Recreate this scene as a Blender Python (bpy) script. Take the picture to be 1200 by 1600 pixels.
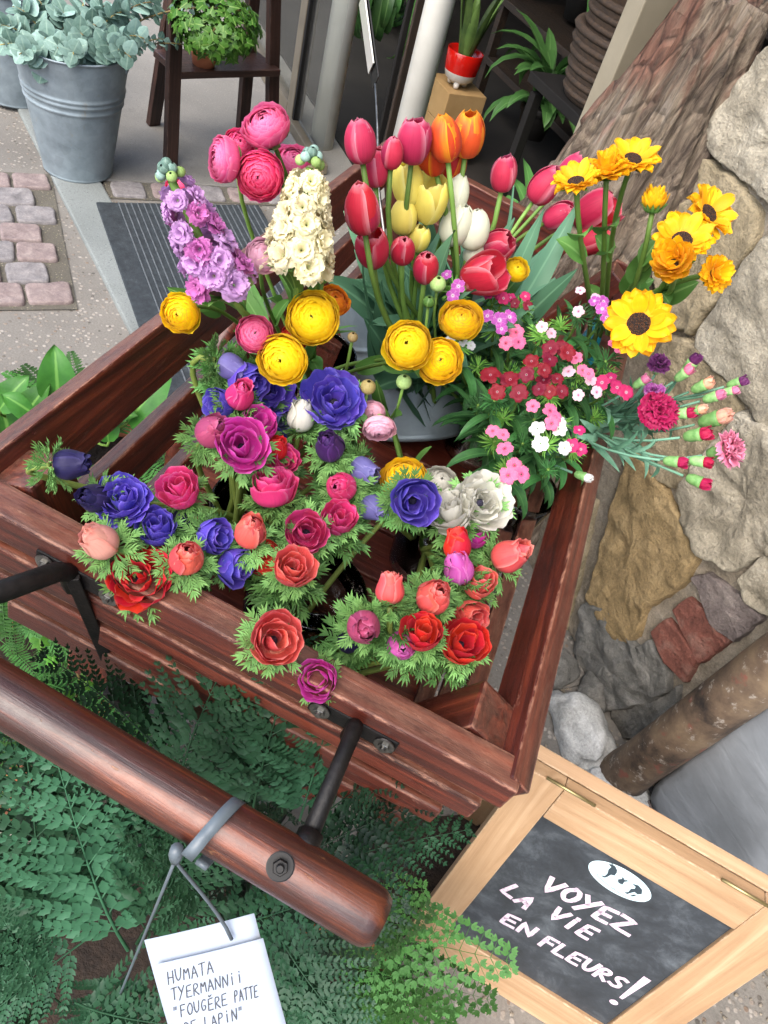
import bpy, bmesh, math, random
import numpy as np
from mathutils import Vector, Matrix, noise

S = bpy.context.scene
for _o in list(bpy.data.objects):
    bpy.data.objects.remove(_o)
COL = S.collection
rad = math.radians
random.seed(7)

# ---------------------------------------------------------------- camera
CAM_H, FPX, PITCH, ROLL = 1.40, 1202.0, rad(46), rad(19.5)
cam = bpy.data.cameras.new("camera")
cam_o = bpy.data.objects.new("camera", cam)
COL.objects.link(cam_o)
S.camera = cam_o
cam.sensor_fit = 'HORIZONTAL'
cam.sensor_width = 36.0
cam.lens = FPX / 1200.0 * 36.0
cam.clip_start, cam.clip_end = 0.02, 300.0
CAM = Vector((0, 0, CAM_H))
AF = Vector((0, math.cos(PITCH), -math.sin(PITCH)))
AU = Vector((0, math.sin(PITCH), math.cos(PITCH)))
AR = Vector((1, 0, 0))
cr, sr = math.cos(ROLL), math.sin(ROLL)
IR = AR * cr + AU * sr                                                # picture right in the world
IU = AU * cr - AR * sr                                                # picture up in the world
cam_o.matrix_world = Matrix((
    (IR.x, IU.x, -AF.x, CAM.x), (IR.y, IU.y, -AF.y, CAM.y), (IR.z, IU.z, -AF.z, CAM.z), (0, 0, 0, 1)))

# ---------------------------------------------------------------- sky and sun (overcast street)
world = bpy.data.worlds.new("World")
S.world = world
world.use_nodes = True
wn = world.node_tree
bg = wn.nodes["Background"]
sky = wn.nodes.new("ShaderNodeTexSky")
sky.sky_type = 'NISHITA'
sky.sun_disc = False
SUN_EL, SUN_AZ = rad(52), rad(205)        # azimuth measured clockwise from +Y
sky.sun_elevation = SUN_EL
sky.sun_rotation = SUN_AZ
sky.air_density, sky.dust_density, sky.ozone_density = 1.0, 3.0, 0.8
wn.links.new(sky.outputs[0], bg.inputs[0])
bg.inputs[1].default_value = 0.15
sun = bpy.data.lights.new("sun", 'SUN')
sun.energy, sun.angle, sun.color = 1.5, rad(60), (1.0, 0.97, 0.93)
sun_o = bpy.data.objects.new("sun", sun)
COL.objects.link(sun_o)
_sd = Vector((math.sin(SUN_AZ) * math.cos(SUN_EL), math.cos(SUN_AZ) * math.cos(SUN_EL), math.sin(SUN_EL)))
sun_o.rotation_euler = (-_sd).to_track_quat('-Z', 'Y').to_euler()
S.view_settings.view_transform = 'Standard'
S.view_settings.look = 'None'
S.view_settings.exposure = 1.54
S.view_settings.gamma = 1.0
S.render.engine = 'CYCLES'
S.cycles.max_bounces = 6
S.cycles.diffuse_bounces = 3
S.cycles.glossy_bounces = 3
S.cycles.use_adaptive_sampling = True
S.cycles.adaptive_threshold = .02
S.cycles.caustics_reflective = False
S.cycles.caustics_refractive = False
S.cycles.transparent_max_bounces = 16

# ---------------------------------------------------------------- surveying: sight lines to places in the street
def ray(px, py):
    x, y = px - 600.0, py - 800.0
    return (AF * FPX + IR * x - IU * y) / FPX
def at_d(px, py, d):                       # at a distance along the view axis
    return CAM + ray(px, py) * d
def at_plane(px, py, p, n):
    r = ray(px, py)
    return CAM + r * ((p - CAM).dot(n) / r.dot(n))
def at_z(px, py, z):
    return at_plane(px, py, Vector((0, 0, z)), Vector((0, 0, 1)))
def depth(p):
    return (p - CAM).dot(AF)
# facade frame: s along the house front, q out into the street
W0 = Vector((.66, .88, 0)); FE = Vector((.574, -.819, 0)).normalized()
FN = Vector((FE.y, -FE.x, 0))
def fac(s, q, z):
    return W0 + FE * s + FN * q + Vector((0, 0, z))
FAC = Matrix(((FE.x, -FN.x, 0, W0.x), (FE.y, -FN.y, 0, W0.y), (0, 0, 1, 0), (0, 0, 0, 1)))   # local x = s, y = -q
def at_q(px, py, q):
    p = at_plane(px, py, W0 + FN * q, FN)
    return (p - W0).dot(FE), p.z
# flower cart frame (it stands a little askew on the uneven ground)
CART = Matrix(((0.98883101, 0.11224397, 0.0980537, -0.02024),
               (-0.11660456, 0.99237595, 0.03991675, 0.89148),
               (-0.09282572, -0.05090443, 0.99438027, 0.82868), (0, 0, 0, 1)))
CI = CART.inverted()
CN = Vector((0.0980537, 0.03991675, 0.99438027))
def at_h(px, py, h):                       # height h over the cart's rim
    return at_plane(px, py, CART @ Vector((0, 0, h)), CN)

# ---------------------------------------------------------------- objects
def mk_mesh(name, verts, faces, uvs=None, smooth=True, mats=None):
    me = bpy.data.meshes.new(name)
    me.from_pydata([tuple(v) for v in verts], [], faces)
    if uvs is not None:
        ul = me.uv_layers.new(name="UVMap")
        li = np.empty(len(me.loops), dtype=np.int32)
        me.loops.foreach_get("vertex_index", li)
        ul.data.foreach_set("uv", np.asarray(uvs, dtype=np.float32)[li].ravel())
    if smooth:
        me.polygons.foreach_set("use_smooth", [True] * len(me.polygons))
    me.update()
    return me
def put(name, me, mat, parent=None, mtx=None, kind=None, label=None):
    if not me.materials:
        me.materials.append(None)
    o = bpy.data.objects.new(name, me)
    COL.objects.link(o)
    sl = o.material_slots[0]
    sl.link = 'OBJECT'
    sl.material = mat
    if parent is not None:
        o.parent = parent
    if mtx is not None:
        o.matrix_basis = mtx
    if kind:
        o["kind"] = kind
    if label:
        o["label"] = label
    return o
def thing(name, label, cat, loc=(0, 0, 0), group=None, mtx=None):
    o = bpy.data.objects.new(name, None)
    COL.objects.link(o)
    o.empty_display_size = .02
    if mtx is not None:
        o.matrix_basis = mtx
    else:
        o.location = loc
    tag(o, label, cat, group)
    return o
def tag(o, label, cat, group=None):
    o["label"] = label
    o["category"] = cat
    if group:
        o["group"] = group
    return o
def T(v):
    return Matrix.Translation(Vector(v))
def frame(x, y=None, z=None, o=(0, 0, 0)):
    m = Matrix.Identity(4)
    for i, a in enumerate((x, y, z)):
        for r in range(3):
            m[r][i] = a[r]
    for r in range(3):
        m[r][3] = o[r]
    return m
def axis_frame(zdir, o, spin=0.0, sc=1.0):
    """z axis along zdir, turned by spin about it"""
    q = Vector(zdir).normalized().to_track_quat('Z', 'Y')
    return T(o) @ q.to_matrix().to_4x4() @ Matrix.Rotation(spin, 4, 'Z') @ Matrix.Scale(sc, 4)

# ---------------------------------------------------------------- shapes
def bm_done(bm, name, smooth=False):
    me = bpy.data.meshes.new(name)
    bm.to_mesh(me)
    bm.free()
    if smooth:
        me.polygons.foreach_set("use_smooth", [True] * len(me.polygons))
    return me
def box_mesh(sx, sy, sz, bev=.002, seg=2, wob=0.0, cuts=0):
    """box centred on the origin"""
    bm = bmesh.new()
    bmesh.ops.create_cube(bm, size=1.0)
    bmesh.ops.scale(bm, vec=(sx, sy, sz), verts=bm.verts)
    if cuts:
        ed = [e for e in bm.edges if abs(e.verts[0].co.x - e.verts[1].co.x) > sx * .5]
        bmesh.ops.subdivide_edges(bm, edges=ed, cuts=cuts)
    if wob:
        sd = random.random() * 50
        for v in bm.verts:
            v.co += noise.noise_vector(Vector((v.co.x * 4 + sd, v.co.y * 3, v.co.z * 3))) * wob
    if bev:
        ed = [e for e in bm.edges if e.calc_face_angle(0) > .5]
        bmesh.ops.bevel(bm, geom=ed, offset=bev, segments=seg, affect='EDGES', profile=.6)
    me = bm_done(bm, "box")
    at = me.attributes.new('half_size', 'FLOAT_VECTOR', 'POINT')
    at.data.foreach_set('vector', [sx / 2, sy / 2, sz / 2] * len(me.vertices))
    return me
def board(name, p0, p1, wdir, w, t, mat, parent, bev=.002, base=Matrix.Identity(4), wob=.0012, ndir=None):
    """plank from p0 to p1 (local to parent); width w along wdir, thickness t"""
    p0, p1 = Vector(p0), Vector(p1)
    x = (p1 - p0).normalized()
    y = Vector(wdir)
    y = (y - x * y.dot(x)).normalized()
    z = x.cross(y)
    L = (p1 - p0).length
    me = box_mesh(L, w, t, bev, wob=wob, cuts=4)
    return put(name, me, mat, parent, base @ frame(x, y, z, (p0 + p1) / 2))
def tube_data(pts, radii, n=8, cap=True, uv=False):
    pts = [Vector(p) for p in pts]
    if not hasattr(radii, '__len__'):
        radii = [radii] * len(pts)
    V, Fc = [], []
    prev = None
    for i, p in enumerate(pts):
        t = (pts[min(i + 1, len(pts) - 1)] - pts[max(i - 1, 0)]).normalized()
        if prev is None:
            a = Vector((0, 0, 1)) if abs(t.z) < .9 else Vector((1, 0, 0))
            u = t.cross(a).normalized()
        else:
            u = (prev - t * prev.dot(t)).normalized()
        prev = u
        w = t.cross(u)
        for k in range(n):
            an = 2 * math.pi * k / n
            V.append(p + (u * math.cos(an) + w * math.sin(an)) * radii[i])
    for i in range(len(pts) - 1):
        for k in range(n):
            a, b = i * n + k, i * n + (k + 1) % n
            Fc.append((a, b, b + n, a + n))
    if cap:
        Fc.append(tuple(range(n - 1, -1, -1)))
        Fc.append(tuple(range((len(pts) - 1) * n, len(pts) * n)))
    return V, Fc
def tube(name, pts, radii, mat, parent=None, n=8, mtx=None, cap=True):
    V, Fc = tube_data(pts, radii, n, cap)
    return put(name, mk_mesh(name, V, Fc), mat, parent, mtx)
def bez(p0, p1, p2, p3, n=10):
    out = []
    for i in range(n + 1):
        t = i / n
        out.append(p0 * (1 - t) ** 3 + p1 * 3 * t * (1 - t) ** 2 + p2 * 3 * t * t * (1 - t) + p3 * t ** 3)
    return out
def lathe(prof, n=32, noise_amp=0.0):
    """prof: list of (r, z); open surface of revolution"""
    V, Fc = [], []
    for r, z in prof:
        for k in range(n):
            a = 2 * math.pi * k / n
            V.append((r * math.cos(a), r * math.sin(a), z))
    for i in range(len(prof) - 1):
        for k in range(n):
            a, b = i * n + k, i * n + (k + 1) % n
            Fc.append((a, b, b + n, a + n))
    return V, Fc
def merge(parts):
    V, Fc, U = [], [], []
    for p in parts:
        k = len(V)
        V += [Vector(v) for v in p[0]]
        Fc += [tuple(i + k for i in f) for f in p[1]]
        if len(p) > 2:
            U += list(p[2])
    return (V, Fc, U) if U else (V, Fc)
def xf(p, m):
    return ([m @ Vector(v) for v in p[0]],) + tuple(p[1:])

# ---------------------------------------------------------------- materials
def hexl(h):
    h = h.lstrip('#')
    c = [int(h[i:i + 2], 16) / 255 for i in (0, 2, 4)]
    return tuple((x / 12.92 if x <= .04045 else ((x + .055) / 1.055) ** 2.4) for x in c) + (1.0,)
class NT:
    def __init__(s, name):
        s.m = bpy.data.materials.new(name)
        s.m.use_nodes = True
        s.t = s.m.node_tree
        s.b = s.t.nodes["Principled BSDF"]
        s.out = s.t.nodes["Material Output"]
    def n(s, typ, **kw):
        nd = s.t.nodes.new(typ)
        for k, v in kw.items():
            if hasattr(nd, k) and k not in nd.inputs:
                setattr(nd, k, v)
            else:
                nd.inputs[k.replace('_', ' ') if k.replace('_', ' ') in nd.inputs else k].default_value = v
        return nd
    def l(s, a, b):
        s.t.links.new(a, b)
    def coord(s, kind='Object', scale=(1, 1, 1), rnd=True):
        tc = s.n("ShaderNodeTexCoord")
        mp = s.n("ShaderNodeMapping")
        mp.inputs['Scale'].default_value = scale
        s.l(tc.outputs[kind], mp.inputs['Vector'])
        if rnd:
            oi = s.n("ShaderNodeObjectInfo")
            mu = s.n("ShaderNodeMath", operation='MULTIPLY')
            mu.inputs[1].default_value = 37.0
            s.l(oi.outputs['Random'], mu.inputs[0])
            cx = s.n("ShaderNodeCombineXYZ")
            for i in range(3):
                s.l(mu.outputs[0], cx.inputs[i])
            s.l(cx.outputs[0], mp.inputs['Location'])
        return mp.outputs[0]
    def noise(s, vec, scale, detail=4, rough=.55, dist=0.0):
        nd = s.n("ShaderNodeTexNoise")
        nd.inputs['Scale'].default_value = scale
        nd.inputs['Detail'].default_value = detail
        nd.inputs['Roughness'].default_value = rough
        nd.inputs['Distortion'].default_value = dist
        s.l(vec, nd.inputs['Vector'])
        return nd.outputs['Fac']
    def vor(s, vec, scale, feature='F1', out='Distance', rnd=1.0):
        nd = s.n("ShaderNodeTexVoronoi")
        nd.feature = feature
        nd.inputs['Scale'].default_value = scale
        nd.inputs['Randomness'].default_value = rnd
        s.l(vec, nd.inputs['Vector'])
        return nd.outputs[out]
    def ramp(s, fac, stops):
        nd = s.n("ShaderNodeValToRGB")
        el = nd.color_ramp.elements
        while len(el) < len(stops):
            el.new(.5)
        for e, (p, c) in zip(el, stops):
            e.position = p
            e.color = c if len(c) == 4 else tuple(c) + (1,)
        s.l(fac, nd.inputs[0])
        return nd.outputs[0]
    def mix(s, fac, a, b, mode='MIX'):
        nd = s.n("ShaderNodeMix")
        nd.data_type = 'RGBA'
        nd.blend_type = mode
        for i, v in ((0, fac), (6, a), (7, b)):
            if hasattr(v, 'is_linked'):
                s.l(v, nd.inputs[i])
            else:
                nd.inputs[i].default_value = v
        return nd.outputs[2]
    def math(s, op, a, b=0.0, clamp=False):
        nd = s.n("ShaderNodeMath", operation=op)
        nd.use_clamp = clamp
        for i, v in ((0, a), (1, b)):
            if hasattr(v, 'is_linked'):
                s.l(v, nd.inputs[i])
            else:
                nd.inputs[i].default_value = v
        return nd.outputs[0]
    def rng(s, v, a, b, c=0.0, d=1.0):
        nd = s.n("ShaderNodeMapRange")
        for i, x in enumerate((v, a, b, c, d)):
            if hasattr(x, 'is_linked'):
                s.l(x, nd.inputs[i])
            else:
                nd.inputs[i].default_value = x
        return nd.outputs[0]
    def bump(s, h, strength=.3, dist=.01, prev=None):
        nd = s.n("ShaderNodeBump")
        nd.inputs['Strength'].default_value = strength
        nd.inputs['Distance'].default_value = dist
        s.l(h, nd.inputs['Height'])
        if prev is not None:
            s.l(prev, nd.inputs['Normal'])
        s.l(nd.outputs[0], s.b.inputs['Normal'])
        return nd.outputs[0]
    def set(s, **kw):
        for k, v in kw.items():
            i = s.b.inputs[k.replace('_', ' ')]
            if hasattr(v, 'is_linked'):
                s.l(v, i)
            else:
                i.default_value = v
        return s
BLACK = (0, 0, 0, 1); WHITE = (1, 1, 1, 1)

def sx_len(k, at):
    ln = k.n('ShaderNodeVectorMath', operation='LENGTH')
    k.l(at.outputs['Vector'], ln.inputs[0])
    return ln.outputs['Value']
def wood_mat(name, dark, mid, light, worn, rough=.38, wear=.5, scale=1.0, axis=0, coat=.0, top=0.0):
    k = NT(name)
    sc = [70 * scale] * 3
    sc[axis] = 3.0 * scale
    v = k.coord('Object', sc)
    v2 = k.coord('Object', (1, 1, 1))
    g = k.noise(v, 1.0, 9, .68, .8)
    big = k.noise(v2, 9 * scale, 4, .55)
    c = k.ramp(g, [(.32, dark), (.50, mid), (.66, light)])
    c = k.mix(k.rng(big, .35, .7, 0, .55), c, dark)
    # distance to the nearest arris of the plank: varnish goes there first
    at = k.n("ShaderNodeAttribute"); at.attribute_name = 'half_size'
    tc = k.n("ShaderNodeTexCoord")
    ab = k.n("ShaderNodeVectorMath", operation='ABSOLUTE')
    k.l(tc.outputs['Object'], ab.inputs[0])
    sb = k.n("ShaderNodeVectorMath", operation='SUBTRACT')
    k.l(at.outputs['Vector'], sb.inputs[0]); k.l(ab.outputs[0], sb.inputs[1])
    sx = k.n("ShaderNodeSeparateXYZ")
    k.l(sb.outputs[0], sx.inputs[0])
    a_, b_, c_ = sx.outputs
    med = k.math('MAXIMUM', k.math('MINIMUM', a_, b_), k.math('MINIMUM', k.math('MAXIMUM', a_, b_), c_))
    nz = k.noise(k.coord('Object', (22, 80, 80) if axis == 0 else (80, 80, 22)), 1.4, 7, .78, .3)
    nz2 = k.noise(v2, 90, 5, .7)
    edge = k.math('MULTIPLY', k.rng(k.math('ADD', med, k.math('MULTIPLY', k.math('SUBTRACT', nz2, .5), .006)), .0002, .0026, 1, 0), k.math('GREATER_THAN', sx_len(k, at), .001))
    wm = k.math('MULTIPLY', edge, k.rng(nz, .48, .56, 0, 1), True)
    fleck = k.rng(nz, .66 - .06 * wear, .70 - .06 * wear, 0, .75 * wear)
    wm = k.math('MAXIMUM', wm, fleck, True)
    if top:  # up-facing sides paler: top wear together with sky sheen put into the colour
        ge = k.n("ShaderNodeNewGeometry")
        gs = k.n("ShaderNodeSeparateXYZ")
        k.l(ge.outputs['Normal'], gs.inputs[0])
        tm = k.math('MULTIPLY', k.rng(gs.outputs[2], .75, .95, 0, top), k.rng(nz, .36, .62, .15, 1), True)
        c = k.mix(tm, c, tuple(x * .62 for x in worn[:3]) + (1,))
    c = k.mix(k.math('MULTIPLY', wm, k.rng(nz2, .35, .6, .35, 1)), c, worn)
    k.set(Base_Color=c, Roughness=k.math('ADD', k.rng(wm, 0, 1, rough, .75), k.rng(nz2, .3, .7, -.06, .1)))
    k.b.inputs['Coat Weight'].default_value = coat
    k.b.inputs['Coat Roughness'].default_value = .16
    hh = k.math('SUBTRACT', k.math('ADD', g, k.math('MULTIPLY', nz2, .25)), k.math('MULTIPLY', wm, .35))
    k.bump(hh, .5, .003)
    return k.m
M = {}
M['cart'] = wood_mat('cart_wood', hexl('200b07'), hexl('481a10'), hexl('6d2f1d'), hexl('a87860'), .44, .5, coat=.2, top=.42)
M['cart_floor'] = wood_mat('cart_floor_wood', hexl('32110c'), hexl('5c261b'), hexl('7a3f2d'), hexl('9a6c58'), .36, .4, coat=.25)
M['handle'] = wood_mat('handle_wood', hexl('160604'), hexl('3c160b'), hexl('713618'), hexl('b27c48'), .42, .55, coat=.32)
M['oak'] = wood_mat('sign_wood', hexl('937455'), hexl('aa8a68'), hexl('bb9d7c'), hexl('c8b092'), .5, .2, .6)
M['stool'] = wood_mat('stool_wood', hexl('1c0f0b'), hexl('33201a'), hexl('4a3026'), hexl('6b4f40'), .42, .35)
M['beam'] = wood_mat('interior_wood', hexl('150e09'), hexl('281c12'), hexl('3c2b1c'), hexl('4c3b2b'), .6, .2)

def simple(name, c, rough=.5, metal=0.0, c2=None, nscale=20, bump=0.0, bscale=60, bdist=.002, spec=None, coat=0.0):
    k = NT(name)
    v = k.coord('Object')
    if c2 is not None:
        k.set(Base_Color=k.ramp(k.noise(v, nscale, 5, .6), [(.35, c), (.68, c2)]))
    else:
        k.set(Base_Color=c)
    k.set(Roughness=rough, Metallic=metal)
    if spec is not None:
        k.b.inputs['Specular IOR Level'].default_value = spec
    if coat:
        k.set(Coat_Weight=coat)
    if bump:
        k.bump(k.noise(v, bscale, 5, .6), bump, bdist)
    return k.m
M['iron'] = simple('black_iron', hexl('080808'), .5, .0, hexl('171413'), 40, .5, 110, .002, spec=.25)
M['steel'] = simple('dull_steel', hexl('8f8f8c'), .35, 1.0, hexl('5e5c58'), 60)
M['paper'] = simple('white_paper', hexl('98a2b0'), .8, 0, hexl('929cab'), 8)
M['ink'] = simple('ink', hexl('34353a'), .6)
M['rubber'] = simple('grey_rubber', hexl('4b5359'), .42, 0, hexl('566067'), 30)
M['black'] = simple('black_plastic', hexl('050506'), .42, spec=.25)
M['red_glaze'] = simple('red_glaze', hexl('b5160f'), .12, coat=.5)
M['white_glaze'] = simple('white_glaze', hexl('d5d2cb'), .2, c2=hexl('c8c4bb'))
M['terracotta'] = simple('terracotta', hexl('a45e41'), .75, 0, hexl('b87552'), 25, .2)
M['white_paint'] = simple('white_paint', hexl('dcdad0'), .4, 0, hexl('cfccc2'), 9)
M['beige_paint'] = simple('beige_paint', hexl('847c6a'), .5, 0, hexl('756d5c'), 7)
M['cardboard'] = simple('cardboard', hexl('a98a5c'), .8, 0, hexl('96774b'), 8, .1, 200)
M['dark'] = simple('dark_paint', hexl('0f0d0c'), .7, 0, hexl('171513'), 6, spec=.25)
M['frame_metal'] = simple('anodised_frame', hexl('7d7464'), .35, .4, hexl('6d6455'), 12)
M['wicker'] = simple('wicker', hexl('382818'), .8, 0, hexl('1c130c'), 90, .6, 160, .003)
M['soil'] = simple('soil', hexl('1e1610'), .95, 0, hexl('35291f'), 80, .8, 120, .006)
# ================================================================ SETTING
def pebble_mat(name, base1, base2, peb, scale, rough=.85, amount=.5, bump=.5):
    k = NT(name)
    v = k.coord('Object', rnd=False)
    big = k.noise(v, 2.3, 6, .6)
    c = k.ramp(big, [(.3, base1), (.7, base2)])
    stn = k.noise(v, .9, 7, .68, .7)
    vo = k.n("ShaderNodeTexVoronoi")
    vo.inputs['Scale'].default_value = scale
    k.l(v, vo.inputs['Vector'])
    pc = k.ramp(k.math('FRACT', k.math('MULTIPLY', k.n("ShaderNodeSeparateColor").outputs[0], 1.0)), [(0, peb[0]), (1, peb[1])])
    sep = k.n("ShaderNodeSeparateColor")
    k.l(vo.outputs['Color'], sep.inputs[0])
    pc = k.ramp(sep.outputs[0], [(0, peb[0]), (.35, peb[1]), (.7, peb[2]), (1, peb[3])])
    inside = k.rng(vo.outputs['Distance'], .28, .42, 1, 0)
    sel = k.math('GREATER_THAN', sep.outputs[1], 1 - amount)
    msk = k.math('MULTIPLY', inside, sel)
    c = k.mix(msk, c, pc)
    fine = k.noise(v, 180, 4, .7)
    c = k.mix(.35, c, k.ramp(fine, [(.3, (.25, .25, .25)), (.7, (.75, .75, .75))]), 'OVERLAY')
    c = k.mix(k.rng(stn, .5, .68, 0, .38), c, tuple(x * .35 for x in base1[:3]) + (1,))
    spk = k.noise(v, 14, 6, .7)
    c = k.mix(k.rng(spk, .62, .72, 0, .35), c, tuple(x * .4 for x in base1[:3]) + (1,))
    k.set(Base_Color=c, Roughness=rough)
    h = k.math('ADD', k.math('MULTIPLY', msk, .5), k.math('MULTIPLY', fine, .6))
    k.bump(h, bump, .004)
    return k.m
M['aggregate'] = pebble_mat('aggregate_concrete', hexl('64605a'), hexl('7a766f'),
                            [hexl('4a4640'), hexl('857d73'), hexl('98928a'), hexl('6c5c4e')], 75, amount=.6)
M['slab'] = pebble_mat('smooth_concrete', hexl('6b6964'), hexl('7e7b75'),
                       [hexl('706d66'), hexl('85817a'), hexl('7a766f'), hexl('65615b')], 120, amount=.2, bump=.2)
M['joint'] = pebble_mat('sandy_joint', hexl('49443b'), hexl('5d594f'),
                        [hexl('4c483c'), hexl('8a8273'), hexl('6b6a4e'), hexl('5c5547')], 150, amount=.4)
M['kerb'] = pebble_mat('kerb_stone', hexl('676c6a'), hexl('7d8280'),
                       [hexl('565b59'), hexl('7d8280'), hexl('717674'), hexl('4a4f4d')], 170, amount=.3, bump=.25)
def stone_mat(name, cols, nscale=9, crack=.4, bump=1.0, rough=.9, bdist=.016):
    k = NT(name)
    v = k.coord('Object')
    a = k.noise(v, nscale, 8, .65, .4)
    b = k.noise(v, nscale * 5, 6, .7)
    c = k.ramp(a, [(.28, cols[0]), (.5, cols[1]), (.72, cols[2])])
    c = k.mix(.45, c, k.ramp(b, [(.3, (.3, .3, .3)), (.7, (.72, .72, .72))]), 'OVERLAY')
    pits = k.rng(k.vor(v, nscale * 3.0), 0, .25, 1, 0)
    c = k.mix(k.math('MULTIPLY', pits, crack * .3), c, cols[0])
    gr = k.noise(v, nscale * 22, 5, .75)
    c = k.mix(.5, c, k.ramp(gr, [(.3, (.22, .22, .22)), (.7, (.78, .78, .78))]), 'OVERLAY')
    k.set(Base_Color=c, Roughness=rough)
    h = k.math('ADD', k.math('ADD', k.math('MULTIPLY', a, 1.0), k.math('MULTIPLY', gr, .22)), k.math('MULTIPLY', b, .55))
    h = k.math('SUBTRACT', h, k.math('MULTIPLY', pits, .25))
    k.bump(h, bump, bdist)
    return k.m
M['cobble1'] = stone_mat('cobble_pink', [hexl('645756'), hexl('7c6e6b'), hexl('8f827d')], 30, .3, .5, bdist=.003)
M['cobble2'] = stone_mat('cobble_grey', [hexl('5d5a5a'), hexl('747070'), hexl('888381')], 30, .3, .5, bdist=.003)
M['st_grey'] = stone_mat('grey_sandstone', [hexl('746d5d'), hexl('99917f'), hexl('b3ab99')], 9)
M['st_tan'] = stone_mat('tan_sandstone', [hexl('736850'), hexl('93866b'), hexl('ab9e84')], 10)
M['st_ochre'] = stone_mat('ochre_sandstone', [hexl('72603f'), hexl('927c56'), hexl('ab946c')], 11)
M['st_dark'] = stone_mat('dark_slate_stone', [hexl('3c3b38'), hexl('666560'), hexl('86837d')], 14, .6, .9, bdist=.012)
M['st_purple'] = stone_mat('purple_grey_stone', [hexl('564d4a'), hexl('756a66'), hexl('8d837c')], 16)
M['st_brick'] = stone_mat('old_brick', [hexl('5e352b'), hexl('814d40'), hexl('947063')], 22, .7)
M['plaster'] = stone_mat('white_plaster', [hexl('8b8b86'), hexl('abaca9'), hexl('c2c3c1')], 8, .2, .5)
M['mortar'] = stone_mat('old_mortar', [hexl('6a6152'), hexl('897f6f'), hexl('a1988a')], 14, .6, .8)
def plinth_mat():
    k = NT('grey_render')
    v = k.coord('Object', (6, 6, 22))
    a = k.noise(v, 1.2, 6, .6, .8)
    b = k.noise(k.coord('Object'), 5, 5, .6)
    c = k.ramp(b, [(.3, hexl('6b7074')), (.7, hexl('8c9196'))])
    c = k.mix(.4, c, k.ramp(a, [(.3, (.35, .35, .35)), (.7, (.65, .65, .65))]), 'OVERLAY')
    k.set(Base_Color=c, Roughness=.75)
    k.bump(a, .35, .006)
    return k.m
M['plinth'] = plinth_mat()
def bark_mat():
    k = NT('weathered_bark')
    v = k.coord('Object', (1, 1, .22))
    a = k.noise(v, 26, 12, .74, 1.2)
    fl = k.vor(k.coord('Object', (1, 1, .35)), 34, 'DISTANCE_TO_EDGE')
    b = k.noise(k.coord('Object', (1, 1, .35)), 9, 5, .6, .5)
    c = k.ramp(a, [(.34, hexl('30251c')), (.44, hexl('6a5b4d')), (.54, hexl('93836f')), (.66, hexl('b0a292'))])
    rd = k.rng(b, .52, .62, 0, .8)
    c = k.mix(rd, c, k.ramp(a, [(.3, hexl('5c382d')), (.7, hexl('a4715d'))]))
    fb = k.noise(k.coord('Object', (1, 1, .07)), 130, 8, .7, .5)
    c = k.mix(.6, c, k.ramp(fb, [(.32, (.14, .14, .14)), (.68, (.82, .82, .82))]), 'OVERLAY')
    c = k.mix(k.math('MULTIPLY', k.rng(fl, .0, .06, .6, 0), k.rng(b, .4, .6, 0, 1)), c, hexl('1a1511'))
    k.set(Base_Color=c, Roughness=.95)
    k.bump(k.math('ADD', k.math('ADD', a, k.math('MULTIPLY', fb, .4)), k.math('MULTIPLY', k.rng(fl, 0, .12, 0, 1), .3)), 1.0, .035)
    return k.m
M['bark'] = bark_mat()
def zinc_mat(name='galvanised_zinc', lo='6f7b82', hi='94a1a8', rough=.45, metal=.35):
    k = NT(name)
    v = k.coord('Object')
    a = k.noise(v, 9, 6, .65)
    vo = k.vor(v, 40, 'F1', 'Color')
    sp = k.n("ShaderNodeSeparateColor")
    k.l(vo, sp.inputs[0])
    c = k.ramp(a, [(.3, hexl(lo)), (.7, hexl(hi))])
    c = k.mix(.16, c, k.ramp(sp.outputs[0], [(0, (.3, .3, .3)), (1, (.7, .7, .7))]), 'OVERLAY')
    st = k.noise(k.coord('Object', (6, 6, 3)), 4, 7, .72)
    c = k.mix(k.rng(st, .62, .72, 0, .6), c, hexl('8a7f66'))
    k.set(Base_Color=c, Roughness=k.rng(a, .3, .7, rough - .06, rough + .14), Metallic=metal)
    k.bump(a, .12, .004)
    return k.m
M['zinc'] = zinc_mat()
def glass_mat(name, tint=(.93, .97, .96, 1), refl=.9, ior=1.5, fk=1.0):
    k = NT(name)
    tr = k.n("ShaderNodeBsdfTransparent"); tr.inputs[0].default_value = tint
    gl = k.n("ShaderNodeBsdfGlossy"); gl.inputs['Roughness'].default_value = .02
    gl.inputs[0].default_value = (refl, refl, refl, 1)
    fr = k.n("ShaderNodeFresnel"); fr.inputs[0].default_value = ior
    mx = k.n("ShaderNodeMixShader")
    k.l(k.math('MULTIPLY', fr.outputs[0], fk), mx.inputs[0]); k.l(tr.outputs[0], mx.inputs[1]); k.l(gl.outputs[0], mx.inputs[2])
    k.l(mx.outputs[0], k.out.inputs[0])
    return k.m
M['glass'] = glass_mat('clear_glass')
M['dark_glass'] = glass_mat('smoked_glass', (.82, .80, .78, 1), .9)
M['pane'] = glass_mat('window_pane', (.97, .985, .98, 1), .8, 1.4, .25)

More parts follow.
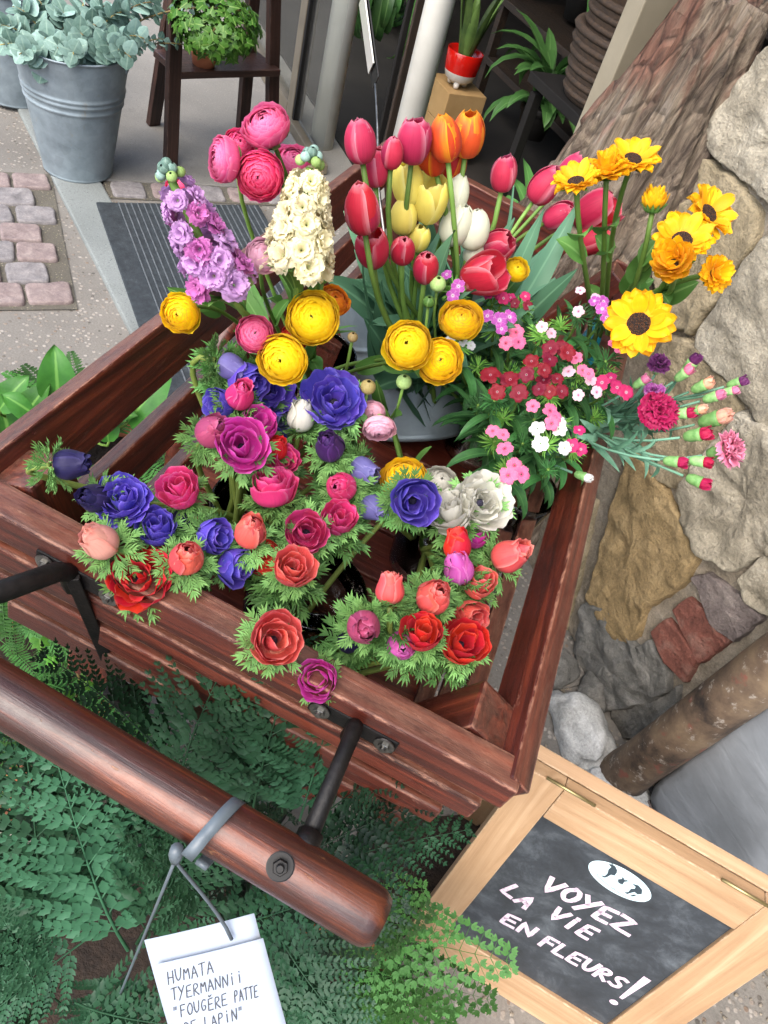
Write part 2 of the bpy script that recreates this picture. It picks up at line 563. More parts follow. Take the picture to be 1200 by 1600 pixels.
# ---- ground
def sheet(name, pts, mat, z=None, parent=None):
    V = [Vector((p[0], p[1], p[2] if z is None else z)) for p in pts]
    return put(name, mk_mesh(name, V, [tuple(range(len(V)))], smooth=False), mat, parent)
g = sheet('ground', [(-40, -30), (40, -30), (40, 50), (-40, 50)], M['aggregate'], 0.0)
g["kind"] = 'structure'
def slab_box(name, s0, s1, q0, q1, z0, z1, mat, bev=.004):
    me = box_mesh(s1 - s0, q1 - q0, z1 - z0, bev)
    o = put(name, me, mat, None, FAC @ T(((s0 + s1) / 2, -(q0 + q1) / 2, (z0 + z1) / 2)))
    o["kind"] = 'structure'
    return o
slab_box('doorstep_pavement', -6.0, -2.37, -.28, .735, -.1, .012, M['slab'])
slab_box('pavement', -2.37, -.2, -.28, .735, -.1, .005, M['aggregate'])
# kerb strip: follows the street edge, slightly off the house line
kp = [at_z(85, 283, 0), at_z(168, 283, 0), at_z(265, 640, 0), at_z(262, 655, 0)]
ka, kb = at_z(85, 284, .008), at_z(222, 556, .008)
kd = (kb - ka).normalized(); kn = Vector((-kd.y, kd.x, 0))
ks = ka - kd * 3.0; ke = kb + kd * .55
me = box_mesh((ke - ks).length, .15, .10, .006, cuts=8, wob=.002)
o = put('kerb', me, M['kerb'], None, frame(kd, kn, Vector((0, 0, 1)), (ks + ke) / 2 + kn * .073 - Vector((0, 0, .042))))
o["kind"] = 'structure'

sp_px = [(560, 1290), (690, 1275), (770, 1270), (760, 1330), (700, 1410), (660, 1450), (600, 1480), (540, 1400)]
so = sheet('soil_patch', [at_z(x, y, .004) for x, y in sp_px], M['soil'])
so["kind"] = 'structure'

# ---- stones: an outline raised to an uneven cushion
def cushion(poly, thick, bev=.18, N=44, rough=.004, seed=0, levels=(1.0, .985, .95, .88, .75, .55, .3, .0), fscale=14, edge=.05):
    """poly: 2-D outline (x, z) in metres; builds local coords x, y(out=-y), z"""
    P = [Vector((p[0], p[1])) for p in poly]
    # resample
    per = [(P[(i + 1) % len(P)] - P[i]).length for i in range(len(P))]
    tot = sum(per)
    R = []
    for k in range(N):
        d = tot * k / N
        i = 0
        while d > per[i]:
            d -= per[i]; i += 1
        R.append(P[i].lerp(P[(i + 1) % len(P)], d / per[i]))
    for _ in range(1):                      # soften the corners
        R = [(R[i - 1] + R[i] * 2 + R[(i + 1) % N]) / 4 for i in range(N)]
    c = sum(R, Vector((0, 0))) / N
    size = tot / 4
    V, Fc = [], []
    for li, f in enumerate(levels):
        h = thick * (1 - max(0, (f - (1 - bev)) / bev) ** 2.2) if f > 1 - bev else thick
        for i in range(N):
            wob = 1 + edge * noise.fractal(Vector((R[i].x * fscale * 1.5, R[i].y * fscale * 1.5, seed * 3.1)), 1.0, 2.0, 3)
            p = c + (R[i] - c) * f * wob
            pv = Vector((p.x * fscale, p.y * fscale, seed * 7.7))
            nz = (noise.fractal(pv, .8, 2.1, 5) + .8 * (.5 - abs(noise.noise(pv * .7 + Vector((9, 0, 0)))) * 2)) * rough * (1 if f < .97 else .3)
            V.append((p.x, -(h if li else -.01) - nz, p.y))
    for l in range(len(levels) - 1):
        for i in range(N):
            a, b = l * N + i, l * N + (i + 1) % N
            Fc.append((a, b, b + N, a + N))
    return mk_mesh('stone', V, Fc), c

# cobbles
bed_pts = [fac(-2.40, .90, .004), fac(-1.63, .90, .004), fac(-1.63, 2.6, .004), fac(-2.40, 2.6, .004)]
bed = sheet('cobble_paving', bed_pts, M['joint'])
bed["kind"] = 'structure'
cob = []
for i in range(6):
    w, h = random.uniform(.114, .122), random.uniform(.096, .103)
    pl = [(-w / 2, -h / 2), (w / 2, -h / 2 + random.uniform(-.006, .006)), (w / 2 + random.uniform(-.006, .004), h / 2), (-w / 2, h / 2)]
    cob.append(cushion(pl, .012, .10, 32, .0026, i, (1.0, .98, .95, .9, .82, .6, .3, 0.0), 30)[0])
TOUP = Matrix.Rotation(rad(-90), 4, 'X')      # cushion's outward -y becomes +z
TOUP = Matrix(((1, 0, 0, 0), (0, 0, 1, 0), (0, -1, 0, 0), (0, 0, 0, 1)))
for r in range(7):
    s0 = -2.335 + r * .106
    off = (r % 2) * .055 + random.uniform(-.01, .01)
    for c_ in range(12):
        q0 = .972 + c_ * .123 + off
        if q0 > 2.5: continue
        if r % 2 and c_ == 0: q0 -= .0
        m = T(fac(s0 + random.uniform(-.004, .004), q0, .002)) @ frame(-FN, FE * -1, Vector((0, 0, 1))).to_4x4() @ Matrix.Rotation(random.uniform(-.06, .06), 4, 'Z') @ TOUP
        put('cobble', random.choice(cob), random.choice([M['cobble1'], M['cobble1'], M['cobble2']]), bed, m)
# one row of setts between the step and the mat
row = sheet('sett_row', [fac(-2.368, .02, .008), fac(-2.25, .02, .008), fac(-2.25, .735, .008), fac(-2.368, .735, .008)], M['joint'])
row["kind"] = 'structure'
for c_ in range(5):
    m = T(fac(-2.31, .66 - c_ * .137, .004)) @ frame(-FN, FE * -1, Vector((0, 0, 1))).to_4x4() @ TOUP
    put('cobble', cob[c_], M['cobble1'] if c_ % 2 else M['cobble2'], row, m)

# ---- ribbed rubber mat
mTL, mBL = at_z(150, 318, .016), at_z(268, 660, .016)
mx = (mBL - mTL).normalized()
mw = Vector((-mx.y, mx.x, 0))
ML, MW = (mBL - mTL).length + .18, .56
k = NT('rubber_mat')
v = k.coord('Object')
k.set(Base_Color=k.ramp(k.noise(v, 45, 6, .7), [(.35, hexl('1d2226')), (.62, hexl('2e3438')), (.78, hexl('4c5154'))]), Roughness=.7)
k.bump(k.noise(v, 120, 4, .6), .3, .003)
M['mat'] = k.m
M['mat_rib'] = simple('mat_rib', hexl('585d61'), .8, 0, hexl('3e4347'), 60)
mat_t = thing('door_mat', 'dark grey ribbed rubber door mat on the pavement by the kerb', 'door mat',
              mtx=frame(mx, mw, Vector((0, 0, 1)), mTL + mx * ML / 2 + mw * MW / 2))
put('mat_base', box_mesh(ML, MW, .012, .003), M['mat'], mat_t, T((0, 0, .0)))
ribme = box_mesh(ML - .012, .0038, .005, .001)
for i in range(26):
    y = -MW / 2 + .03 + i * (MW - .05) / 25
    if -MW / 2 + .055 < y:
        put('rib', ribme, M['mat_rib'], mat_t, T((0, y, .0075)))

# ---- the old stone wall, right of the shop door
wall = thing('stone_wall', 'old rubble stone wall with beige blocks and bricks beside the flower cart', 'wall', fac(0, 0, 0))
WI = wall.matrix_basis.inverted()
def wput(name, me, mat, m):
    return put(name, me, mat, wall, WI @ m)
me = box_mesh(6.1, .30, 3.2, .01)
wput('mortar_backing', me, M['mortar'], FAC @ T((-.66 + 3.05, .196, 1.6)))
QW = -.05
def stone_px(pts, mat, thick=.03, rough=.006, seed=0, bev=.09, q=QW, N=96, fs=14):
    pl = [at_q(px, py, q + .01) for px, py in pts]
    cx = sum(p[0] for p in pl) / len(pl); cz = sum(p[1] for p in pl) / len(pl)
    pl = [(cx + (x - cx) * 1.12, cz + (z - cz) * 1.12) for x, z in pl]
    me, c = cushion(pl, thick * .55, bev * .6, N, rough * .9, seed, (1.0, .99, .975, .955, .93, .9, .85, .79, .72, .64, .55, .46, .36, .26, .15, .0), fs * 1.9, .05)
    wput('stone', me, M[mat], FAC @ T((0, -q, 0)))
stone_px([(1205, 78), (1104, 214), (1118, 236), (1142, 256), (1200, 306), (1285, 372), (1300, 130)], 'st_grey', .045, .007, 1)
stone_px([(1090, 247), (1140, 282), (1184, 328), (1176, 382), (1140, 440), (1082, 512), (1052, 500), (1030, 420), (1058, 300)], 'st_tan', .04, .006, 2)
stone_px([(1204, 376), (1150, 448), (1098, 522), (1100, 548), (1142, 590), (1200, 658), (1280, 720), (1310, 430)], 'st_grey', .045, .007, 3)
stone_px([(1046, 528), (1090, 548), (1140, 606), (1150, 640), (1066, 758), (1030, 742), (1000, 690), (1010, 600)], 'st_tan', .035, .007, 4)
stone_px([(1160, 655), (1120, 700), (1070, 770), (1080, 820), (1112, 866), (1146, 884), (1200, 858), (1290, 850), (1300, 760), (1200, 674)], 'st_grey', .05, .010, 5)
stone_px([(990, 712), (955, 830), (926, 931), (950, 972), (977, 1002), (998, 985), (1012, 946), (1062, 916), (1084, 878), (1065, 822), (1022, 750)], 'st_ochre', .04, .007, 6)
stone_px([(930, 790), (905, 900), (880, 985), (850, 960), (850, 860), (890, 780)], 'st_tan', .035, .006, 16)
stone_px([(1160, 905), (1200, 872), (1270, 890), (1270, 985), (1200, 958), (1172, 940)], 'st_grey', .04, .006, 7)
stone_px([(1090, 905), (1112, 898), (1160, 935), (1190, 965), (1150, 998), (1118, 975)], 'st_purple', .035, .004, 8)
stone_px([(1056, 954), (1078, 936), (1110, 962), (1140, 998), (1097, 1032), (1074, 990)], 'st_brick', .034, .003, 9)
stone_px([(1023, 988), (1047, 969), (1070, 995), (1092, 1027), (1073, 1062), (1046, 1034)], 'st_brick', .038, .003, 10)
stone_px([(902, 1030), (922, 945), (960, 962), (985, 1000), (1013, 1046), (1028, 1088), (962, 1103), (914, 1085)], 'st_dark', .05, .010, 11, fs=11)
stone_px([(1000, 1012), (1022, 1003), (1046, 1050), (1046, 1078), (1026, 1086), (1010, 1045)], 'st_dark', .045, .007, 12, fs=11)
stone_px([(860, 985), (890, 1000), (895, 1040), (905, 1090), (868, 1090), (845, 1040)], 'st_dark', .035, .008, 15)
stone_px([(965, 1108), (1030, 1094), (1060, 1072), (1050, 1130), (1000, 1150), (955, 1150)], 'st_dark', .03, .008, 17, fs=12)
# above and to the right, out of the picture but a step away from it
for i, (sa, sb, za, zb) in enumerate([(-.50, -.12, 1.16, 1.40), (-.10, .32, 1.12, 1.36), (.34, .8, 1.1, 1.35), (-.16, .2, .90, 1.09), (.22, .62, .84, 1.08),
                                      (.64, 1.1, .82, 1.07), (.34, .7, .56, .81), (.72, 1.15, .52, .79), (-.5, -.05, 1.42, 1.7), (-.03, .4, 1.39, 1.66), (.43, .9, 1.38, 1.7)]):
    me, c = cushion([(sa, za), (sb, za + .02), (sb - .02, zb), (sa + .02, zb - .02)], .04, .16, 40, .006, 30 + i)
    wput('stone', me, M[['st_grey', 'st_tan', 'st_purple'][i % 3]], FAC @ T((0, -QW, 0)))

# rendered plinth and rain pipe
pl = [at_q(px, py, .0) for px, py in [(1020, 1222), (1100, 1165), (1200, 1092), (1330, 1000), (1500, 1100), (1460, 1480), (1250, 1452), (1159, 1376), (1102, 1362), (1020, 1264)]]
pl = [(s, max(z, -.02)) for s, z in pl]
me, c = cushion(pl, .035, .08, 60, .005, 21, fscale=7)
plin = put('rendered_plinth', me, M['plinth'], None, FAC @ T((0, .02, 0)))
tag(plin, 'smooth grey rendered plinth at the foot of the stone wall', 'plinth')
def pipe_mat():
    k = NT('rusty_pipe')
    v = k.coord('Object')
    a = k.noise(v, 8, 6, .65)
    b = k.noise(v, 45, 6, .7)
    c = k.ramp(a, [(.36, hexl('1f1a17')), (.5, hexl('5c4c3d')), (.66, hexl('7a6852'))])
    c = k.mix(k.rng(b, .58, .66, 0, .75), c, hexl('9c958b'))
    c = k.mix(k.rng(k.noise(v, 20, 5, .6), .62, .7, 0, .7), c, hexl('7a4238'))
    k.set(Base_Color=c, Roughness=.7)
    k.bump(b, .4, .003)
    return k.m
M['pipe'] = pipe_mat()
pb = at_q(985, 1204, .03); pt_ = at_q(1195, 1056, .03)
dpx = (pt_[0] - pb[0]) / (pt_[1] - pb[1])
pp, rr = [], []
for i in range(40):
    z = -.02 + i * .06
    zz = z
    pp.append(fac(pb[0] + dpx * (z - pb[1]) * .9 + .0, .035, zz))
    rr.append(.045 + (.004 if i % 14 in (0, 1) else 0) + .0015 * noise.noise(Vector((0, 0, z * 9))))
po = tube('rain_pipe', [p - pp[0] for p in pp], rr, M['pipe'], None, 24)
po.location = pp[0]
tag(po, 'stained rusty round rain pipe standing against the stone wall', 'pipe')

# rubble lying at the foot of the wall, and loose grit
def lump(sx, sy, sz, seed, sub_=4, amp=.22):
    bm = bmesh.new()
    bmesh.ops.create_icosphere(bm, subdivisions=sub_, radius=1)
    for v in bm.verts:
        p = v.co.copy()
        n_ = noise.fractal(p * 1.3 + Vector((seed * 5, 0, 0)), .9, 2.1, 5) * amp + (.5 - abs(noise.noise(p * 1.1 + Vector((0, seed * 3, 0))))) * amp
        p *= 1 + n_
        p.z = max(p.z, -.35)
        v.co = Vector((p.x * sx, p.y * sy, (p.z + .3) * sz))
    return bm_done(bm, 'lump', True)
for i, (px, py, sx, sy, sz, mt, lab) in enumerate([
    (902, 1148, .085, .055, .055, 'plaster', 'whitish plaster lump lying at the foot of the wall'),
    (965, 1246, .075, .045, .035, 'plaster', 'flat whitish rubble stone between the rain pipe and the sign'),
    (858, 1050, .060, .045, .040, 'st_dark', 'dark rubble stone seen beside the right cart rail'),
    (930, 1085, .060, .040, .035, 'st_dark', 'dark grey rubble stone below the ochre block'),
    (1015, 1290, .050, .035, .030, 'st_purple', 'small brownish rubble stone under the rendered plinth')]):
    o = put('rubble_stone', lump(sx, sy, sz, i + 1), M[mt], None, T(at_z(px, py, -.002)) @ frame(FE, -FN, Vector((0, 0, 1))) @ Matrix.Rotation(i * .7, 4, 'Z'))
    tag(o, lab, 'stone', 'rubble at the wall foot')
rs = random.Random(8)
gv = []
pebs = []
for i in range(3):
    bm = bmesh.new(); bmesh.ops.create_icosphere(bm, subdivisions=1, radius=1)
    pebs.append(([v.co * (1 + .3 * noise.noise(v.co * 2 + Vector((i, 0, 0)))) for v in bm.verts], [tuple(v.index for v in f.verts) for f in bm.faces])); bm.free()
for i in range(1500):
    if rs.random() < .6:
        p = fac(rs.uniform(-.6, 1.1), rs.gauss(.02, .07) + .04, 0)
    else:
        p = fac(rs.uniform(-.5, 1.2), rs.uniform(.05, .9), 0)
    r = rs.uniform(.0012, .005) * (1.6 if rs.random() < .06 else 1)
    gv.append(xf(pebs[i % 3], T((p.x, p.y, r * .5)) @ Matrix.Rotation(rs.random() * 6, 4, 'Z') @ Matrix.Diagonal((r, r * rs.uniform(.6, 1), r * .7, 1))))
d_ = merge(gv)
go = put('grit', mk_mesh('grit', d_[0], d_[1], smooth=False), M['mortar'], None)
tag(go, 'loose grit scattered along the wall foot', 'grit')
go["kind"] = 'stuff'

# ---- weathered tree trunk leaning on the wall
tb, tt = at_q(905, 420, .02), at_q(1152, 6, -.02)
base, top = fac(tb[0], .02, tb[1]), fac(tt[0], -.01, tt[1])
ax = (top - base)
L0 = base - ax * (base.z / ax.z) if ax.z > 0 else base
NL, NK = 220, 150
V, Fc = [], []
full = (top - L0).length
axn = ax.normalized()
toc = ((CAM - base) - axn * (CAM - base).dot(axn)).normalized()
sid = axn.cross(toc)
for i in range(NL + 1):
    t = i / NL
    p = L0 + (top - L0) * t
    R = .300 - .252 * t
    nk = .35 + .65 * R / .2
    for kx in range(NK):
        a = 2 * math.pi * kx / NK
        d = toc * math.cos(a) * .55 + sid * math.sin(a)
        q = Vector((math.cos(a) * 3.2, math.sin(a) * 3.2, t * full * 1.3))
        rdg = 1 - abs(noise.noise(Vector((math.cos(a) * 6, math.sin(a) * 6, t * full * 1.6)))) * 2
        rd2 = 1 - abs(noise.noise(Vector((math.cos(a) * 13, math.sin(a) * 13, t * full * 3.2)))) * 2
        nz = noise.fractal(q * 2.2, 1.0, 2.1, 5) * .018 + rdg * .026 + rd2 * .014 + noise.noise(q * .6) * .03 + (.5 - abs(noise.noise(Vector((math.cos(a) * 20, math.sin(a) * 20, t * full * 9))))) * .010
        fl = noise.cell(Vector((math.cos(a) * 7, math.sin(a) * 7, t * 14))) * .007
        V.append(p + d * (R + (nz + fl) * nk) + axn * (noise.noise(Vector((a * 2, 0, 5))) * .05 * (t > .97)))
    if i:
        for kx in range(NK):
            a_, b_ = (i - 1) * NK + kx, (i - 1) * NK + (kx + 1) % NK
            Fc.append((a_, b_, b_ + NK, a_ + NK))
cv = len(V); V.append(top + axn * .01)
for kx in range(NK):
    Fc.append((NL * NK + kx, NL * NK + (kx + 1) % NK, cv))
trm = frame(sid, toc.cross(sid) * -1 if False else axn.cross(sid), axn, L0)
ti = trm.inverted()
tr = put('weathered_trunk', mk_mesh('trunk', [ti @ v for v in V], Fc), M['bark'], None, trm)
tag(tr, 'thick weathered grey tree trunk with peeling bark leaning at the shop door', 'tree trunk')

# ---- shop: dark room behind the door opening
def room_box(name, s0, s1, q0, q1, z0, z1, mat, kind='structure'):
    o = put(name, box_mesh(s1 - s0, q1 - q0, z1 - z0, 0), mat, None, FAC @ T(((s0 + s1) / 2, -(q0 + q1) / 2, (z0 + z1) / 2)))
    if kind: o["kind"] = kind
    return o
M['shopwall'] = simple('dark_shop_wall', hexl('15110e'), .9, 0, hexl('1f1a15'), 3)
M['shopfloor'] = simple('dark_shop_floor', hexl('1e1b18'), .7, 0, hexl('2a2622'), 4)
M['facade'] = stone_mat('facade_render', [hexl('8a8274'), hexl('9a9284'), hexl('aaa294')], 3, .1, .3)
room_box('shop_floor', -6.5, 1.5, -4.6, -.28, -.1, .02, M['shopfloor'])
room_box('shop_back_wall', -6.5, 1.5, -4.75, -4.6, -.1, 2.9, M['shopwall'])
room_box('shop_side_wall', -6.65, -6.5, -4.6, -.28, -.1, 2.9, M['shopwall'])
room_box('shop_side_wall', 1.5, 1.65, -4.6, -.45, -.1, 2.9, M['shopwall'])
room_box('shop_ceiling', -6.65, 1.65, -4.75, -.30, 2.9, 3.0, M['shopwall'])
room_box('facade_lintel', -7.5, -.662, -.30, -.06, 2.25, 5.5, M['facade'])
room_box('facade_upper_wall', -.66, 5.5, -.36, -.06, 3.2, 5.5, M['facade'])
room_box('facade_wall', -7.5, -5.2, -.30, -.06, -.1, 2.25, M['facade'])
# ================================================================ FLOWER CART
CW, CL, CHB = .276, .5626, .170           # half width, half length, depth of the box
cart = thing('flower_cart', 'dark red varnished slatted wooden handcart filled with cut flowers', 'cart', mtx=CART @ T((0, 0, -.78)))
CB = T((0, 0, .78))
def cb(name, p0, p1, wdir, w, t, mat='cart', bev=.0025, wob=.0012):
    return board(name, p0, p1, wdir, w, t, M[mat], cart, bev, CB, wob)
SL = .50                                   # flare of the long sides
un = math.sqrt(1 + SL * SL)
def side_pt(sgn, d, y, off=0.0):
    """point d metres down the flared side, off = offset to the outside"""
    return Vector((sgn * (CW - .011 - d * SL / un + off / un), y, -d / un + off * SL / un * -1))
for sgn, rows in ((1, [(0, .046), (.082, .022), (.119, .021), (.156, .021)]), (-1, [(0, .062), (.094, .040), (.163, .026)])):
    for i, (d0, w) in enumerate(rows):
        d = d0 + w / 2
        e = CL - .004 if i == 0 else CL - .022 - .004 * i
        t = .023 if i == 0 else .021
        wd = side_pt(sgn, 1, 0) - side_pt(sgn, 0, 0)
        if sgn == 1 and i:
            wd = Vector((0, 0, 1)); w = .013; t = .019
        cb('side_rail' if i == 0 else 'side_slat', side_pt(sgn, d, -e + random.uniform(-.003, .003), random.uniform(-.001, .001)),
           side_pt(sgn, d, e), wd, w, t, wob=.0016)
# end boards, front (towards the handle) and back
def half(z):
    return CW - SL * -z
for sgn, rows in ((-1, [(0, .034, .031, 0), (-.048, .027, .030, .0), (-.089, .027, .030, .001), (-.130, .027, .030, .004)]),
                  (1, [(0, .064, .024, 0), (-.096, .034, .020, .006), (-.146, .026, .020, .010)])):
    for i, (z0, h, t, ins) in enumerate(rows):
        zc = z0 - h / 2
        y = sgn * (CL - ins - t / 2 + (.002 if i == 0 else 0))
        xe = half(zc) - .004 + (.010 if i else .0)
        cb('end_rail' if i == 0 else 'end_board', (-xe, y, zc + .0015), (xe, y, zc + .0015), (0, 0, 1), h, t, wob=.0016)
# chunky corner blocks inside the four corners, and the sloping corner posts
for sx in (-1, 1):
    for sy in (-1, 1):
        t0 = Vector((sx * (CW - .046), sy * (CL - .058), -.004))
        b0 = Vector((sx * (CW - .046 - .15 * SL), sy * (CL - .058), -.165))
        cb('corner_post', t0, b0, (0, 1, 0), .052, .046, bev=.004)
# floor planks run across
fw = CW - CHB * SL + .004
npl = 13
pw = 2 * (CL - .036) / npl
for i in range(npl):
    y = -CL + .036 + pw * (i + .5)
    cb('floor_plank', (-fw, y, -CHB - .006 + random.uniform(-.0008, .0008)), (fw, y, -CHB - .006 + random.uniform(-.0008, .0008)), (0, 1, 0),
       pw - .0035 - random.random() * .001, .014, 'cart_floor', .0015)
for x in (-.13, .13):                      # bearers below the floor
    cb('bearer', (x, -CL + .02, -CHB - .034), (x, CL - .02, -CHB - .034), (1, 0, 0), .045, .040)
# undercarriage: two legs in front, an axle with a pair of spoked wheels behind
gz = -.80
for x in (-.13, .13):
    tube('leg', [(x, -.40, .78 - CHB - .05), (x, -.36, .03 - (x * -.0928 if False else 0))], .014, M['iron'], cart, 10)
wz = .30
tube('axle', [(-.33, .30, wz), (.30, .30, wz)], .013, M['iron'], cart, 10)
for x in (-.13, .13):
    board('axle_bracket', (x, .30, wz), (x, .30, .78 - CHB - .05), (0, 1, 0), .05, .012, M['iron'], cart, .001)
for x in (-.33, .24):
    rw = .27
    ring = [(x, .30 + rw * math.cos(a), wz + rw * math.sin(a)) for a in [2 * math.pi * k / 36 for k in range(37)]]
    w_ = tube('wheel', ring, .016, M['cart'], cart, 8, cap=False)
    for kx in range(8):
        a = math.pi * kx / 4 + .2
        tube('spoke', [(x, .30 + .03 * math.cos(a), wz + .03 * math.sin(a)), (x, .30 + rw * math.cos(a), wz + rw * math.sin(a))], .009, M['cart'], w_, 6)
    tube('hub', [(x - .03, .30, wz), (x + .03, .30, wz)], .035, M['iron'], w_, 12)

# handle pole
hz, hy = -.022, -.6935
hx0, hx1 = -.62, .196
HR = .0208
hp, hr = [], []
for x, r in [(hx0, HR * .98), (hx0 + .1, HR), (-.2, HR * 1.0), (.0, HR * 1.01), (.15, HR * 1.02), (hx1 - .012, HR * 1.02), (hx1 - .006, HR * .98), (hx1, HR * .82)]:
    hp.append(Vector((x, hy, hz + .78))); hr.append(r)
_ha = .045
hm = T((.18, hy, hz + .78)) @ Matrix.Rotation(-_ha, 4, 'Z') @ T((-.18, 0, 0))
V, Fc = tube_data([p - Vector((0, hy, hz + .78)) for p in hp], hr, 40, True)
hand = put('handle', mk_mesh('handle', V, Fc), M['handle'], cart, hm)
for p in hand.data.polygons:
    if len(p.vertices) > 4: p.use_smooth = False
def hexbolt(name, p, d, r, h, mat, parent, mtx=Matrix.Identity(4), washer=True):
    """washer, hexagon head and threaded tip along d"""
    d = Vector(d).normalized()
    p = Vector(p)
    V, Fc = tube_data([p, p + d * .0012, p + d * .0014], [r * 1.75, r * 1.75, r * 1.6], 20)
    a = tube_data([p + d * .0012, p + d * h * .55, p + d * h * .6], [r, r, r * .9], 6)
    b = tube_data([p + d * h * .55, p + d * h, p + d * h * 1.03], [r * .52, r * .52, r * .4], 12)
    Vm, Fm = merge([(V, Fc), a, b])
    return put(name, mk_mesh(name, Vm, Fm, smooth=False), mat, parent, mtx)
bolt_p = CART.inverted() @ at_plane(420, 1395, CART @ Vector((0, hy - HR * .45, hz + HR * .85)), CN)
bd = Vector((0, -.48, .88))
hexbolt('bolt', Vector((bolt_p.x, 0, 0)) + bd * HR * .97, bd, .0056, .013, M['black'], hand)
# iron brackets from the front board to the handle
def lp(px, py, h):
    return CI @ at_h(px, py, h) + Vector((0, 0, .78))
fy = -CL - .004
r0 = lp(552, 1142, -.012); r1 = lp(484, 1305, -.018)
r0 = Vector((r0.x, fy, r0.z)); r1 = Vector((r1.x, hy + HR * .8, hz + .78 + .006))
br = tube('bracket', [r0 + Vector((-.0, .0, -.030)), r0 + Vector((0, -.003, -.004)), r0 + Vector((0, -.010, .002)), r0.lerp(r1, .3), r1], [.0065, .007, .007, .0065, .007], M['iron'], cart, 10)
tube('collar', [r1 + Vector((0, .012, 0)), r1 + Vector((0, .002, 0)), r1 + Vector((0, -.004, 0))], [.0098, .0098, .0085], M['iron'], br, 12)
def plate(px, name='bracket_plate'):
    p = lp(*px, -.020)
    o = put(name, box_mesh(.080, .004, .018, .001), M['iron'], cart, T((p.x, fy + .002, p.z - .004)))
    for dx in (-.030, .030):
        hexbolt('bolt', (p.x + dx, fy - .001, p.z - .004), (0, -1, 0), .0052, .006, M['steel'], cart)
    return p
pr = plate((545, 1150))
plft = plate((118, 905))
l0 = Vector((lp(97, 892, -.005).x, fy, .78 - .012))
l1 = lp(0, 925, .018)
l2 = Vector((l1.x - .06, hy + .01, hz + .78 + .02))
br2 = tube('bracket', [l0 + Vector((.002, .002, -.03)), l0 + Vector((0, -.004, -.004)), l0 + Vector((-.004, -.012, .003)), l1, l2], [.0075, .0085, .0085, .0085, .008], M['iron'], cart, 10)
s0 = l0 + Vector((.006, -.006, -.004)); s1 = lp(190, 1082, -.21)
st = board('brace', s0, s1, (1, .6, .2), .011, .006, M['iron'], cart, .001, wob=0)
board('brace_foot', s1 + Vector((-.012, 0, .004)), s1 + Vector((.012, .004, -.022)), (0, 1, 0), .022, .012, M['iron'], cart, .001, wob=0)
# coach bolts through the floor corner and rail
for px in ((630, 1132), (575, 1135)):
    p = CI @ at_h(*px, -CHB)
    hexbolt('bolt', (p.x, p.y, .78 - CHB + .001), (0, 0, 1), .0055, .006, M['iron'], cart)
for px in ((335, 1090), (528, 1128)):
    p = CI @ at_h(*px, -.03)
    hexbolt('bolt', (p.x, -CL + .024, .78 - .025), (0, 1, .25), .0045, .010, M['steel'], cart)

# grey rubber strap looped round the handle, with two wires
ux = (CI @ at_h(330, 1290, hz + HR)).x
sp_ = []
A0 = Vector((ux, hy, hz))
ring = []
for kx in range(25):
    a = rad(-70 + kx * 300 / 24)
    r = HR + .0035 + (.004 if kx < 3 else 0)
    ring.append(CART @ (A0 + Vector((.014 * math.sin(a * .5 + .3) - .004 * kx / 24, r * math.sin(a) * -1 * -1, r * math.cos(a)))))
def ribbon(pts, wdir_f, w, t):
    V, Fc = [], []
    n = len(pts)
    for i, p in enumerate(pts):
        tg = (pts[min(i + 1, n - 1)] - pts[max(i - 1, 0)]).normalized()
        wd = wdir_f(i); wd = (wd - tg * wd.dot(tg)).normalized()
        nm = tg.cross(wd)
        for a, b in ((-1, -1), (1, -1), (1, 1), (-1, 1)):
            V.append(p + wd * w / 2 * a + nm * t / 2 * b)
        if i:
            k = (i - 1) * 4
            for j in range(4):
                Fc.append((k + j, k + (j + 1) % 4, k + 4 + (j + 1) % 4, k + 4 + j))
    Fc += [(3, 2, 1, 0), (4 * n - 4, 4 * n - 3, 4 * n - 2, 4 * n - 1)]
    return V, Fc
cax = (CART.to_3x3() @ Vector((1, 0, 0)))
strap = thing('rubber_strap', 'grey rubber strap looped round the cart handle with wire ends hanging down', 'strap', CART @ A0)
si = T(-(CART @ A0))
V, Fc = ribbon(ring, lambda i: cax, .009, .0035)
put('loop', mk_mesh('loop', V, Fc), M['rubber'], strap, si)
knot = CART @ (A0 + Vector((-.012, -HR - .003, -.006)))
V, Fc = tube_data([knot + Vector((0, 0, .012)), knot, knot - Vector((0, 0, .012))], [.0045, .0052, .0035], 10)
put('knot', mk_mesh('knot', V, Fc), M['rubber'], strap, si)
wa = at_d(185, 1560, .80)
wb = at_d(362, 1468, .60)
k0 = knot - Vector((0, 0, .010))
V, Fc = tube_data(bez(k0, k0.lerp(wa, .3), k0.lerp(wa, .7), wa, 8), .0014, 6)
put('wire', mk_mesh('wire', V, Fc), M['rubber'], strap, si)
V, Fc = tube_data(bez(k0, k0 + Vector((.0, .002, -.02)), wb + IU * .025 - IR * .01, wb, 8), .0016, 6)
put('wire', mk_mesh('wire', V, Fc), M['rubber'], strap, si)
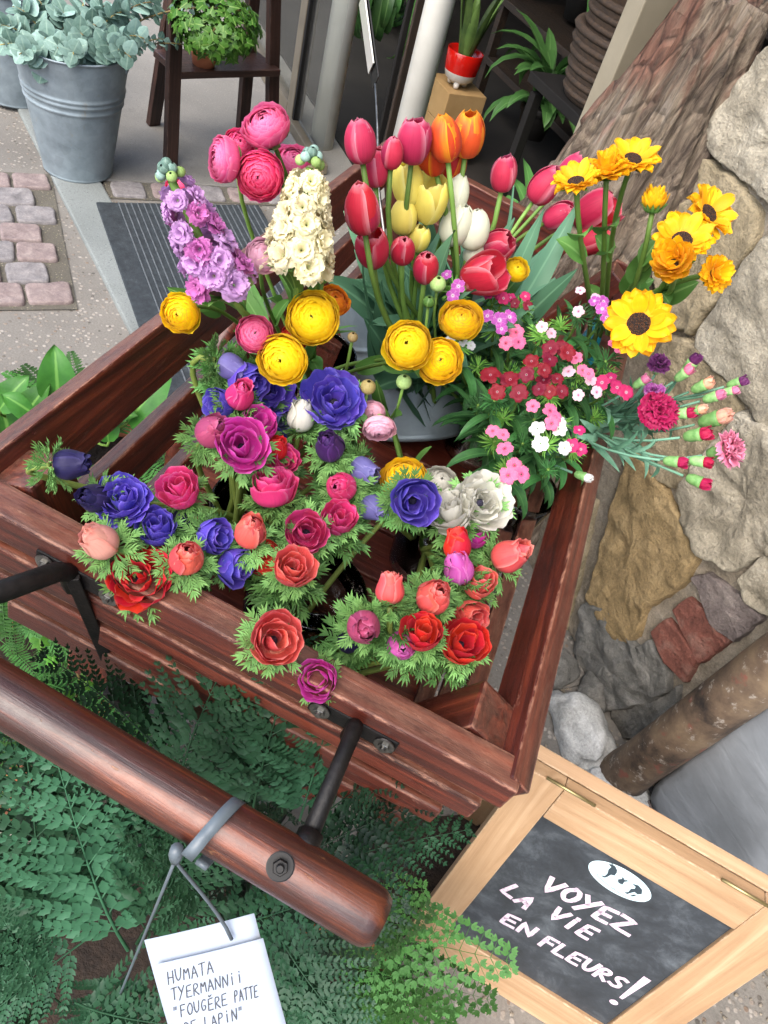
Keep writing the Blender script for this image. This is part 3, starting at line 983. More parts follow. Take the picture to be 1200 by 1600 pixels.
# ================================================================ PLANT LIBRARY
def petal_mat(name, main, base=None, edge=None, vein=.25, base_to=.35, edge_w=.25, rough=.55, trans=.40, dark=None):
    k = NT(name)
    main = hexl(main); base = hexl(base) if base else main; edge = hexl(edge) if edge else None
    tc = k.n("ShaderNodeTexCoord")
    sp = k.n("ShaderNodeSeparateXYZ")
    k.l(tc.outputs['UV'], sp.inputs[0])
    u, v = sp.outputs[0], sp.outputs[1]
    oi = k.n("ShaderNodeObjectInfo")
    mp = k.n("ShaderNodeMapping")
    mp.inputs['Scale'].default_value = (26, 2.2, 1)
    k.l(tc.outputs['UV'], mp.inputs['Vector'])
    cx = k.n("ShaderNodeCombineXYZ")
    k.l(k.math('MULTIPLY', oi.outputs['Random'], 23.0), cx.inputs[2])
    k.l(cx.outputs[0], mp.inputs['Location'])
    vn = k.noise(mp.outputs[0], 1.0, 4, .6, .3)
    blot = k.noise(tc.outputs['Object'], 3.0, 3, .5)
    c = k.mix(k.rng(v, .05, base_to, 1, 0), main, base)
    if edge:
        au = k.math('ABSOLUTE', k.math('SUBTRACT', u, .5))
        em = k.math('MAXIMUM', k.rng(au, .5 - edge_w * .5, .5, 0, 1), k.rng(v, 1 - edge_w * .5, 1.0, 0, .9))
        em = k.math('MULTIPLY', em, k.rng(vn, .35, .6, .4, 1))
        c = k.mix(em, c, edge)
    dk = tuple(x * .45 for x in main[:3]) + (1,)
    c = k.mix(k.math('MULTIPLY', k.rng(vn, .52, .7, 0, 1), vein), c, dk)
    lt = tuple(min(1, x * 1.25 + .03) for x in main[:3]) + (1,)
    c = k.mix(k.rng(blot, .5, .75, 0, .25), c, lt)
    hs = k.n("ShaderNodeHueSaturation")
    k.l(k.rng(oi.outputs['Random'], 0, 1, .86, 1.1), hs.inputs['Value'])
    k.l(k.rng(oi.outputs['Random'], 0, 1, .492, .508), hs.inputs['Hue'])
    k.l(c, hs.inputs['Color'])
    c = hs.outputs[0]
    k.set(Base_Color=c, Roughness=rough)
    k.b.inputs['Sheen Weight'].default_value = .04
    k.b.inputs['Specular IOR Level'].default_value = .35
    k.bump(vn, .25, .0012)
    tr = k.n("ShaderNodeBsdfTranslucent")
    k.l(c, tr.inputs[0])
    mx = k.n("ShaderNodeMixShader"); mx.inputs[0].default_value = trans
    k.l(k.b.outputs[0], mx.inputs[1]); k.l(tr.outputs[0], mx.inputs[2])
    k.l(mx.outputs[0], k.out.inputs[0])
    return k.m
def leaf_mat(name, a, b, rib=None, rough=.45, trans=.22, vein=.3, nsc=6, spread=.25):
    k = NT(name)
    tc = k.n("ShaderNodeTexCoord")
    oi = k.n("ShaderNodeObjectInfo")
    sp = k.n("ShaderNodeSeparateXYZ")
    k.l(tc.outputs['UV'], sp.inputs[0])
    au = k.math('ABSOLUTE', k.math('SUBTRACT', sp.outputs[0], .5))
    nz = k.noise(tc.outputs['Object'], nsc, 4, .6)
    rn = k.math('ADD', k.math('MULTIPLY', nz, .75), k.math('MULTIPLY', oi.outputs['Random'], .35))
    c = k.ramp(rn, [(.3, hexl(a)), (.78, hexl(b))])
    if rib:
        c = k.mix(k.rng(au, .02, .06, .7, 0), c, hexl(rib))
    hs = k.n("ShaderNodeHueSaturation")
    k.l(k.rng(oi.outputs['Random'], 0, 1, 1 - spread * .6, 1 + spread * .6), hs.inputs['Value'])
    k.l(k.rng(oi.outputs['Random'], 0, 1, .49, .515), hs.inputs['Hue'])
    k.l(c, hs.inputs['Color'])
    c = hs.outputs[0]
    k.set(Base_Color=c, Roughness=rough)
    k.b.inputs['Specular IOR Level'].default_value = .28
    k.bump(nz, .2, .002)
    tr = k.n("ShaderNodeBsdfTranslucent")
    k.l(c, tr.inputs[0])
    mx = k.n("ShaderNodeMixShader"); mx.inputs[0].default_value = trans
    k.l(k.b.outputs[0], mx.inputs[1]); k.l(tr.outputs[0], mx.inputs[2])
    k.l(mx.outputs[0], k.out.inputs[0])
    return k.m
PM = {
    'tulip_pink': petal_mat('tulip_pink', 'c43058', 'd8b0a4', 'e49aac', .30, .18, .34),
    'tulip_red': petal_mat('tulip_red', 'be2440', 'd8a090', 'e598a2', .30, .16, .34),
    'tulip_orange': petal_mat('tulip_orange', 'dc5226', 'd9902a', 'eab31f', .2, .2, .5),
    'tulip_scarlet': petal_mat('tulip_scarlet', 'c5301a', 'd9902a', 'e6a11e', .2, .2, .3),
    'tulip_yellow': petal_mat('tulip_yellow', 'ecdc6c', 'dfe08a', 'f2ea9c', .08, .3, .3),
    'tulip_white': petal_mat('tulip_white', 'e4e6cf', 'c3d0a0', 'f0f0e2', .06, .4, .2),
    'ran_yellow': petal_mat('ran_yellow', 'f0cd08', 'e6c408', 'f4da30', .05, .3, .2),
    'ran_redyellow': petal_mat('ran_redyellow', 'f0ca08', 'e6c008', 'd8803a', .05, .3, .06),
    'ran_orange': petal_mat('ran_orange', 'f0a016', 'e8b01a', 'e2742a', .08, .3, .2),
    'ran_pink': petal_mat('ran_pink', 'e0588e', 'd4709a', 'ee94b8', .16, .3, .25),
    'ran_hot': petal_mat('ran_hot', 'dc3470', 'c83c70', 'e8749e', .16, .3, .2),
    'ran_pale': petal_mat('ran_pale', 'e9bccb', 'd9d3b4', 'e2a0b8', .08, .4, .15),
    'red': petal_mat('anemone_red', 'd21c1a', 'b02424', 'e2544a', .24, .3, .15),
    'coral': petal_mat('anemone_coral', 'e05c56', 'dca48e', 'ec9890', .34, .35, .2),
    'peach': petal_mat('anemone_peach', 'dba093', 'd9c8ac', 'd97f78', .22, .45, .15),
    'magenta': petal_mat('anemone_magenta', 'd83cae', 'b84a96', 'e67cc8', .24, .3, .18),
    'pink': petal_mat('anemone_pink', 'd8387c', 'c04878', 'e87cac', .26, .3, .18),
    'lilac': petal_mat('anemone_lilac', 'cc5cae', 'c890b0', 'dc8cc6', .26, .4, .18),
    'mauve': petal_mat('anemone_mauve', 'a8446c', 'b4788a', 'c46e94', .4, .5, .15),
    'purple': petal_mat('anemone_purple', '5e4cc0', '564aa8', '8c7cd8', .34, .3, .18),
    'violet': petal_mat('anemone_violet', '42205e', '472a66', '683e88', .4, .3, .15),
    'navy': petal_mat('anemone_navy', '262050', '2a2450', '3d3575', .45, .3, .15),
    'lavender': petal_mat('anemone_lavender', '6f6aa6', '7d7aa8', '8f8abf', .35, .4, .15),
    'white': petal_mat('petal_white', 'd2d0c4', 'c6caac', 'dcdad0', .14, .35, .15),
    'stock_lilac': petal_mat('stock_lilac', 'c99bd0', 'd0bcc0', 'd8aeda', .10, .25, .2),
    'stock_rose': petal_mat('stock_rose', 'c26ab0', 'd0b0c0', 'd48cc2', .12, .25, .2),
    'stock_cream': petal_mat('stock_cream', 'ece3bc', 'dbe0a0', 'f3eed2', .06, .3, .2),
    'sunflower': petal_mat('sunflower_ray', 'f4bc0e', 'eaa80a', 'f8cc30', .22, .3, .15),
    'dia_crimson': petal_mat('dianthus_crimson', '7c0524', 'c08094', '8a0a2e', .35, .10, .1),
    'dia_pink': petal_mat('dianthus_pink', 'df6f98', 'c02f62', 'eda0ba', .2, .3, .15),
    'dia_magenta': petal_mat('dianthus_magenta', 'bd2468', 'e0a8bc', 'd04a84', .2, .22, .15),
    'dia_purple': petal_mat('dianthus_purple', 'b24ca8', 'e6d2e2', 'dba0d2', .2, .3, .3),
    'dia_white': petal_mat('dianthus_white', 'e2e2e0', 'd8dcc8', 'ecece8', .06, .3, .1),
    'dia_blush': petal_mat('dianthus_blush', 'e6bccb', 'd06a92', 'eed6de', .12, .3, .2),
    'car_crimson': petal_mat('carnation_crimson', 'b00f4a', '8f0e3c', 'c42e66', .2, .3, .15),
    'car_pink': petal_mat('carnation_pink', 'e07fa4', 'cf6a92', 'ecabc2', .12, .3, .2),
    'car_peach': petal_mat('carnation_peach', 'ecbb9c', 'd9c29c', 'e99f9c', .1, .4, .25),
    'car_purple': petal_mat('carnation_purple', '64265e', '53204e', '7c3c78', .25, .3, .15),
}
LM = {
    'stem': leaf_mat('stem_green', '4c6b2a', '7c9a4a', None, .5, .1, spread=.2, nsc=14),
    'stem_dark': leaf_mat('anemone_stem', '566b2c', '84914a', None, .5, .1, spread=.2, nsc=14),
    'collar': leaf_mat('anemone_collar', '4f7d3c', '84ad64', None, .6, .25, nsc=3),
    'collar_low': leaf_mat('anemone_leaf', '375f2e', '66904c', None, .6, .25, nsc=3, spread=.5),
    'tulip_leaf': leaf_mat('tulip_leaf', '38604a', '648f6c', '74a07c', .45, .22, nsc=3),
    'leaf': leaf_mat('cut_leaf', '3f6a2e', '6f9a4c', '88ad64', .45, .25),
    'pale_leaf': leaf_mat('pale_leaf', '7fa357', 'b2ca82', None, .5, .25),
    'dianthus': leaf_mat('dianthus_leaf', '22482a', '46753c', '4f7f48', .45, .2),
    'bract': leaf_mat('dianthus_bract', '4f8a34', '8cbb58', None, .5, .25),
    'carnation': leaf_mat('carnation_leaf', '45705a', '74a083', None, .5, .2),
    'calyx': leaf_mat('carnation_calyx', '5f9450', '97bf7a', None, .45, .2),
    'fern': leaf_mat('fern_frond', '122b1a', '2d5236', None, .48, .18, nsc=4, spread=1.0),
    'fern_light': leaf_mat('light_fern', '23481c', '456f32', None, .5, .2, nsc=5, spread=.6),
    'eucalyptus': leaf_mat('eucalyptus_leaf', '58776c', '8ba79c', '93ad9c', .55, .15, nsc=3, spread=.3),
    'ivy': leaf_mat('ivy_leaf', '2f5f1e', '619438', '86aa5a', .42, .25, nsc=3, spread=.5),
    'pothos': leaf_mat('pothos_leaf', '234e1e', '487a30', '6f9a4a', .4, .25, nsc=3, spread=.4),
    'house': leaf_mat('house_plant_leaf', '2c5226', '5a8446', '6b9354', .4, .2, nsc=3, spread=.5),
    'snake': leaf_mat('snake_plant_leaf', '2c4426', '6a8242', None, .4, .15, nsc=12, spread=.3),
    'twig': leaf_mat('twig', '6a5a38', '8a7a4c', None, .6, .0),
}
def lerp_prof(prof, v):
    x = v * (len(prof) - 1)
    i = min(int(x), len(prof) - 2)
    f = x - i
    g = lambda k: prof[max(0, min(len(prof) - 1, k))]
    out = []
    for d in (0, 1):
        p0, p1, p2, p3 = g(i - 1)[d], g(i)[d], g(i + 1)[d], g(i + 2)[d]
        out.append(.5 * (2 * p1 + (p2 - p0) * f + (2 * p0 - 5 * p1 + 4 * p2 - p3) * f * f + (3 * p1 - p0 - 3 * p2 + p3) * f ** 3))
    return out
def shape_w(v, peak=.55, base=.12, tip=0.0, p=.75):
    """half-width profile of a petal or leaf"""
    if v < peak:
        w = base + (1 - base) * math.sin(math.pi / 2 * v / peak) ** p
    else:
        t = (v - peak) / (1 - peak)
        w = tip + (1 - tip) * math.cos(math.pi / 2 * t) ** p
    return w
def petal(prof, hw, nu=6, nv=8, peak=.55, base=.15, tip=.05, p=.75, cup=0.0, ruf=0.0, rf=2.0, seed=0, rmin=.15, ang=0.0, notch=0.0, twist=0.0, lean=0.0):
    V, U, Fc = [], [], []
    rs = random.Random(seed)
    ph, ph2 = rs.random() * 6.28, rs.random() * 6.28
    for j in range(nv + 1):
        v = j / nv
        r, z = lerp_prof(prof, v)
        w = hw * shape_w(v, peak, base, tip, p)
        for i in range(nu + 1):
            u = i / nu * 2 - 1
            t = u * w
            phi = t / max(abs(r), rmin) + ang + twist * v
            dz = cup * u * u * v
            dr = ruf * v * v * math.sin(u * rf * math.pi + ph) * (.4 + .6 * abs(u))
            dz2 = ruf * v * v * math.cos(u * rf * math.pi * .8 + ph2) * .7
            nt = -notch * (1 - abs(u)) ** 2 * (v ** 6) if notch else 0
            rr_ = r + dr
            V.append(Vector((rr_ * math.cos(phi), rr_ * math.sin(phi), z + dz + dz2 + nt)))
            U.append((i / nu, v))
    for j in range(nv):
        for i in range(nu):
            a = j * (nu + 1) + i
            Fc.append((a, a + 1, a + nu + 2, a + nu + 1))
    return V, Fc, U
def pmesh(name, parts):
    d = merge(parts)
    return mk_mesh(name, d[0], d[1], d[2])
def blade(L, W, bend=.3, fold=.25, n=8, nu=4, peak=.35, base=.5, tip=.0, p=.8, wave=0.0, seed=0):
    """leaf blade growing along +z from the origin, curving towards +x"""
    V, U, Fc = [], [], []
    rs = random.Random(seed); ph = rs.random() * 6
    pos = Vector((0, 0, 0)); a = 0.0
    for j in range(n + 1):
        v = j / n
        w = W * shape_w(v, peak, base, tip, p)
        tx = Vector((math.sin(a), 0, math.cos(a)))
        nx = Vector((math.cos(a), 0, -math.sin(a)))
        for i in range(nu + 1):
            u = i / nu * 2 - 1
            V.append(pos + Vector((0, u * w, 0)) - nx * (fold * w * (abs(u) ** 1.3) * -1) * -1 + nx * wave * math.sin(v * 9 + ph + u * 2) * abs(u))
            U.append((i / nu, v))
        pos = pos + tx * (L / n)
        a += bend / n * (1 + v)
    for j in range(n):
        for i in range(nu):
            q = j * (nu + 1) + i
            Fc.append((q, q + 1, q + nu + 2, q + nu + 1))
    return V, Fc, U

# --- bloom prototypes: lists of (part name, mesh, colour role); unit = bloom width (tulip: height)
PROTO = {}
def tulip_proto(var):
    rs = random.Random(100 + var)
    op = [0.0, .07, .16, .03][var % 4]
    out = []
    for lay in (0, 1):
        for k in range(3):
            f = 1.0 - .10 * lay
            t = op * rs.uniform(.6, 1.4)
            pr = [(.05, 0), (.22 * f, .05), (.34 * f, .22), (.375 * f + t * .3, .45), (.335 * f + t * .8, .70), (.22 * f + t * 1.3, .90), (.10 * f + t * 1.7, 1.0 + .02 * lay)]
            pt = petal(pr, .44, 8, 11, .48, .25, .05, .62, cup=-.02, ruf=.012, rf=1.5, seed=rs.random(), rmin=.14, ang=rad(120 * k + 60 * lay + rs.uniform(-8, 8)), notch=-.03)
            out.append(('petal', pmesh('petal', [pt]), 'c'))
    return out
def anemone_proto(state, var):
    rs = random.Random(200 + var * 13 + len(state))
    out = []
    if state == 'bud':
        lays = [(4, .43, .95, .17), (3, .37, 1.04, .12), (3, .28, 1.06, .06)]
        for li, (n, R, H, tipr) in enumerate(lays):
            for k in range(n):
                R2 = R * rs.uniform(.94, 1.06)
                pr = [(.06, .0), (R2 * .74, .07), (R2, .27), (R2 * 1.0, .48), (R2 * .80, H * .76), (tipr * rs.uniform(.6, 2.2), H * rs.uniform(.92, 1.05))]
                pt = petal(pr, .56, 8, 9, .55, .3, .30, .6, ruf=.04, rf=1.8, seed=rs.random(), rmin=.16, ang=rad(360 / n * k + 40 * li + rs.uniform(-12, 12)), twist=.25)
                out.append(('petal', pmesh('petal', [pt]), 'c'))
    elif state == 'cup':
        lays = [(5, .50, .66, .05), (4, .38, .74, .0), (3, .22, .74, -.02)]
        for li, (n, R, H, fl) in enumerate(lays):
            for k in range(n):
                R2 = R * rs.uniform(.92, 1.05)
                f2 = fl + rs.uniform(-.04, .05)
                pr = [(.06, 0), (R2 * .65, .03), (R2 * .95, .2), (R2 + f2 * .2, .42), (R2 + f2 * .8, H)]
                pt = petal(pr, .56 * (1 - .13 * li), 8, 8, .6, .3, .55, .5, ruf=.035, rf=1.7, seed=rs.random(), rmin=.14, ang=rad(360 / n * k + 33 * li + rs.uniform(-12, 12)))
                out.append(('petal', pmesh('petal', [pt]), 'c'))
    else:   # open
        lays = [(6, .64, .36, .10), (5, .50, .48, .04), (4, .32, .54, .0), (2, .17, .54, -.03)]
        for li, (n, R, H, fl) in enumerate(lays):
            for k in range(n):
                R2 = R * rs.uniform(.9, 1.06) * .86
                f2 = fl + rs.uniform(-.05, .06)
                pr = [(.05, 0), (R2 * .55, -.01), (R2 * .85, .1), (R2 + f2 * .3, H * .65), (R2 + f2, H)]
                pt = petal(pr, .50 * (1 - .13 * li), 8, 8, .62, .3, .6, .5, ruf=.05, rf=1.9, seed=rs.random(), rmin=.14, ang=rad(360 / n * k + 27 * li + rs.uniform(-14, 14)))
                out.append(('petal', pmesh('petal', [pt]), 'c'))
    if state != 'bud':
        V, Fc = lathe([(.0001, .30), (.05, .29), (.09, .24), (.10, .12), (.06, .02)], 14)
        V = [Vector(v) * (1 + .12 * noise.noise(Vector(v) * 60)) for v in V]
        out.append(('boss', mk_mesh('boss', V, Fc), 'black_eye'))
    out.append(('collar', collar_mesh(var, state), 'collar'))
    return out
def finger(p, d, L, W, nrm, sd):
    """one pointed leaflet finger: folded kite with a side tooth"""
    d = d.normalized(); s = d.cross(nrm).normalized()
    up = s.cross(d)
    b = p; m1 = p + d * L * .45; t = p + d * L - up * L * .18
    V = [b + s * W * .35, b - s * W * .35, m1 + s * W + up * W * .25, m1 + up * -W * .15, m1 - s * W + up * W * .25,
         p + d * L * .72 + s * W * .62, p + d * L * .72 - s * W * .62, t]
    Fc = [(0, 3, 2), (0, 1, 3), (1, 4, 3), (2, 3, 7, 5), (3, 4, 6, 7)]
    U = [(.5, 0), (.5, 0), (1, .5), (.5, .5), (0, .5), (.9, .7), (.1, .7), (.5, 1)]
    return V, Fc, U
def collar_mesh(var, state):
    rs = random.Random(300 + var + len(state))
    parts = []
    n = 20
    for k in range(n):
        a = 2 * math.pi * (k + rs.uniform(-.45, .45)) / n
        up0 = rs.uniform(-.75, .85)
        d = Vector((math.cos(a), math.sin(a), up0)).normalized()
        p = Vector((math.cos(a) * .10, math.sin(a) * .10, -.10 + rs.uniform(-.05, .02)))
        L = rs.uniform(.34, .52)
        tn = Vector((-math.sin(a), math.cos(a), 0)); nrm = d.cross(tn) * -1
        nrm = tn.cross(d) * -1
        # rachis
        mid = p + d * L
        parts.append(finger(p, d, L * 1.15, .032, nrm, 0))
        for q in range(5):
            f = .35 + .62 * q / 4
            for sg in (-1, 1):
                dd = (d + tn * sg * rs.uniform(.55, .95) + nrm * rs.uniform(-.15, .35)).normalized()
                parts.append(finger(p + d * L * f, dd, rs.uniform(.17, .30) * (1.1 - .35 * f), rs.uniform(.017, .027), nrm, 0))
        tipd = (d + nrm * rs.uniform(-.4, .4)).normalized()
        for sg in (-.5, 0, .5):
            parts.append(finger(mid, (tipd + tn * sg).normalized(), rs.uniform(.16, .27), .026, nrm, 0))
    return pmesh('collar', parts)
def ranunculus_proto(var):
    rs = random.Random(400 + var)
    out = []
    inner = []
    NLAY = 10
    for li in range(NLAY):
        R = .5 * (1 - .050 * li)
        n = 6 if li < 6 else 4
        tm = 106 + li * 7.6
        for k in range(n):
            R2 = R * rs.uniform(.965, 1.035)
            tmk = tm + rs.uniform(-6, 6)
            pr = []
            for q in range(6):
                t = rad(18 + (tmk - 18) * q / 5)
                pr.append((R2 * math.sin(t), -R2 * math.cos(t) * (.78 if t > math.pi / 2 else .62)))
            pr[-1] = (pr[-1][0] + (.035 if li < 3 else .012), pr[-1][1] + .01)
            pt = petal(pr, R * .80, 6, 7, .62, .3, .5, .5, ruf=.018, rf=1.6, seed=rs.random(), rmin=.10, ang=rad(360 / n * k + 37 * li + rs.uniform(-9, 9)))
            if li < 2:
                out.append(('petal', pmesh('petal', [pt]), 'c'))
            else:
                inner.append(pt)
    out.append(('bloom_heart', pmesh('bloom_heart', inner), 'c'))
    sep = []
    for k in range(5):
        pr = [(.04, -.36), (.18, -.34), (.32, -.30), (.42, -.22)]
        sep.append(petal(pr, .10, 3, 4, .5, .5, .1, .8, ang=rad(72 * k + rs.uniform(-10, 10)), rmin=.1))
    out.append(('sepals', pmesh('sepals', sep), 'pale_leaf'))
    return out
def floret_mesh(var, n1=6, n2=6, n3=5):
    rs = random.Random(500 + var)
    ps = []
    for li, (n, R, H) in enumerate([(n1, .5, .10), (n2, .40, .22), (n3, .25, .30)]):
        for k in range(n):
            R2 = R * rs.uniform(.85, 1.08)
            pr = [(.03, 0), (R2 * .4, H * .5), (R2 * .8, H + rs.uniform(-.05, .08)), (R2, H + rs.uniform(-.12, .10))]
            ps.append(petal(pr, .27 * (1 - .12 * li), 5, 5, .65, .25, .55, .6, ruf=.06, rf=2.4, seed=rs.random(), rmin=.12, ang=rad(360 / n * k + 31 * li + rs.uniform(-14, 14)), notch=.06))
    return pmesh('floret', ps)
def dianthus_floret(var):
    rs = random.Random(600 + var)
    ps = []
    for k in range(5):
        pr = [(.04, 0), (.2, .03), (.38, .05 + rs.uniform(-.03, .04)), (.5, .02 + rs.uniform(-.05, .05))]
        ps.append(petal(pr, .25, 7, 5, .80, .18, .62, .8, ruf=.035, rf=5, seed=rs.random(), rmin=.1, ang=rad(72 * k + rs.uniform(-5, 5)), notch=.02))
    return pmesh('floret', ps)
def carnation_bloom(var):
    rs = random.Random(700 + var)
    ps = []
    for li, (n, R, H) in enumerate([(6, .5, .18), (6, .46, .30), (6, .36, .40), (5, .24, .46), (4, .12, .48)]):
        for k in range(n):
            R2 = R * rs.uniform(.85, 1.08)
            pr = [(.03, -.1), (R2 * .35, H * .4), (R2 * .75, H * .9), (R2, H + rs.uniform(-.12, .06))]
            ps.append(petal(pr, .26, 9, 5, .8, .2, .75, .8, ruf=.07, rf=4.5, seed=rs.random(), rmin=.1, ang=rad(360 / n * k + 29 * li + rs.uniform(-14, 14))))
    return pmesh('bloom', ps)
def sunflower_proto(var):
    rs = random.Random(800 + var)
    out = []
    cls = [0, 0, .55, .8][var % 4]       # how far the rays are raised
    for li, (n, L, up) in enumerate([(17, .5, .05 + cls * .5), (15, .45, .2 + cls * .6)] + ([(11, .33, .42 + cls * .5), (8, .24, .62)] if var else [])):
        for k in range(n):
            u = up + rs.uniform(-.10, .12)
            Lk = L * rs.uniform(.9, 1.08)
            c0 = [.155, .12, .12, .13][var % 4] * (1 if li < 2 else .7)
            pr = [(c0, .02), (c0 + (Lk - c0) * .35, .02 + u * .22), (c0 + (Lk - c0) * .7 * (1 - cls * .25), .02 + u * .5), (c0 + (Lk - c0) * (1 - cls * .45), .02 + u * .62 + rs.uniform(-.05, .03) + cls * .1)]
            pt = petal(pr, .112, 5, 7, .5, .45, .05, .7, cup=.06, ruf=.015, rf=1.4, seed=rs.random(), rmin=.2, ang=rad(360 / n * k + 14 * li + rs.uniform(-6, 6)), twist=rs.uniform(-.12, .12))
            out.append(('petal', pmesh('petal', [pt]), 'c'))
    V, Fc = lathe([(.0001, .055), (.05, .05), (.10, .05), (.15, .055), (.185, .03), (.19, 0), (.15, -.03), (.05, -.06)], 28)
    kd_ = .92 if var == 0 else .62
    V = [Vector((v[0] * kd_, v[1] * kd_, v[2])) + Vector((0, 0, .012 * noise.noise(Vector(v) * 40))) for v in V]
    out.append(('disc', mk_mesh('disc', V, Fc), 'disc'))
    sep = []
    for k in range(12):
        pr = [(.06, -.07), (.2, -.06), (.30, -.02 + cls * .1), (.40, .0 + cls * .25)]
        sep.append(petal(pr, .07, 3, 4, .35, .6, .0, .8, ang=rad(30 * k + rs.uniform(-6, 6)), rmin=.15, ruf=.02, seed=rs.random()))
    out.append(('sepals', pmesh('sepals', sep), 'leaf'))
    return out
for v_ in range(4):
    PROTO['tulip', v_] = tulip_proto(v_)
    PROTO['ranunculus', v_] = ranunculus_proto(v_)
    PROTO['sunflower', v_] = sunflower_proto(v_)
for st_ in ('bud', 'cup', 'open'):
    for v_ in range(3):
        PROTO[st_, v_] = anemone_proto(st_, v_)
k = NT('sunflower_disc')
v = k.coord('Object')
k.set(Base_Color=k.ramp(k.vor(v, 45), [(.1, hexl('6a3c12')), (.5, hexl('2c1609')), (.9, hexl('150b06'))]), Roughness=.85)
k.bump(k.vor(v, 45), .8, .01)
M['disc'] = k.m
M['btn'] = simple('ranunculus_button', hexl('b8a020'), .6, 0, hexl('8a9a2a'), 20)
M['black_eye'] = simple('anemone_eye', hexl('14121c'), .7, 0, hexl('262040'), 60, .8, 150)

# --- putting one flower into the cart
def stem_mesh(head, axis, root, r, sag=.0, n=11, taper=.8, pull=.45):
    """tube from root (in its vessel) up to the head, entering along the bloom axis"""
    d = (head - root).length
    c1 = root + (Vector((0, 0, 1)) * .6 + (head - root).normalized() * .5).normalized() * d * .35
    c2 = head - axis * d * pull - Vector((0, 0, sag))
    pts = bez(root, c1, c2, head, n)
    return pts, tube_data(pts, [r * (1.0 - (1 - taper) * i / n) for i in range(n + 1)], 7)
def look_axis(ax, p):
    """direction given as seen by someone standing before the cart: right, up, towards them"""
    tw = (CAM - p).normalized()
    rt = (IR - tw * IR.dot(tw)).normalized()
    up = tw.cross(rt)
    return (rt * ax[0] + up * ax[1] + tw * ax[2]).normalized()
def flower(kind, name, label, cat, px, py, size, h, ax, color, root, group, var=0, stem_r=None, stem_mat='stem', leaves=0, leaf=('leaf', .09, .012), pull=.35, sag=0.0, off=0.0):
    """px,py: sight line to the bloom's middle; size: bloom width in picture units; h: height over the rim; ax: way the bloom faces"""
    p = at_h(px, py, h)
    sc = size * depth(p) / FPX
    axis = look_axis(ax, p)
    mid = {'tulip': .5, 'bud': .42, 'cup': .30, 'open': .2, 'ranunculus': .05, 'sunflower': .05}.get(kind, .2)
    base = p - axis * sc * mid
    t = thing(name, label, cat, root, group)
    inv = T(-Vector(root))
    m = inv @ axis_frame(axis, base, random.uniform(0, 6.28), sc)
    for pn, me, role in PROTO[kind, var]:
        mt = PM[color] if role == 'c' else (LM.get(role) or M.get(role))
        mm = m
        if role == 'c' and pn == 'petal':
            tl = {'cup': .13, 'open': .15, 'bud': .06, 'tulip': .055, 'sunflower': .10}.get(kind, .03)
            mm = m @ Matrix.Rotation(random.uniform(-.06, .06), 4, 'Z') @ Matrix.Rotation(random.uniform(-tl, tl), 4, 'X') @ Matrix.Rotation(random.uniform(-tl, tl), 4, 'Y') @ Matrix.Scale(random.uniform(.94, 1.05), 4)
        if pn == 'collar':
            mm = m @ Matrix.Rotation(random.uniform(-.3, .3), 4, 'X') @ Matrix.Scale(1.28 if kind == 'bud' else 1.12, 4)
        put(pn, me, mt, t, mm)
    r = stem_r or .0028
    neck = {'ranunculus': -.36, 'sunflower': -.05, 'bud': -.12, 'cup': -.1, 'open': -.08}.get(kind, .02)
    pts, (V, Fc) = stem_mesh(base + axis * sc * neck, axis, Vector(root), r, sag, pull=pull)
    put('stem', mk_mesh('stem', V, Fc), LM[stem_mat], t, inv)
    if kind in ('bud', 'cup', 'open') and random.random() < .62 and (CI @ p).y > -.50:
        cm = [x for x in PROTO[kind, var] if x[0] == 'collar'][0][1]
        q = pts[-3].lerp(base, .35)
        put('stem_leaves', cm, LM['collar_low'], t, inv @ axis_frame((axis + Vector((0, 0, .6))).normalized(), q, random.uniform(0, 6.28), max(min(sc, .055), .045) * random.uniform(.95, 1.3)))
    for i in range(leaves):
        f = random.uniform(.12, .45) if kind == 'tulip' else random.uniform(.35, .85)
        q = pts[int(f * (len(pts) - 1))]
        d = (pts[min(len(pts) - 1, int(f * (len(pts) - 1)) + 1)] - q).normalized()
        a = random.uniform(0, 6.28)
        side = Vector((math.cos(a), math.sin(a), 0)); side = (side - d * side.dot(d)).normalized()
        zdir = (d + side * random.uniform(.25, .6)).normalized()
        L = leaf[1] * random.uniform(.75, 1.2)
        me = mk_mesh('leaf', *blade(L, leaf[2] * random.uniform(.8, 1.2), random.uniform(.1, .7), .35, 8, 4, .4, .45, seed=random.random(), wave=leaf[2] * .1))
        xd = (side - zdir * side.dot(zdir)).normalized()
        put('leaf', me, LM[leaf[0]], t, inv @ frame(xd, zdir.cross(xd), zdir, q))
    return t
# ================================================================ VESSELS IN THE CART
def vessel(name, label, cat, loc, axis, parts, group=None):
    t = thing(name, label, cat, loc, group)
    m = axis_frame(axis, (0, 0, 0))
    for pn, prof, mat, n in parts:
        V, Fc = lathe(prof, n)
        put(pn, mk_mesh(pn, V, Fc), M[mat], t, m)
    return t
FLOOR = -CHB + .003
bb = at_h(646, 676, FLOOR)
rr_ = ray(640, 452)
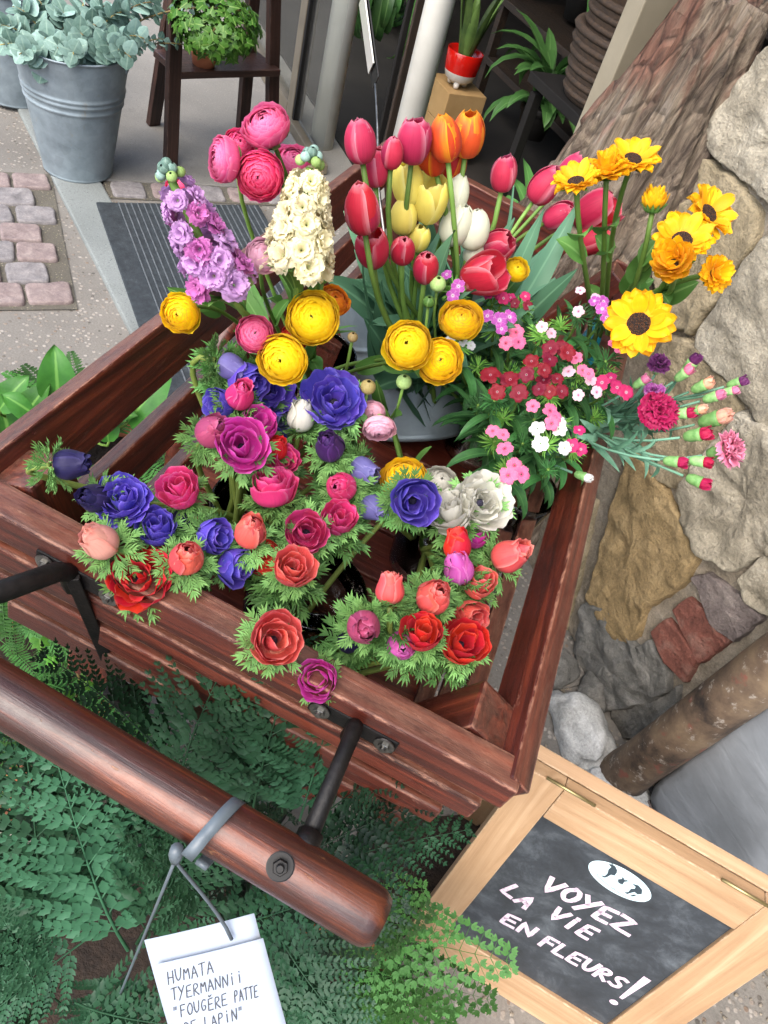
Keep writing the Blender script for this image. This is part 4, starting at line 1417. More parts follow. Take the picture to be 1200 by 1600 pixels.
# rim centre: 0.20 m from the base along the sight line
a_ = rr_.dot(rr_); b_ = 2 * rr_.dot(CAM - bb); c_ = (CAM - bb).length_squared - .205 ** 2
disc = b_ * b_ - 4 * a_ * c_
dq = (-b_ - math.sqrt(max(disc, 0))) / (2 * a_)
rim = CAM + rr_ * dq
bax = (rim - bb).normalized()
BH = .205
def bucket_parts(H, rb, rt, bands=(.55, .62), lip=.004):
    pr = [(.0005, .004), (rb - .004, .004), (rb, .0), (rb + .001, .006)]
    nb = 110
    for i in range(nb + 1):
        t = i / nb
        r = rb + (rt - rb) * t
        for b in bands:
            r += .026 * rt * math.exp(-((t - b) / .013) ** 2)
        pr.append((r, .008 + (H - .012) * t))
    pr += [(rt + lip, H - .002), (rt + lip + .001, H + .002), (rt + lip - .002, H + .004), (rt + .001, H + .002)]
    inner = [(rt - .001, H), (rt - .004, H - .01), (rb - .004, .012), (.0005, .012)]
    return [('wall', pr + inner, 'zinc', 48)]
tb_ = vessel('zinc_bucket', 'grey zinc bucket in the cart holding the tulips', 'bucket', bb, bax, bucket_parts(BH, .074, .112))
tube('handle', [axis_frame(bax, (0, 0, 0)) @ Vector((.113 * math.cos(a), .113 * math.sin(a) * .98, BH - .03 - .10 * math.sin((a - rad(190)) / rad(120) * math.pi) * .9)) for a in [rad(190 + 120 * i / 14) for i in range(15)]],
     .0018, M['steel'], tb_, 6)
def glass_prof(r, H, belly=0.0, neck=None):
    o = []
    n = 12
    for i in range(n + 1):
        t = i / n
        rr = r + belly * math.sin(math.pi * t) + ((neck - r) * t if neck else 0)
        o.append((rr, .004 + (H - .004) * t))
    return [(.0005, .003), (r * .9, .003)] + o + [(o[-1][0] - .0022, H + .001)] + [(x - .0028, z) for x, z in reversed(o)] + [(.0005, .009)]
def glass(name, label, px, r, H, belly=0, neck=None, mat='glass', cat='vase', water=True):
    loc = at_h(*px, FLOOR)
    pts = [('glass', glass_prof(r, H, belly, neck), mat, 40)]
    t = vessel(name, label, cat, loc, CN, pts)
    return loc
VR = {}
VR['bucket'] = bb + bax * .03
VR['dia'] = glass('glass_vase', 'clear cylindrical glass vase holding the sweet william stems', (742, 705), .055, .150)
VR['clr'] = glass('glass_vase', 'small clear glass vase under the white anemones', (655, 885), .042, .105, .006)
VR['bowl'] = glass('round_vase', 'smoked dark glass bowl vase under the coral anemones', (462, 985), .055, .085, .012, mat='dark_glass')
VR['front'] = glass('round_vase', 'clear round glass vase by the front board of the cart', (470, 1075), .048, .070, .012)
VR['anL'] = glass('glass_vase', 'clear glass vase hidden under the magenta anemones', (375, 860), .048, .085, .006)
VR['ranL'] = glass('round_vase', 'smoked glass vase holding the stock and pink ranunculus stems', (470, 650), .045, .12, mat='dark_glass')
VR['white'] = glass('glass_vase', 'clear flared glass vase at the right slats of the cart', (762, 835), .040, .105, 0, .052)
M['teal'] = simple('teal_glaze', hexl('1f6f7c'), .25, coat=.3)
_sl = at_h(905, 600, FLOOR)
vessel('teal_vase', 'teal glazed vase holding the sunflower stems', 'vase', _sl, CN, [('wall', glass_prof(.040, .14, .004), 'teal', 32)])
VR['sun'] = _sl
VR['car'] = glass('glass_vase', 'clear glass vase holding the carnation stems', (838, 690), .040, .12)
def root(key, spread=.02):
    b = VR[key]
    return b + Vector((random.uniform(-spread, spread), random.uniform(-spread, spread), .015))

# ================================================================ TULIPS
TG = 'tulips in the zinc bucket'
TUL = [
    (563, 221, 66, .25, (-.1, .95, .25), 'tulip_pink', 0, 'deep pink tulip, leftmost at the back of the zinc bucket'),
    (587, 262, 58, .22, (.0, .95, .3), 'tulip_pink', 3, 'pink tulip below the leftmost back tulip, partly hidden'),
    (612, 240, 46, .24, (.1, .95, .3), 'tulip_pink', 0, 'small pink tulip between two taller back tulips'),
    (647, 222, 66, .25, (.12, .95, .3), 'tulip_pink', 1, 'deep pink tulip left of the orange tulips'),
    (696, 216, 70, .26, (-.15, .95, .3), 'tulip_orange', 0, 'large orange tulip with yellow edges at the back'),
    (731, 212, 66, .26, (.1, .96, .25), 'tulip_orange', 3, 'orange and yellow tulip, right of the other orange ones'),
    (675, 248, 52, .23, (-.3, .9, .3), 'tulip_scarlet', 2, 'scarlet tulip with yellow rim peeping out behind the others'),
    (708, 262, 54, .22, (.2, .9, .3), 'tulip_scarlet', 1, 'plain orange red tulip below the large orange tulip'),
    (787, 273, 52, .22, (.1, .97, .2), 'tulip_pink', 3, 'single pink tulip standing apart before the dark doorway'),
    (566, 327, 78, .21, (-.1, .9, .4), 'tulip_red', 0, 'largest red pink tulip at the left of the bucket'),
    (582, 389, 66, .16, (-.05, .7, .7), 'tulip_red', 1, 'red tulip over the left rim of the zinc bucket'),
    (630, 391, 52, .16, (.05, .65, .75), 'tulip_red', 0, 'smaller red tulip, middle one of the lower row'),
    (666, 419, 54, .15, (.1, .7, .7), 'tulip_red', 3, 'red tulip with pale edges over the two green buds'),
    (773, 388, 60, .15, (.75, .45, .45), 'tulip_red', 1, 'open red tulip tilted right, upper one of the pair'),
    (752, 430, 72, .14, (.75, .25, .5), 'tulip_red', 2, 'open red tulip tilted right, lower one of the pair'),
    (638, 288, 66, .20, (-.1, .95, .2), 'tulip_yellow', 1, 'pale yellow tulip behind the deep pink stem'),
    (671, 314, 70, .19, (.15, .85, .4), 'tulip_yellow', 2, 'open pale yellow tulip with ruffled petals beside the white tulips'),
    (632, 338, 56, .17, (.1, .9, .4), 'tulip_yellow', 0, 'pale yellow tulip low among the leaves at left'),
    (655, 372, 44, .15, (.2, .7, .6), 'tulip_yellow', 3, 'small yellow tulip just above the lowest red tulips'),
    (713, 303, 58, .20, (.25, .93, .2), 'tulip_white', 0, 'slim white tulip highest of the white ones'),
    (714, 352, 66, .17, (.35, .8, .45), 'tulip_white', 0, 'white tulip bud at the middle of the white ones'),
    (742, 358, 64, .17, (.2, .85, .4), 'tulip_white', 0, 'white tulip bud at the right of the white ones'),
    (739, 395, 40, .14, (.3, .7, .6), 'tulip_white', 3, 'white tulip half hidden below the other white buds'),
    (851, 290, 60, .15, (.55, .8, .2), 'tulip_pink', 0, 'pink tulip lying right behind the leftmost sunflower'),
    (893, 268, 50, .16, (.6, .75, .2), 'tulip_pink', 3, 'pink tulip peeping above the leftmost sunflower'),
    (872, 338, 48, .12, (.8, .4, .3), 'tulip_pink', 1, 'pink tulip behind the sunflower stems'),
    (929, 332, 70, .13, (.85, .45, .2), 'tulip_red', 2, 'large crimson pink tulip between two sunflower stems'),
    (925, 376, 58, .10, (.9, .2, .3), 'tulip_red', 0, 'crimson tulip lowest behind the sunflower stems'),
]
for px, py, sz, h, ax, c, var, lab in TUL:
    flower('tulip', 'tulip', lab, 'tulip', px, py, sz, h, ax, c, root('bucket', .045), TG, var, .0036, 'stem', 2, ('tulip_leaf', .19, .022), pull=.4)
TLW = ['below the red tulip at the left rim', 'at the front of the zinc bucket rim', 'under the smaller red tulip', 'below the white tulips', 'at the leftmost rim of the zinc bucket',
       'behind the single pink tulip', 'fanning right towards the leftmost sunflower', 'fanning right, lowest of the fan', 'just right of the open red tulips', 'between the sunflower stems']
# extra leaf blades crowding the bucket rim belong to cut leafy tulip stems
for i, (px, py, h) in enumerate([(560, 470, .06), (600, 490, .05), (640, 470, .07), (690, 450, .08), (540, 430, .08), (790, 380, .12), (830, 380, .11), (850, 420, .08), (800, 420, .10), (870, 390, .1)]):
    p = at_h(px, py, h)
    r0 = root('bucket', .05)
    t = thing('tulip_leaf_shoot', 'blue green tulip leaves ' + TLW[i], 'tulip leaves', r0,
              ['tulip leaves in the bucket', 'tulip leaves leaning right'][i > 4])
    for q in range(2):
        d = (p - r0)
        zd = (d.normalized() + Vector((random.uniform(-.2, .2), random.uniform(-.2, .2), random.uniform(-.1, .1)))).normalized()
        sd = Vector((random.uniform(-1, 1), random.uniform(-1, 1), .2)); sd = (sd - zd * sd.dot(zd)).normalized()
        me = mk_mesh('leaf', *blade(d.length * random.uniform(1.0, 1.3), random.uniform(.015, .022), random.uniform(.1, .6), .3, 9, 4, .5, .35, seed=random.random(), wave=.002))
        put('leaf', me, LM['tulip_leaf'], t, frame(sd, zd.cross(sd), zd, (0, 0, 0)))

# ================================================================ RANUNCULUS
RG = 'ranunculus in the cart'
RAN = [
    (347, 250, 70, .23, (-.75, .1, .35), 'ran_pink', 0, 'ranL', 'large pink ranunculus facing left, above the lilac stock'),
    (415, 196, 78, .26, (-.25, .6, .5), 'ran_pink', 1, 'ranL', 'light pink ranunculus, topmost bloom at the left'),
    (406, 275, 76, .23, (-.2, -.2, .85), 'ran_hot', 2, 'ranL', 'hot pink ranunculus between the lilac and cream stocks'),
    (458, 252, 58, .22, (.1, .5, .6), 'ran_pink', 3, 'ranL', 'pink ranunculus half hidden behind the cream stock'),
    (375, 226, 54, .23, (.1, .4, .6), 'ran_hot', 0, 'ranL', 'deep pink ranunculus squeezed between two lighter pink ones'),
    (280, 290, 46, .21, (-.2, .7, .4), 'ran_hot', 1, 'ranL', 'pink ranunculus hidden behind the top of the lilac stock'),
    (412, 399, 56, .17, (.1, .35, .8), 'ran_pale', 1, 'ranL', 'pale blush ranunculus right of the lilac stock'),
    (281, 490, 62, .10, (-.35, -.2, .85), 'ran_redyellow', 2, 'ranL', 'yellow ranunculus with red flecks hanging over the left board'),
    (489, 497, 84, .13, (-.05, .15, .95), 'ran_yellow', 3, 'ranL', 'biggest yellow ranunculus below the cream stock'),
    (440, 562, 78, .11, (-.25, -.15, .95), 'ran_yellow', 0, 'ranL', 'yellow ranunculus beside the pink one, left of the zinc bucket'),
    (522, 469, 50, .13, (.3, .5, .7), 'ran_orange', 1, 'ranL', 'small orange ranunculus beside the biggest yellow one'),
    (398, 522, 58, .12, (.1, .1, .9), 'ran_pink', 2, 'ranL', 'pink ranunculus touching the yellow one over the left slats'),
    (460, 528, 44, .10, (.2, .3, .8), 'red', 3, 'ranL', 'red ranunculus tucked behind the yellow blooms'),
    (637, 539, 76, .14, (-.1, .2, .95), 'ran_yellow', 1, 'ranL', 'yellow ranunculus in front of the zinc bucket, left of the pair'),
    (687, 563, 70, .13, (.15, .0, .95), 'ran_redyellow', 2, 'ranL', 'yellow ranunculus with pink heart, right of the pair'),
    (720, 500, 66, .14, (.1, .55, .8), 'ran_redyellow', 3, 'dia', 'yellow ranunculus with red flecked top above the pair'),
    (807, 421, 40, .13, (.3, .45, .8), 'ran_yellow', 0, 'dia', 'little yellow ranunculus beside the open red tulips'),
    (592, 671, 50, .06, (.0, -.75, .55), 'ran_pale', 1, 'clr', 'pale pink nodding ranunculus before the zinc bucket base'),
    (583, 645, 38, .06, (-.2, -.3, .8), 'ran_pale', 2, 'clr', 'small pale pink ranunculus behind the nodding one'),
    (632, 747, 74, .03, (-.1, .5, .8), 'ran_redyellow', 0, 'clr', 'yellow ranunculus with red edges touching a purple anemone'),
    (688, 752, 54, .02, (.2, .5, .8), 'white', 1, 'clr', 'white ranunculus behind the two white anemones'),
]
for px, py, sz, h, ax, c, var, rk, lab in RAN:
    flower('ranunculus', 'ranunculus', lab, 'ranunculus', px, py, sz, h, ax, c, root(rk), RG, var, .0026, 'stem', 2, ('leaf', .05, .010), pull=.3)
# green and closed buds
def bud_mesh():
    ps = []
    for li in range(3):
        for k_ in range(5):
            R = .5 * (1 - .06 * li)
            pr = [(.08, -.42), (R * .75, -.3), (R, 0), (R * .8, .32), (R * .25, .5)]
            ps.append(petal(pr, .36, 4, 6, .5, .4, .2, .7, rmin=.15, ang=rad(72 * k_ + 36 * li)))
    return pmesh('bud', ps)
BUD = bud_mesh()
for px, py, sz, h, c, rk, lab in [(684, 444, 26, .14, 'pale_leaf', 'dia', 'round green ranunculus bud above the yellow blooms'),
                                  (670, 472, 20, .13, 'leaf', 'dia', 'small green bud just below the round green bud'),
                                  (631, 597, 25, .09, 'pale_leaf', 'ranL', 'green ranunculus bud on a curved stem before the zinc bucket'),
                                  (575, 605, 25, .09, 'twig', 'ranL', 'brownish green bud left of the curved green bud'),
                                  (551, 527, 17, .13, 'twig', 'ranL', 'brown faded flower button on a thin stem by the bucket'),
                                  (385, 437, 26, .16, 'pale_leaf', 'ranL', 'green bud under the pale blush ranunculus'),
                                  (505, 435, 18, .15, 'leaf', 'ranL', 'little green buds beside the foot of the cream stock')]:
    p = at_h(px, py, h); ax = look_axis((.1, .6, .6), p)
    r0 = root(rk)
    t = thing('flower_bud', lab, 'flower bud', r0, 'closed flower buds')
    sc = sz * depth(p) / FPX
    put('bud', BUD, LM[c], t, T(-r0) @ axis_frame(ax, p, 0, sc))
    _, (V, Fc) = stem_mesh(p - ax * sc * .4, ax, r0, .0020)
    put('stem', mk_mesh('stem', V, Fc), LM['stem'], t, T(-r0))

# ================================================================ STOCKS
FLOR = [floret_mesh(i, 6, 5, 3) for i in range(5)]
def stock(label, top, bot, h_top, h_bot, wpx, c1, c2, rk, n=24):
    a, b = at_h(*top, h_top), at_h(*bot, h_bot)
    r0 = root(rk)
    t = thing('stock_flower', label, 'stock flower', r0, 'stock flower spikes')
    inv = T(-r0)
    axd = (a - b).normalized()
    W = wpx * depth(b) / FPX
    rs = random.Random(int(top[0]))
    for i in range(n):
        f = (i + .5) / n
        p = b.lerp(a, f * .93)
        an = i * 2.399 + rs.uniform(-.3, .3)
        u = axd.orthogonal().normalized(); w = axd.cross(u)
        d = u * math.cos(an) + w * math.sin(an)
        rad_ = W * (.40 - .22 * f ** 1.5)
        s = W * (.60 - .24 * f)
        put('floret', FLOR[rs.randrange(5)], PM[c1 if rs.random() < .8 else c2], t, inv @ axis_frame((d + axd * .35).normalized(), p + d * rad_, rs.uniform(0, 6), s))
    for i in range(9):
        an = i * 2.4; f = i / 9
        u = axd.orthogonal().normalized(); w = axd.cross(u)
        d = u * math.cos(an) + w * math.sin(an)
        p = a + axd * W * (.05 + .22 * f) + d * W * (.17 * (1 - f * .8))
        put('bud', BUD, LM['eucalyptus' if f > .4 else 'pale_leaf'], t, inv @ axis_frame((d * .6 + axd).normalized(), p, 0, W * .17))
    pts = bez(r0, r0 + Vector((0, 0, .08)), b - axd * .05, b, 6) + [a]
    V, Fc = tube_data(pts, .0034, 7)
    put('stem', mk_mesh('stem', V, Fc), LM['stem'], t, inv)
    for i in range(6):
        q = pts[3 + i % 3]
        an = i * 2.2
        sd = Vector((math.cos(an), math.sin(an), .2)); zd = (axd + sd * .8).normalized(); sd = (sd - zd * sd.dot(zd)).normalized()
        put('leaf', mk_mesh('leaf', *blade(.07, .008, .6, .3, 7, 2, seed=i)), LM['leaf'], t, inv @ frame(sd, zd.cross(sd), zd, q))
stock('lilac pink stock spike leaning left over the cart edge', (268, 282), (350, 448), .24, .16, 92, 'stock_lilac', 'stock_rose', 'ranL', 30)
stock('cream white stock spike standing upright left of the tulips', (484, 262), (464, 420), .25, .17, 96, 'stock_cream', 'stock_cream', 'ranL', 30)

# ================================================================ ANEMONES
AG = 'anemones in the cart'
ANE = [
    # purple and dark
    (522, 630, 84, .07, (.1, .35, .9), 'open', 'purple', 0, 'anL', 'largest open purple anemone, left of the zinc bucket foot'),
    (385, 592, 56, .07, (.5, -.3, .6), 'cup', 'purple', 1, 'anL', 'purple anemone under the yellow ranunculus'),
    (418, 612, 62, .05, (.2, .3, .8), 'open', 'purple', 2, 'anL', 'purple anemone between a pink bud and the white petals'),
    (347, 632, 48, .05, (-.6, .1, .6), 'cup', 'purple', 0, 'anL', 'purple anemone behind the coral pink bud'),
    (436, 655, 46, .03, (.3, .0, .8), 'cup', 'lavender', 1, 'anL', 'faded purple anemone right of the magenta pair'),
    (424, 690, 42, .02, (.4, -.2, .7), 'cup', 'purple', 2, 'anL', 'purple petals peeping out beneath the magenta pair'),
    (360, 572, 44, .08, (.75, -.3, .2), 'bud', 'lavender', 0, 'anL', 'drooping lavender anemone on a hooked pale stem'),
    (107, 726, 50, .05, (.95, .05, .35), 'bud', 'navy', 1, 'anL', 'dark navy anemone bud with green collar by the left slats'),
    (148, 778, 46, .03, (-.5, .1, .7), 'bud', 'navy', 2, 'anL', 'dark navy anemone left of the big violet blue one'),
    (193, 783, 72, .03, (-.15, .4, .85), 'open', 'purple', 1, 'anL', 'violet blue open anemone above the peach bud'),
    (246, 826, 56, .02, (-.1, .5, .8), 'cup', 'purple', 0, 'anL', 'blue violet anemone right of the peach bud'),
    (282, 818, 40, .01, (.1, .5, .8), 'bud', 'navy', 0, 'anL', 'dark navy bud between two blue violet anemones'),
    (331, 838, 54, .02, (.6, -.1, .7), 'cup', 'purple', 2, 'anL', 'blue violet anemone facing right above the red bud'),
    (364, 882, 54, .0, (.75, -.3, .5), 'cup', 'purple', 1, 'anL', 'violet blue anemone seen from the side beside the coral buds'),
    (515, 698, 48, .05, (-.1, .5, .8), 'bud', 'violet', 1, 'anL', 'dark violet anemone bud under the largest purple one'),
    (566, 735, 46, .03, (.6, -.2, .6), 'bud', 'lavender', 2, 'clr', 'greyish lavender anemone bud facing right'),
    (578, 792, 42, .01, (.7, -.4, .4), 'bud', 'lavender', 1, 'clr', 'wilted grey lavender anemone above the dark bowl'),
    (646, 783, 66, .05, (.15, -.1, .95), 'cup', 'purple', 0, 'bowl', 'purple anemone touching the red edged yellow ranunculus'),
    (545, 1003, 36, -.03, (-.2, .1, .8), 'bud', 'navy', 0, 'front', 'dark blue anemone hidden below the mauve bud'),
    # magenta and pink
    (378, 698, 74, .06, (.0, .25, .95), 'cup', 'magenta', 1, 'anL', 'large bright magenta anemone of roselike form'),
    (405, 665, 54, .05, (.2, .5, .8), 'cup', 'magenta', 2, 'anL', 'magenta anemone behind the large roselike one'),
    (330, 674, 52, .06, (.35, .35, .75), 'bud', 'mauve', 0, 'anL', 'dark pink anemone bud left of the large magenta one'),
    (374, 618, 46, .07, (.2, .45, .75), 'bud', 'pink', 1, 'anL', 'coral pink anemone bud with small collar amid the purple ones'),
    (440, 722, 48, .03, (.3, .3, .8), 'cup', 'pink', 0, 'anL', 'crimson pink anemone behind the hot pink cup'),
    (426, 766, 66, .03, (.0, .75, .45), 'cup', 'pink', 2, 'anL', 'hot pink anemone cup seen from the side'),
    (282, 767, 60, .04, (-.25, .45, .8), 'cup', 'pink', 1, 'anL', 'hot pink anemone with frilled rim over the blue violet ones'),
    (479, 832, 64, .02, (.1, .1, .95), 'cup', 'pink', 0, 'anL', 'deep magenta roselike anemone at the centre of the cart'),
    (529, 812, 50, .02, (.1, .4, .85), 'cup', 'pink', 2, 'anL', 'raspberry anemone right of the deep magenta rose'),
    (533, 762, 50, .03, (-.2, .1, .8), 'bud', 'pink', 2, 'anL', 'pink anemone bud under the greyish lavender bud'),
    (568, 980, 54, .03, (.15, -.25, .9), 'bud', 'mauve', 1, 'front', 'mauve anemone bud with a wide fresh green collar'),
    (628, 1008, 50, .01, (.1, -.2, .9), 'bud', 'lilac', 2, 'front', 'pink anemone bud just left of the round red one'),
    (716, 890, 50, .03, (-.1, .6, .6), 'bud', 'lilac', 0, 'clr', 'lilac pink anemone cup below the red bud at right'),
    (741, 838, 44, .02, (.2, .5, .7), 'cup', 'magenta', 0, 'clr', 'magenta anemone just under the white anemones'),
    (498, 1060, 58, .0, (-.15, -.1, .95), 'cup', 'magenta', 2, 'front', 'magenta purple anemone nodding over the front board'),
    (433, 702, 34, .04, (.2, .6, .6), 'bud', 'red', 1, 'anL', 'small crimson bud right of the magenta rose'),
    # coral, red, peach
    (157, 846, 58, .03, (-.6, .35, .7), 'bud', 'peach', 1, 'anL', 'pale peach anemone bud, lowest at the left'),
    (218, 905, 84, .0, (-.2, .2, .9), 'open', 'red', 0, 'anL', 'big open scarlet anemone behind the front board'),
    (262, 918, 62, -.02, (.5, -.4, .6), 'open', 'red', 2, 'anL', 'scarlet anemone half under the coral red bud'),
    (240, 872, 40, .0, (-.1, .6, .6), 'cup', 'red', 1, 'anL', 'small scarlet anemone above the big open one'),
    (292, 872, 56, .03, (.05, .35, .9), 'bud', 'coral', 2, 'anL', 'coral red anemone bud with a full green collar'),
    (392, 832, 52, .03, (.1, .55, .75), 'bud', 'coral', 0, 'anL', 'round coral anemone bud right of the blue violet one'),
    (456, 890, 58, .02, (.15, .35, .9), 'cup', 'coral', 1, 'bowl', 'coral anemone with folded petals over the dark bowl'),
    (420, 876, 52, .0, (-.3, .4, .7), 'cup', 'red', 2, 'bowl', 'red anemone tucked left of the coral one'),
    (428, 1000, 76, .03, (.15, .1, .95), 'cup', 'coral', 0, 'bowl', 'large coral red anemone above the front board'),
    (610, 923, 46, .05, (.05, .9, .3), 'bud', 'coral', 1, 'clr', 'slender coral anemone bud standing upright'),
    (677, 932, 56, .04, (.3, .3, .8), 'bud', 'coral', 2, 'clr', 'round salmon red anemone in the right group'),
    (714, 854, 46, .04, (.1, .85, .35), 'bud', 'red', 0, 'clr', 'red anemone bud above the lilac cup'),
    (795, 869, 54, .03, (.75, .3, .45), 'bud', 'coral', 1, 'clr', 'salmon anemone leaning out over the right slats'),
    (747, 911, 50, .02, (.3, .5, .75), 'cup', 'coral', 2, 'clr', 'coral anemone between the lilac cup and the slats'),
    (733, 962, 50, .0, (.4, -.2, .6), 'cup', 'coral', 0, 'clr', 'coral anemone sideways above the lowest red one'),
    (660, 991, 58, .03, (.1, .4, .9), 'cup', 'red', 1, 'front', 'round red anemone right of the pink bud'),
    (721, 1006, 66, .01, (.3, .25, .9), 'cup', 'red', 2, 'front', 'bright red anemone at the lower right, nearest the slats'),
    # white
    (470, 652, 46, .05, (.1, .7, .4), 'bud', 'white', 0, 'anL', 'single white petals left of the largest purple anemone'),
    (706, 800, 72, .04, (-.2, .55, .6), 'open', 'white', 1, 'clr', 'white anemone seen from behind, left of the one with an eye'),
    (750, 786, 76, .05, (.3, .25, .9), 'open', 'white', 2, 'clr', 'white anemone with a black eye beside the right slats'),
]
random.seed(11)
for px, py, sz, h, ax, st_, c, var, rk, lab in ANE:
    k_ = {'bud': 1.06, 'cup': 1.0, 'open': .95}[st_]
    t = flower(st_, 'anemone', lab, 'anemone', px, py, sz * k_, h, ax, c, root(rk), AG, var, .0034, 'stem_dark', 0, pull=.3)
    if 'black eye' in lab:
        p = at_h(px, py, h); sc = sz * depth(p) / FPX
        V, Fc = lathe([(.0001, .11), (.04, .10), (.07, .06), (.075, 0)], 16)
        V = [Vector(v_) + Vector((.01, .0, 0)) * noise.noise(Vector(v_) * 30) for v_ in V]
        put('eye', mk_mesh('eye', V, Fc), M['black_eye'], t, T(-t.location) @ axis_frame(look_axis((.0, .1, 1), p), p + look_axis((0, 0, 1), p) * sc * .30, 0, sc))

# ================================================================ SUNFLOWERS
SG = 'sunflowers at the right'
SUNF = [
    (900, 281, 78, .24, (-.1, .75, .45), 0, 'leftmost sunflower, tilted up and seen from the side'),
    (948, 268, 74, .25, (-.05, .85, .35), 1, 'sunflower squeezed between the two topmost ones'),
    (990, 246, 84, .27, (.2, .75, .5), 0, 'topmost sunflower in front of the trunk'),
    (1020, 326, 52, .23, (.05, .97, .1), 3, 'half closed sunflower seen from the side'),
    (1066, 374, 96, .25, (.1, .55, .75), 0, 'sunflower with its brown centre showing, in the right bunch'),
    (1052, 412, 82, .23, (-.1, .3, .85), 2, 'shaggy sunflower below the one with the showing centre'),
    (1110, 332, 92, .27, (.65, .5, .5), 0, 'sunflower at the far right top of the bunch'),
    (1117, 427, 62, .23, (.6, .1, .7), 1, 'small sunflower hanging at the far right'),
    (998, 505, 108, .19, (-.05, .2, .95), 0, 'large sunflower facing the viewer with dark brown disc'),
]
for px, py, sz, h, ax, var, lab in SUNF:
    flower('sunflower', 'sunflower', lab, 'sunflower', px, py, sz, h, ax, 'sunflower', root('sun', .012), SG, var, .0042, 'stem', 2, ('leaf', .055, .016), pull=.3)

# ================================================================ SWEET WILLIAM (DIANTHUS)
DF = [dianthus_floret(i) for i in range(4)]
def bract_mesh(seed, n=46):
    rs = random.Random(seed); ps = []
    for i in range(n):
        z = rs.uniform(-.1, .9); a = rs.uniform(0, 6.28)
        d = Vector((math.cos(a) * math.sqrt(1 - z * z * .8), math.sin(a) * math.sqrt(1 - z * z * .8), z))
        nr = d.orthogonal()
        ps.append(finger(d * .05, d, rs.uniform(.4, .62), .028, nr, 0))
    return pmesh('bracts', ps)
BR_ = [bract_mesh(i) for i in range(3)]
NARROW = [mk_mesh('leaf', *blade(1.0, .075 + .02 * i, .5 + .5 * i, .3, 8, 2, .35, .5, seed=i)) for i in range(3)]
def sweet_william(label, px, py, h, cols, spots, fpx, ax=(.1, .45, .85), rk='dia', nleaf=13, bsc=1.0):
    p = at_h(px, py, h); axd = look_axis(ax, p)
    r0 = root(rk, .03)
    t = thing('sweet_william', label, 'sweet william', r0, 'sweet williams in the cart')
    inv = T(-r0)
    dp = depth(p)
    put('bracts', random.choice(BR_), LM['bract' if random.random() < .6 else 'dianthus'], t, inv @ axis_frame(axd, p - axd * .022, random.random() * 6, 46 * dp / FPX * bsc))
    for dx, dy in spots:
        q = at_h(px + dx, py + dy, h + .004)
        a2 = (axd + look_axis((dx / 40, -dy / 40, .3), p) * .5).normalized()
        put('floret', random.choice(DF), PM[random.choice(cols)], t, inv @ axis_frame(a2, q + axd * random.uniform(-.003, .006), random.random() * 6, fpx * dp / FPX * random.uniform(.74, 1.0)))
    pts, (V, Fc) = stem_mesh(p - axd * .02, axd, r0, .0021, pull=.3)
    put('stem', mk_mesh('stem', V, Fc), LM['stem'], t, inv)
    for i in range(nleaf):
        f = .45 + .52 * i / nleaf
        q = pts[min(len(pts) - 2, int(f * (len(pts) - 1)))]
        d = (pts[-1] - q).normalized() if (pts[-1] - q).length > 1e-4 else axd
        a = i * 2.2 + random.random()
        sd = Vector((math.cos(a), math.sin(a), random.uniform(-.2, .3))); zd = (d * .45 + sd).normalized(); sd = Vector((0, 0, -1)); sd = (sd - zd * sd.dot(zd)).normalized()
        put('leaf', NARROW[i % 3], LM['dianthus'], t, inv @ (frame(sd, zd.cross(sd), zd, q) @ Matrix.Scale(random.uniform(.04, .065), 4)))
    return t
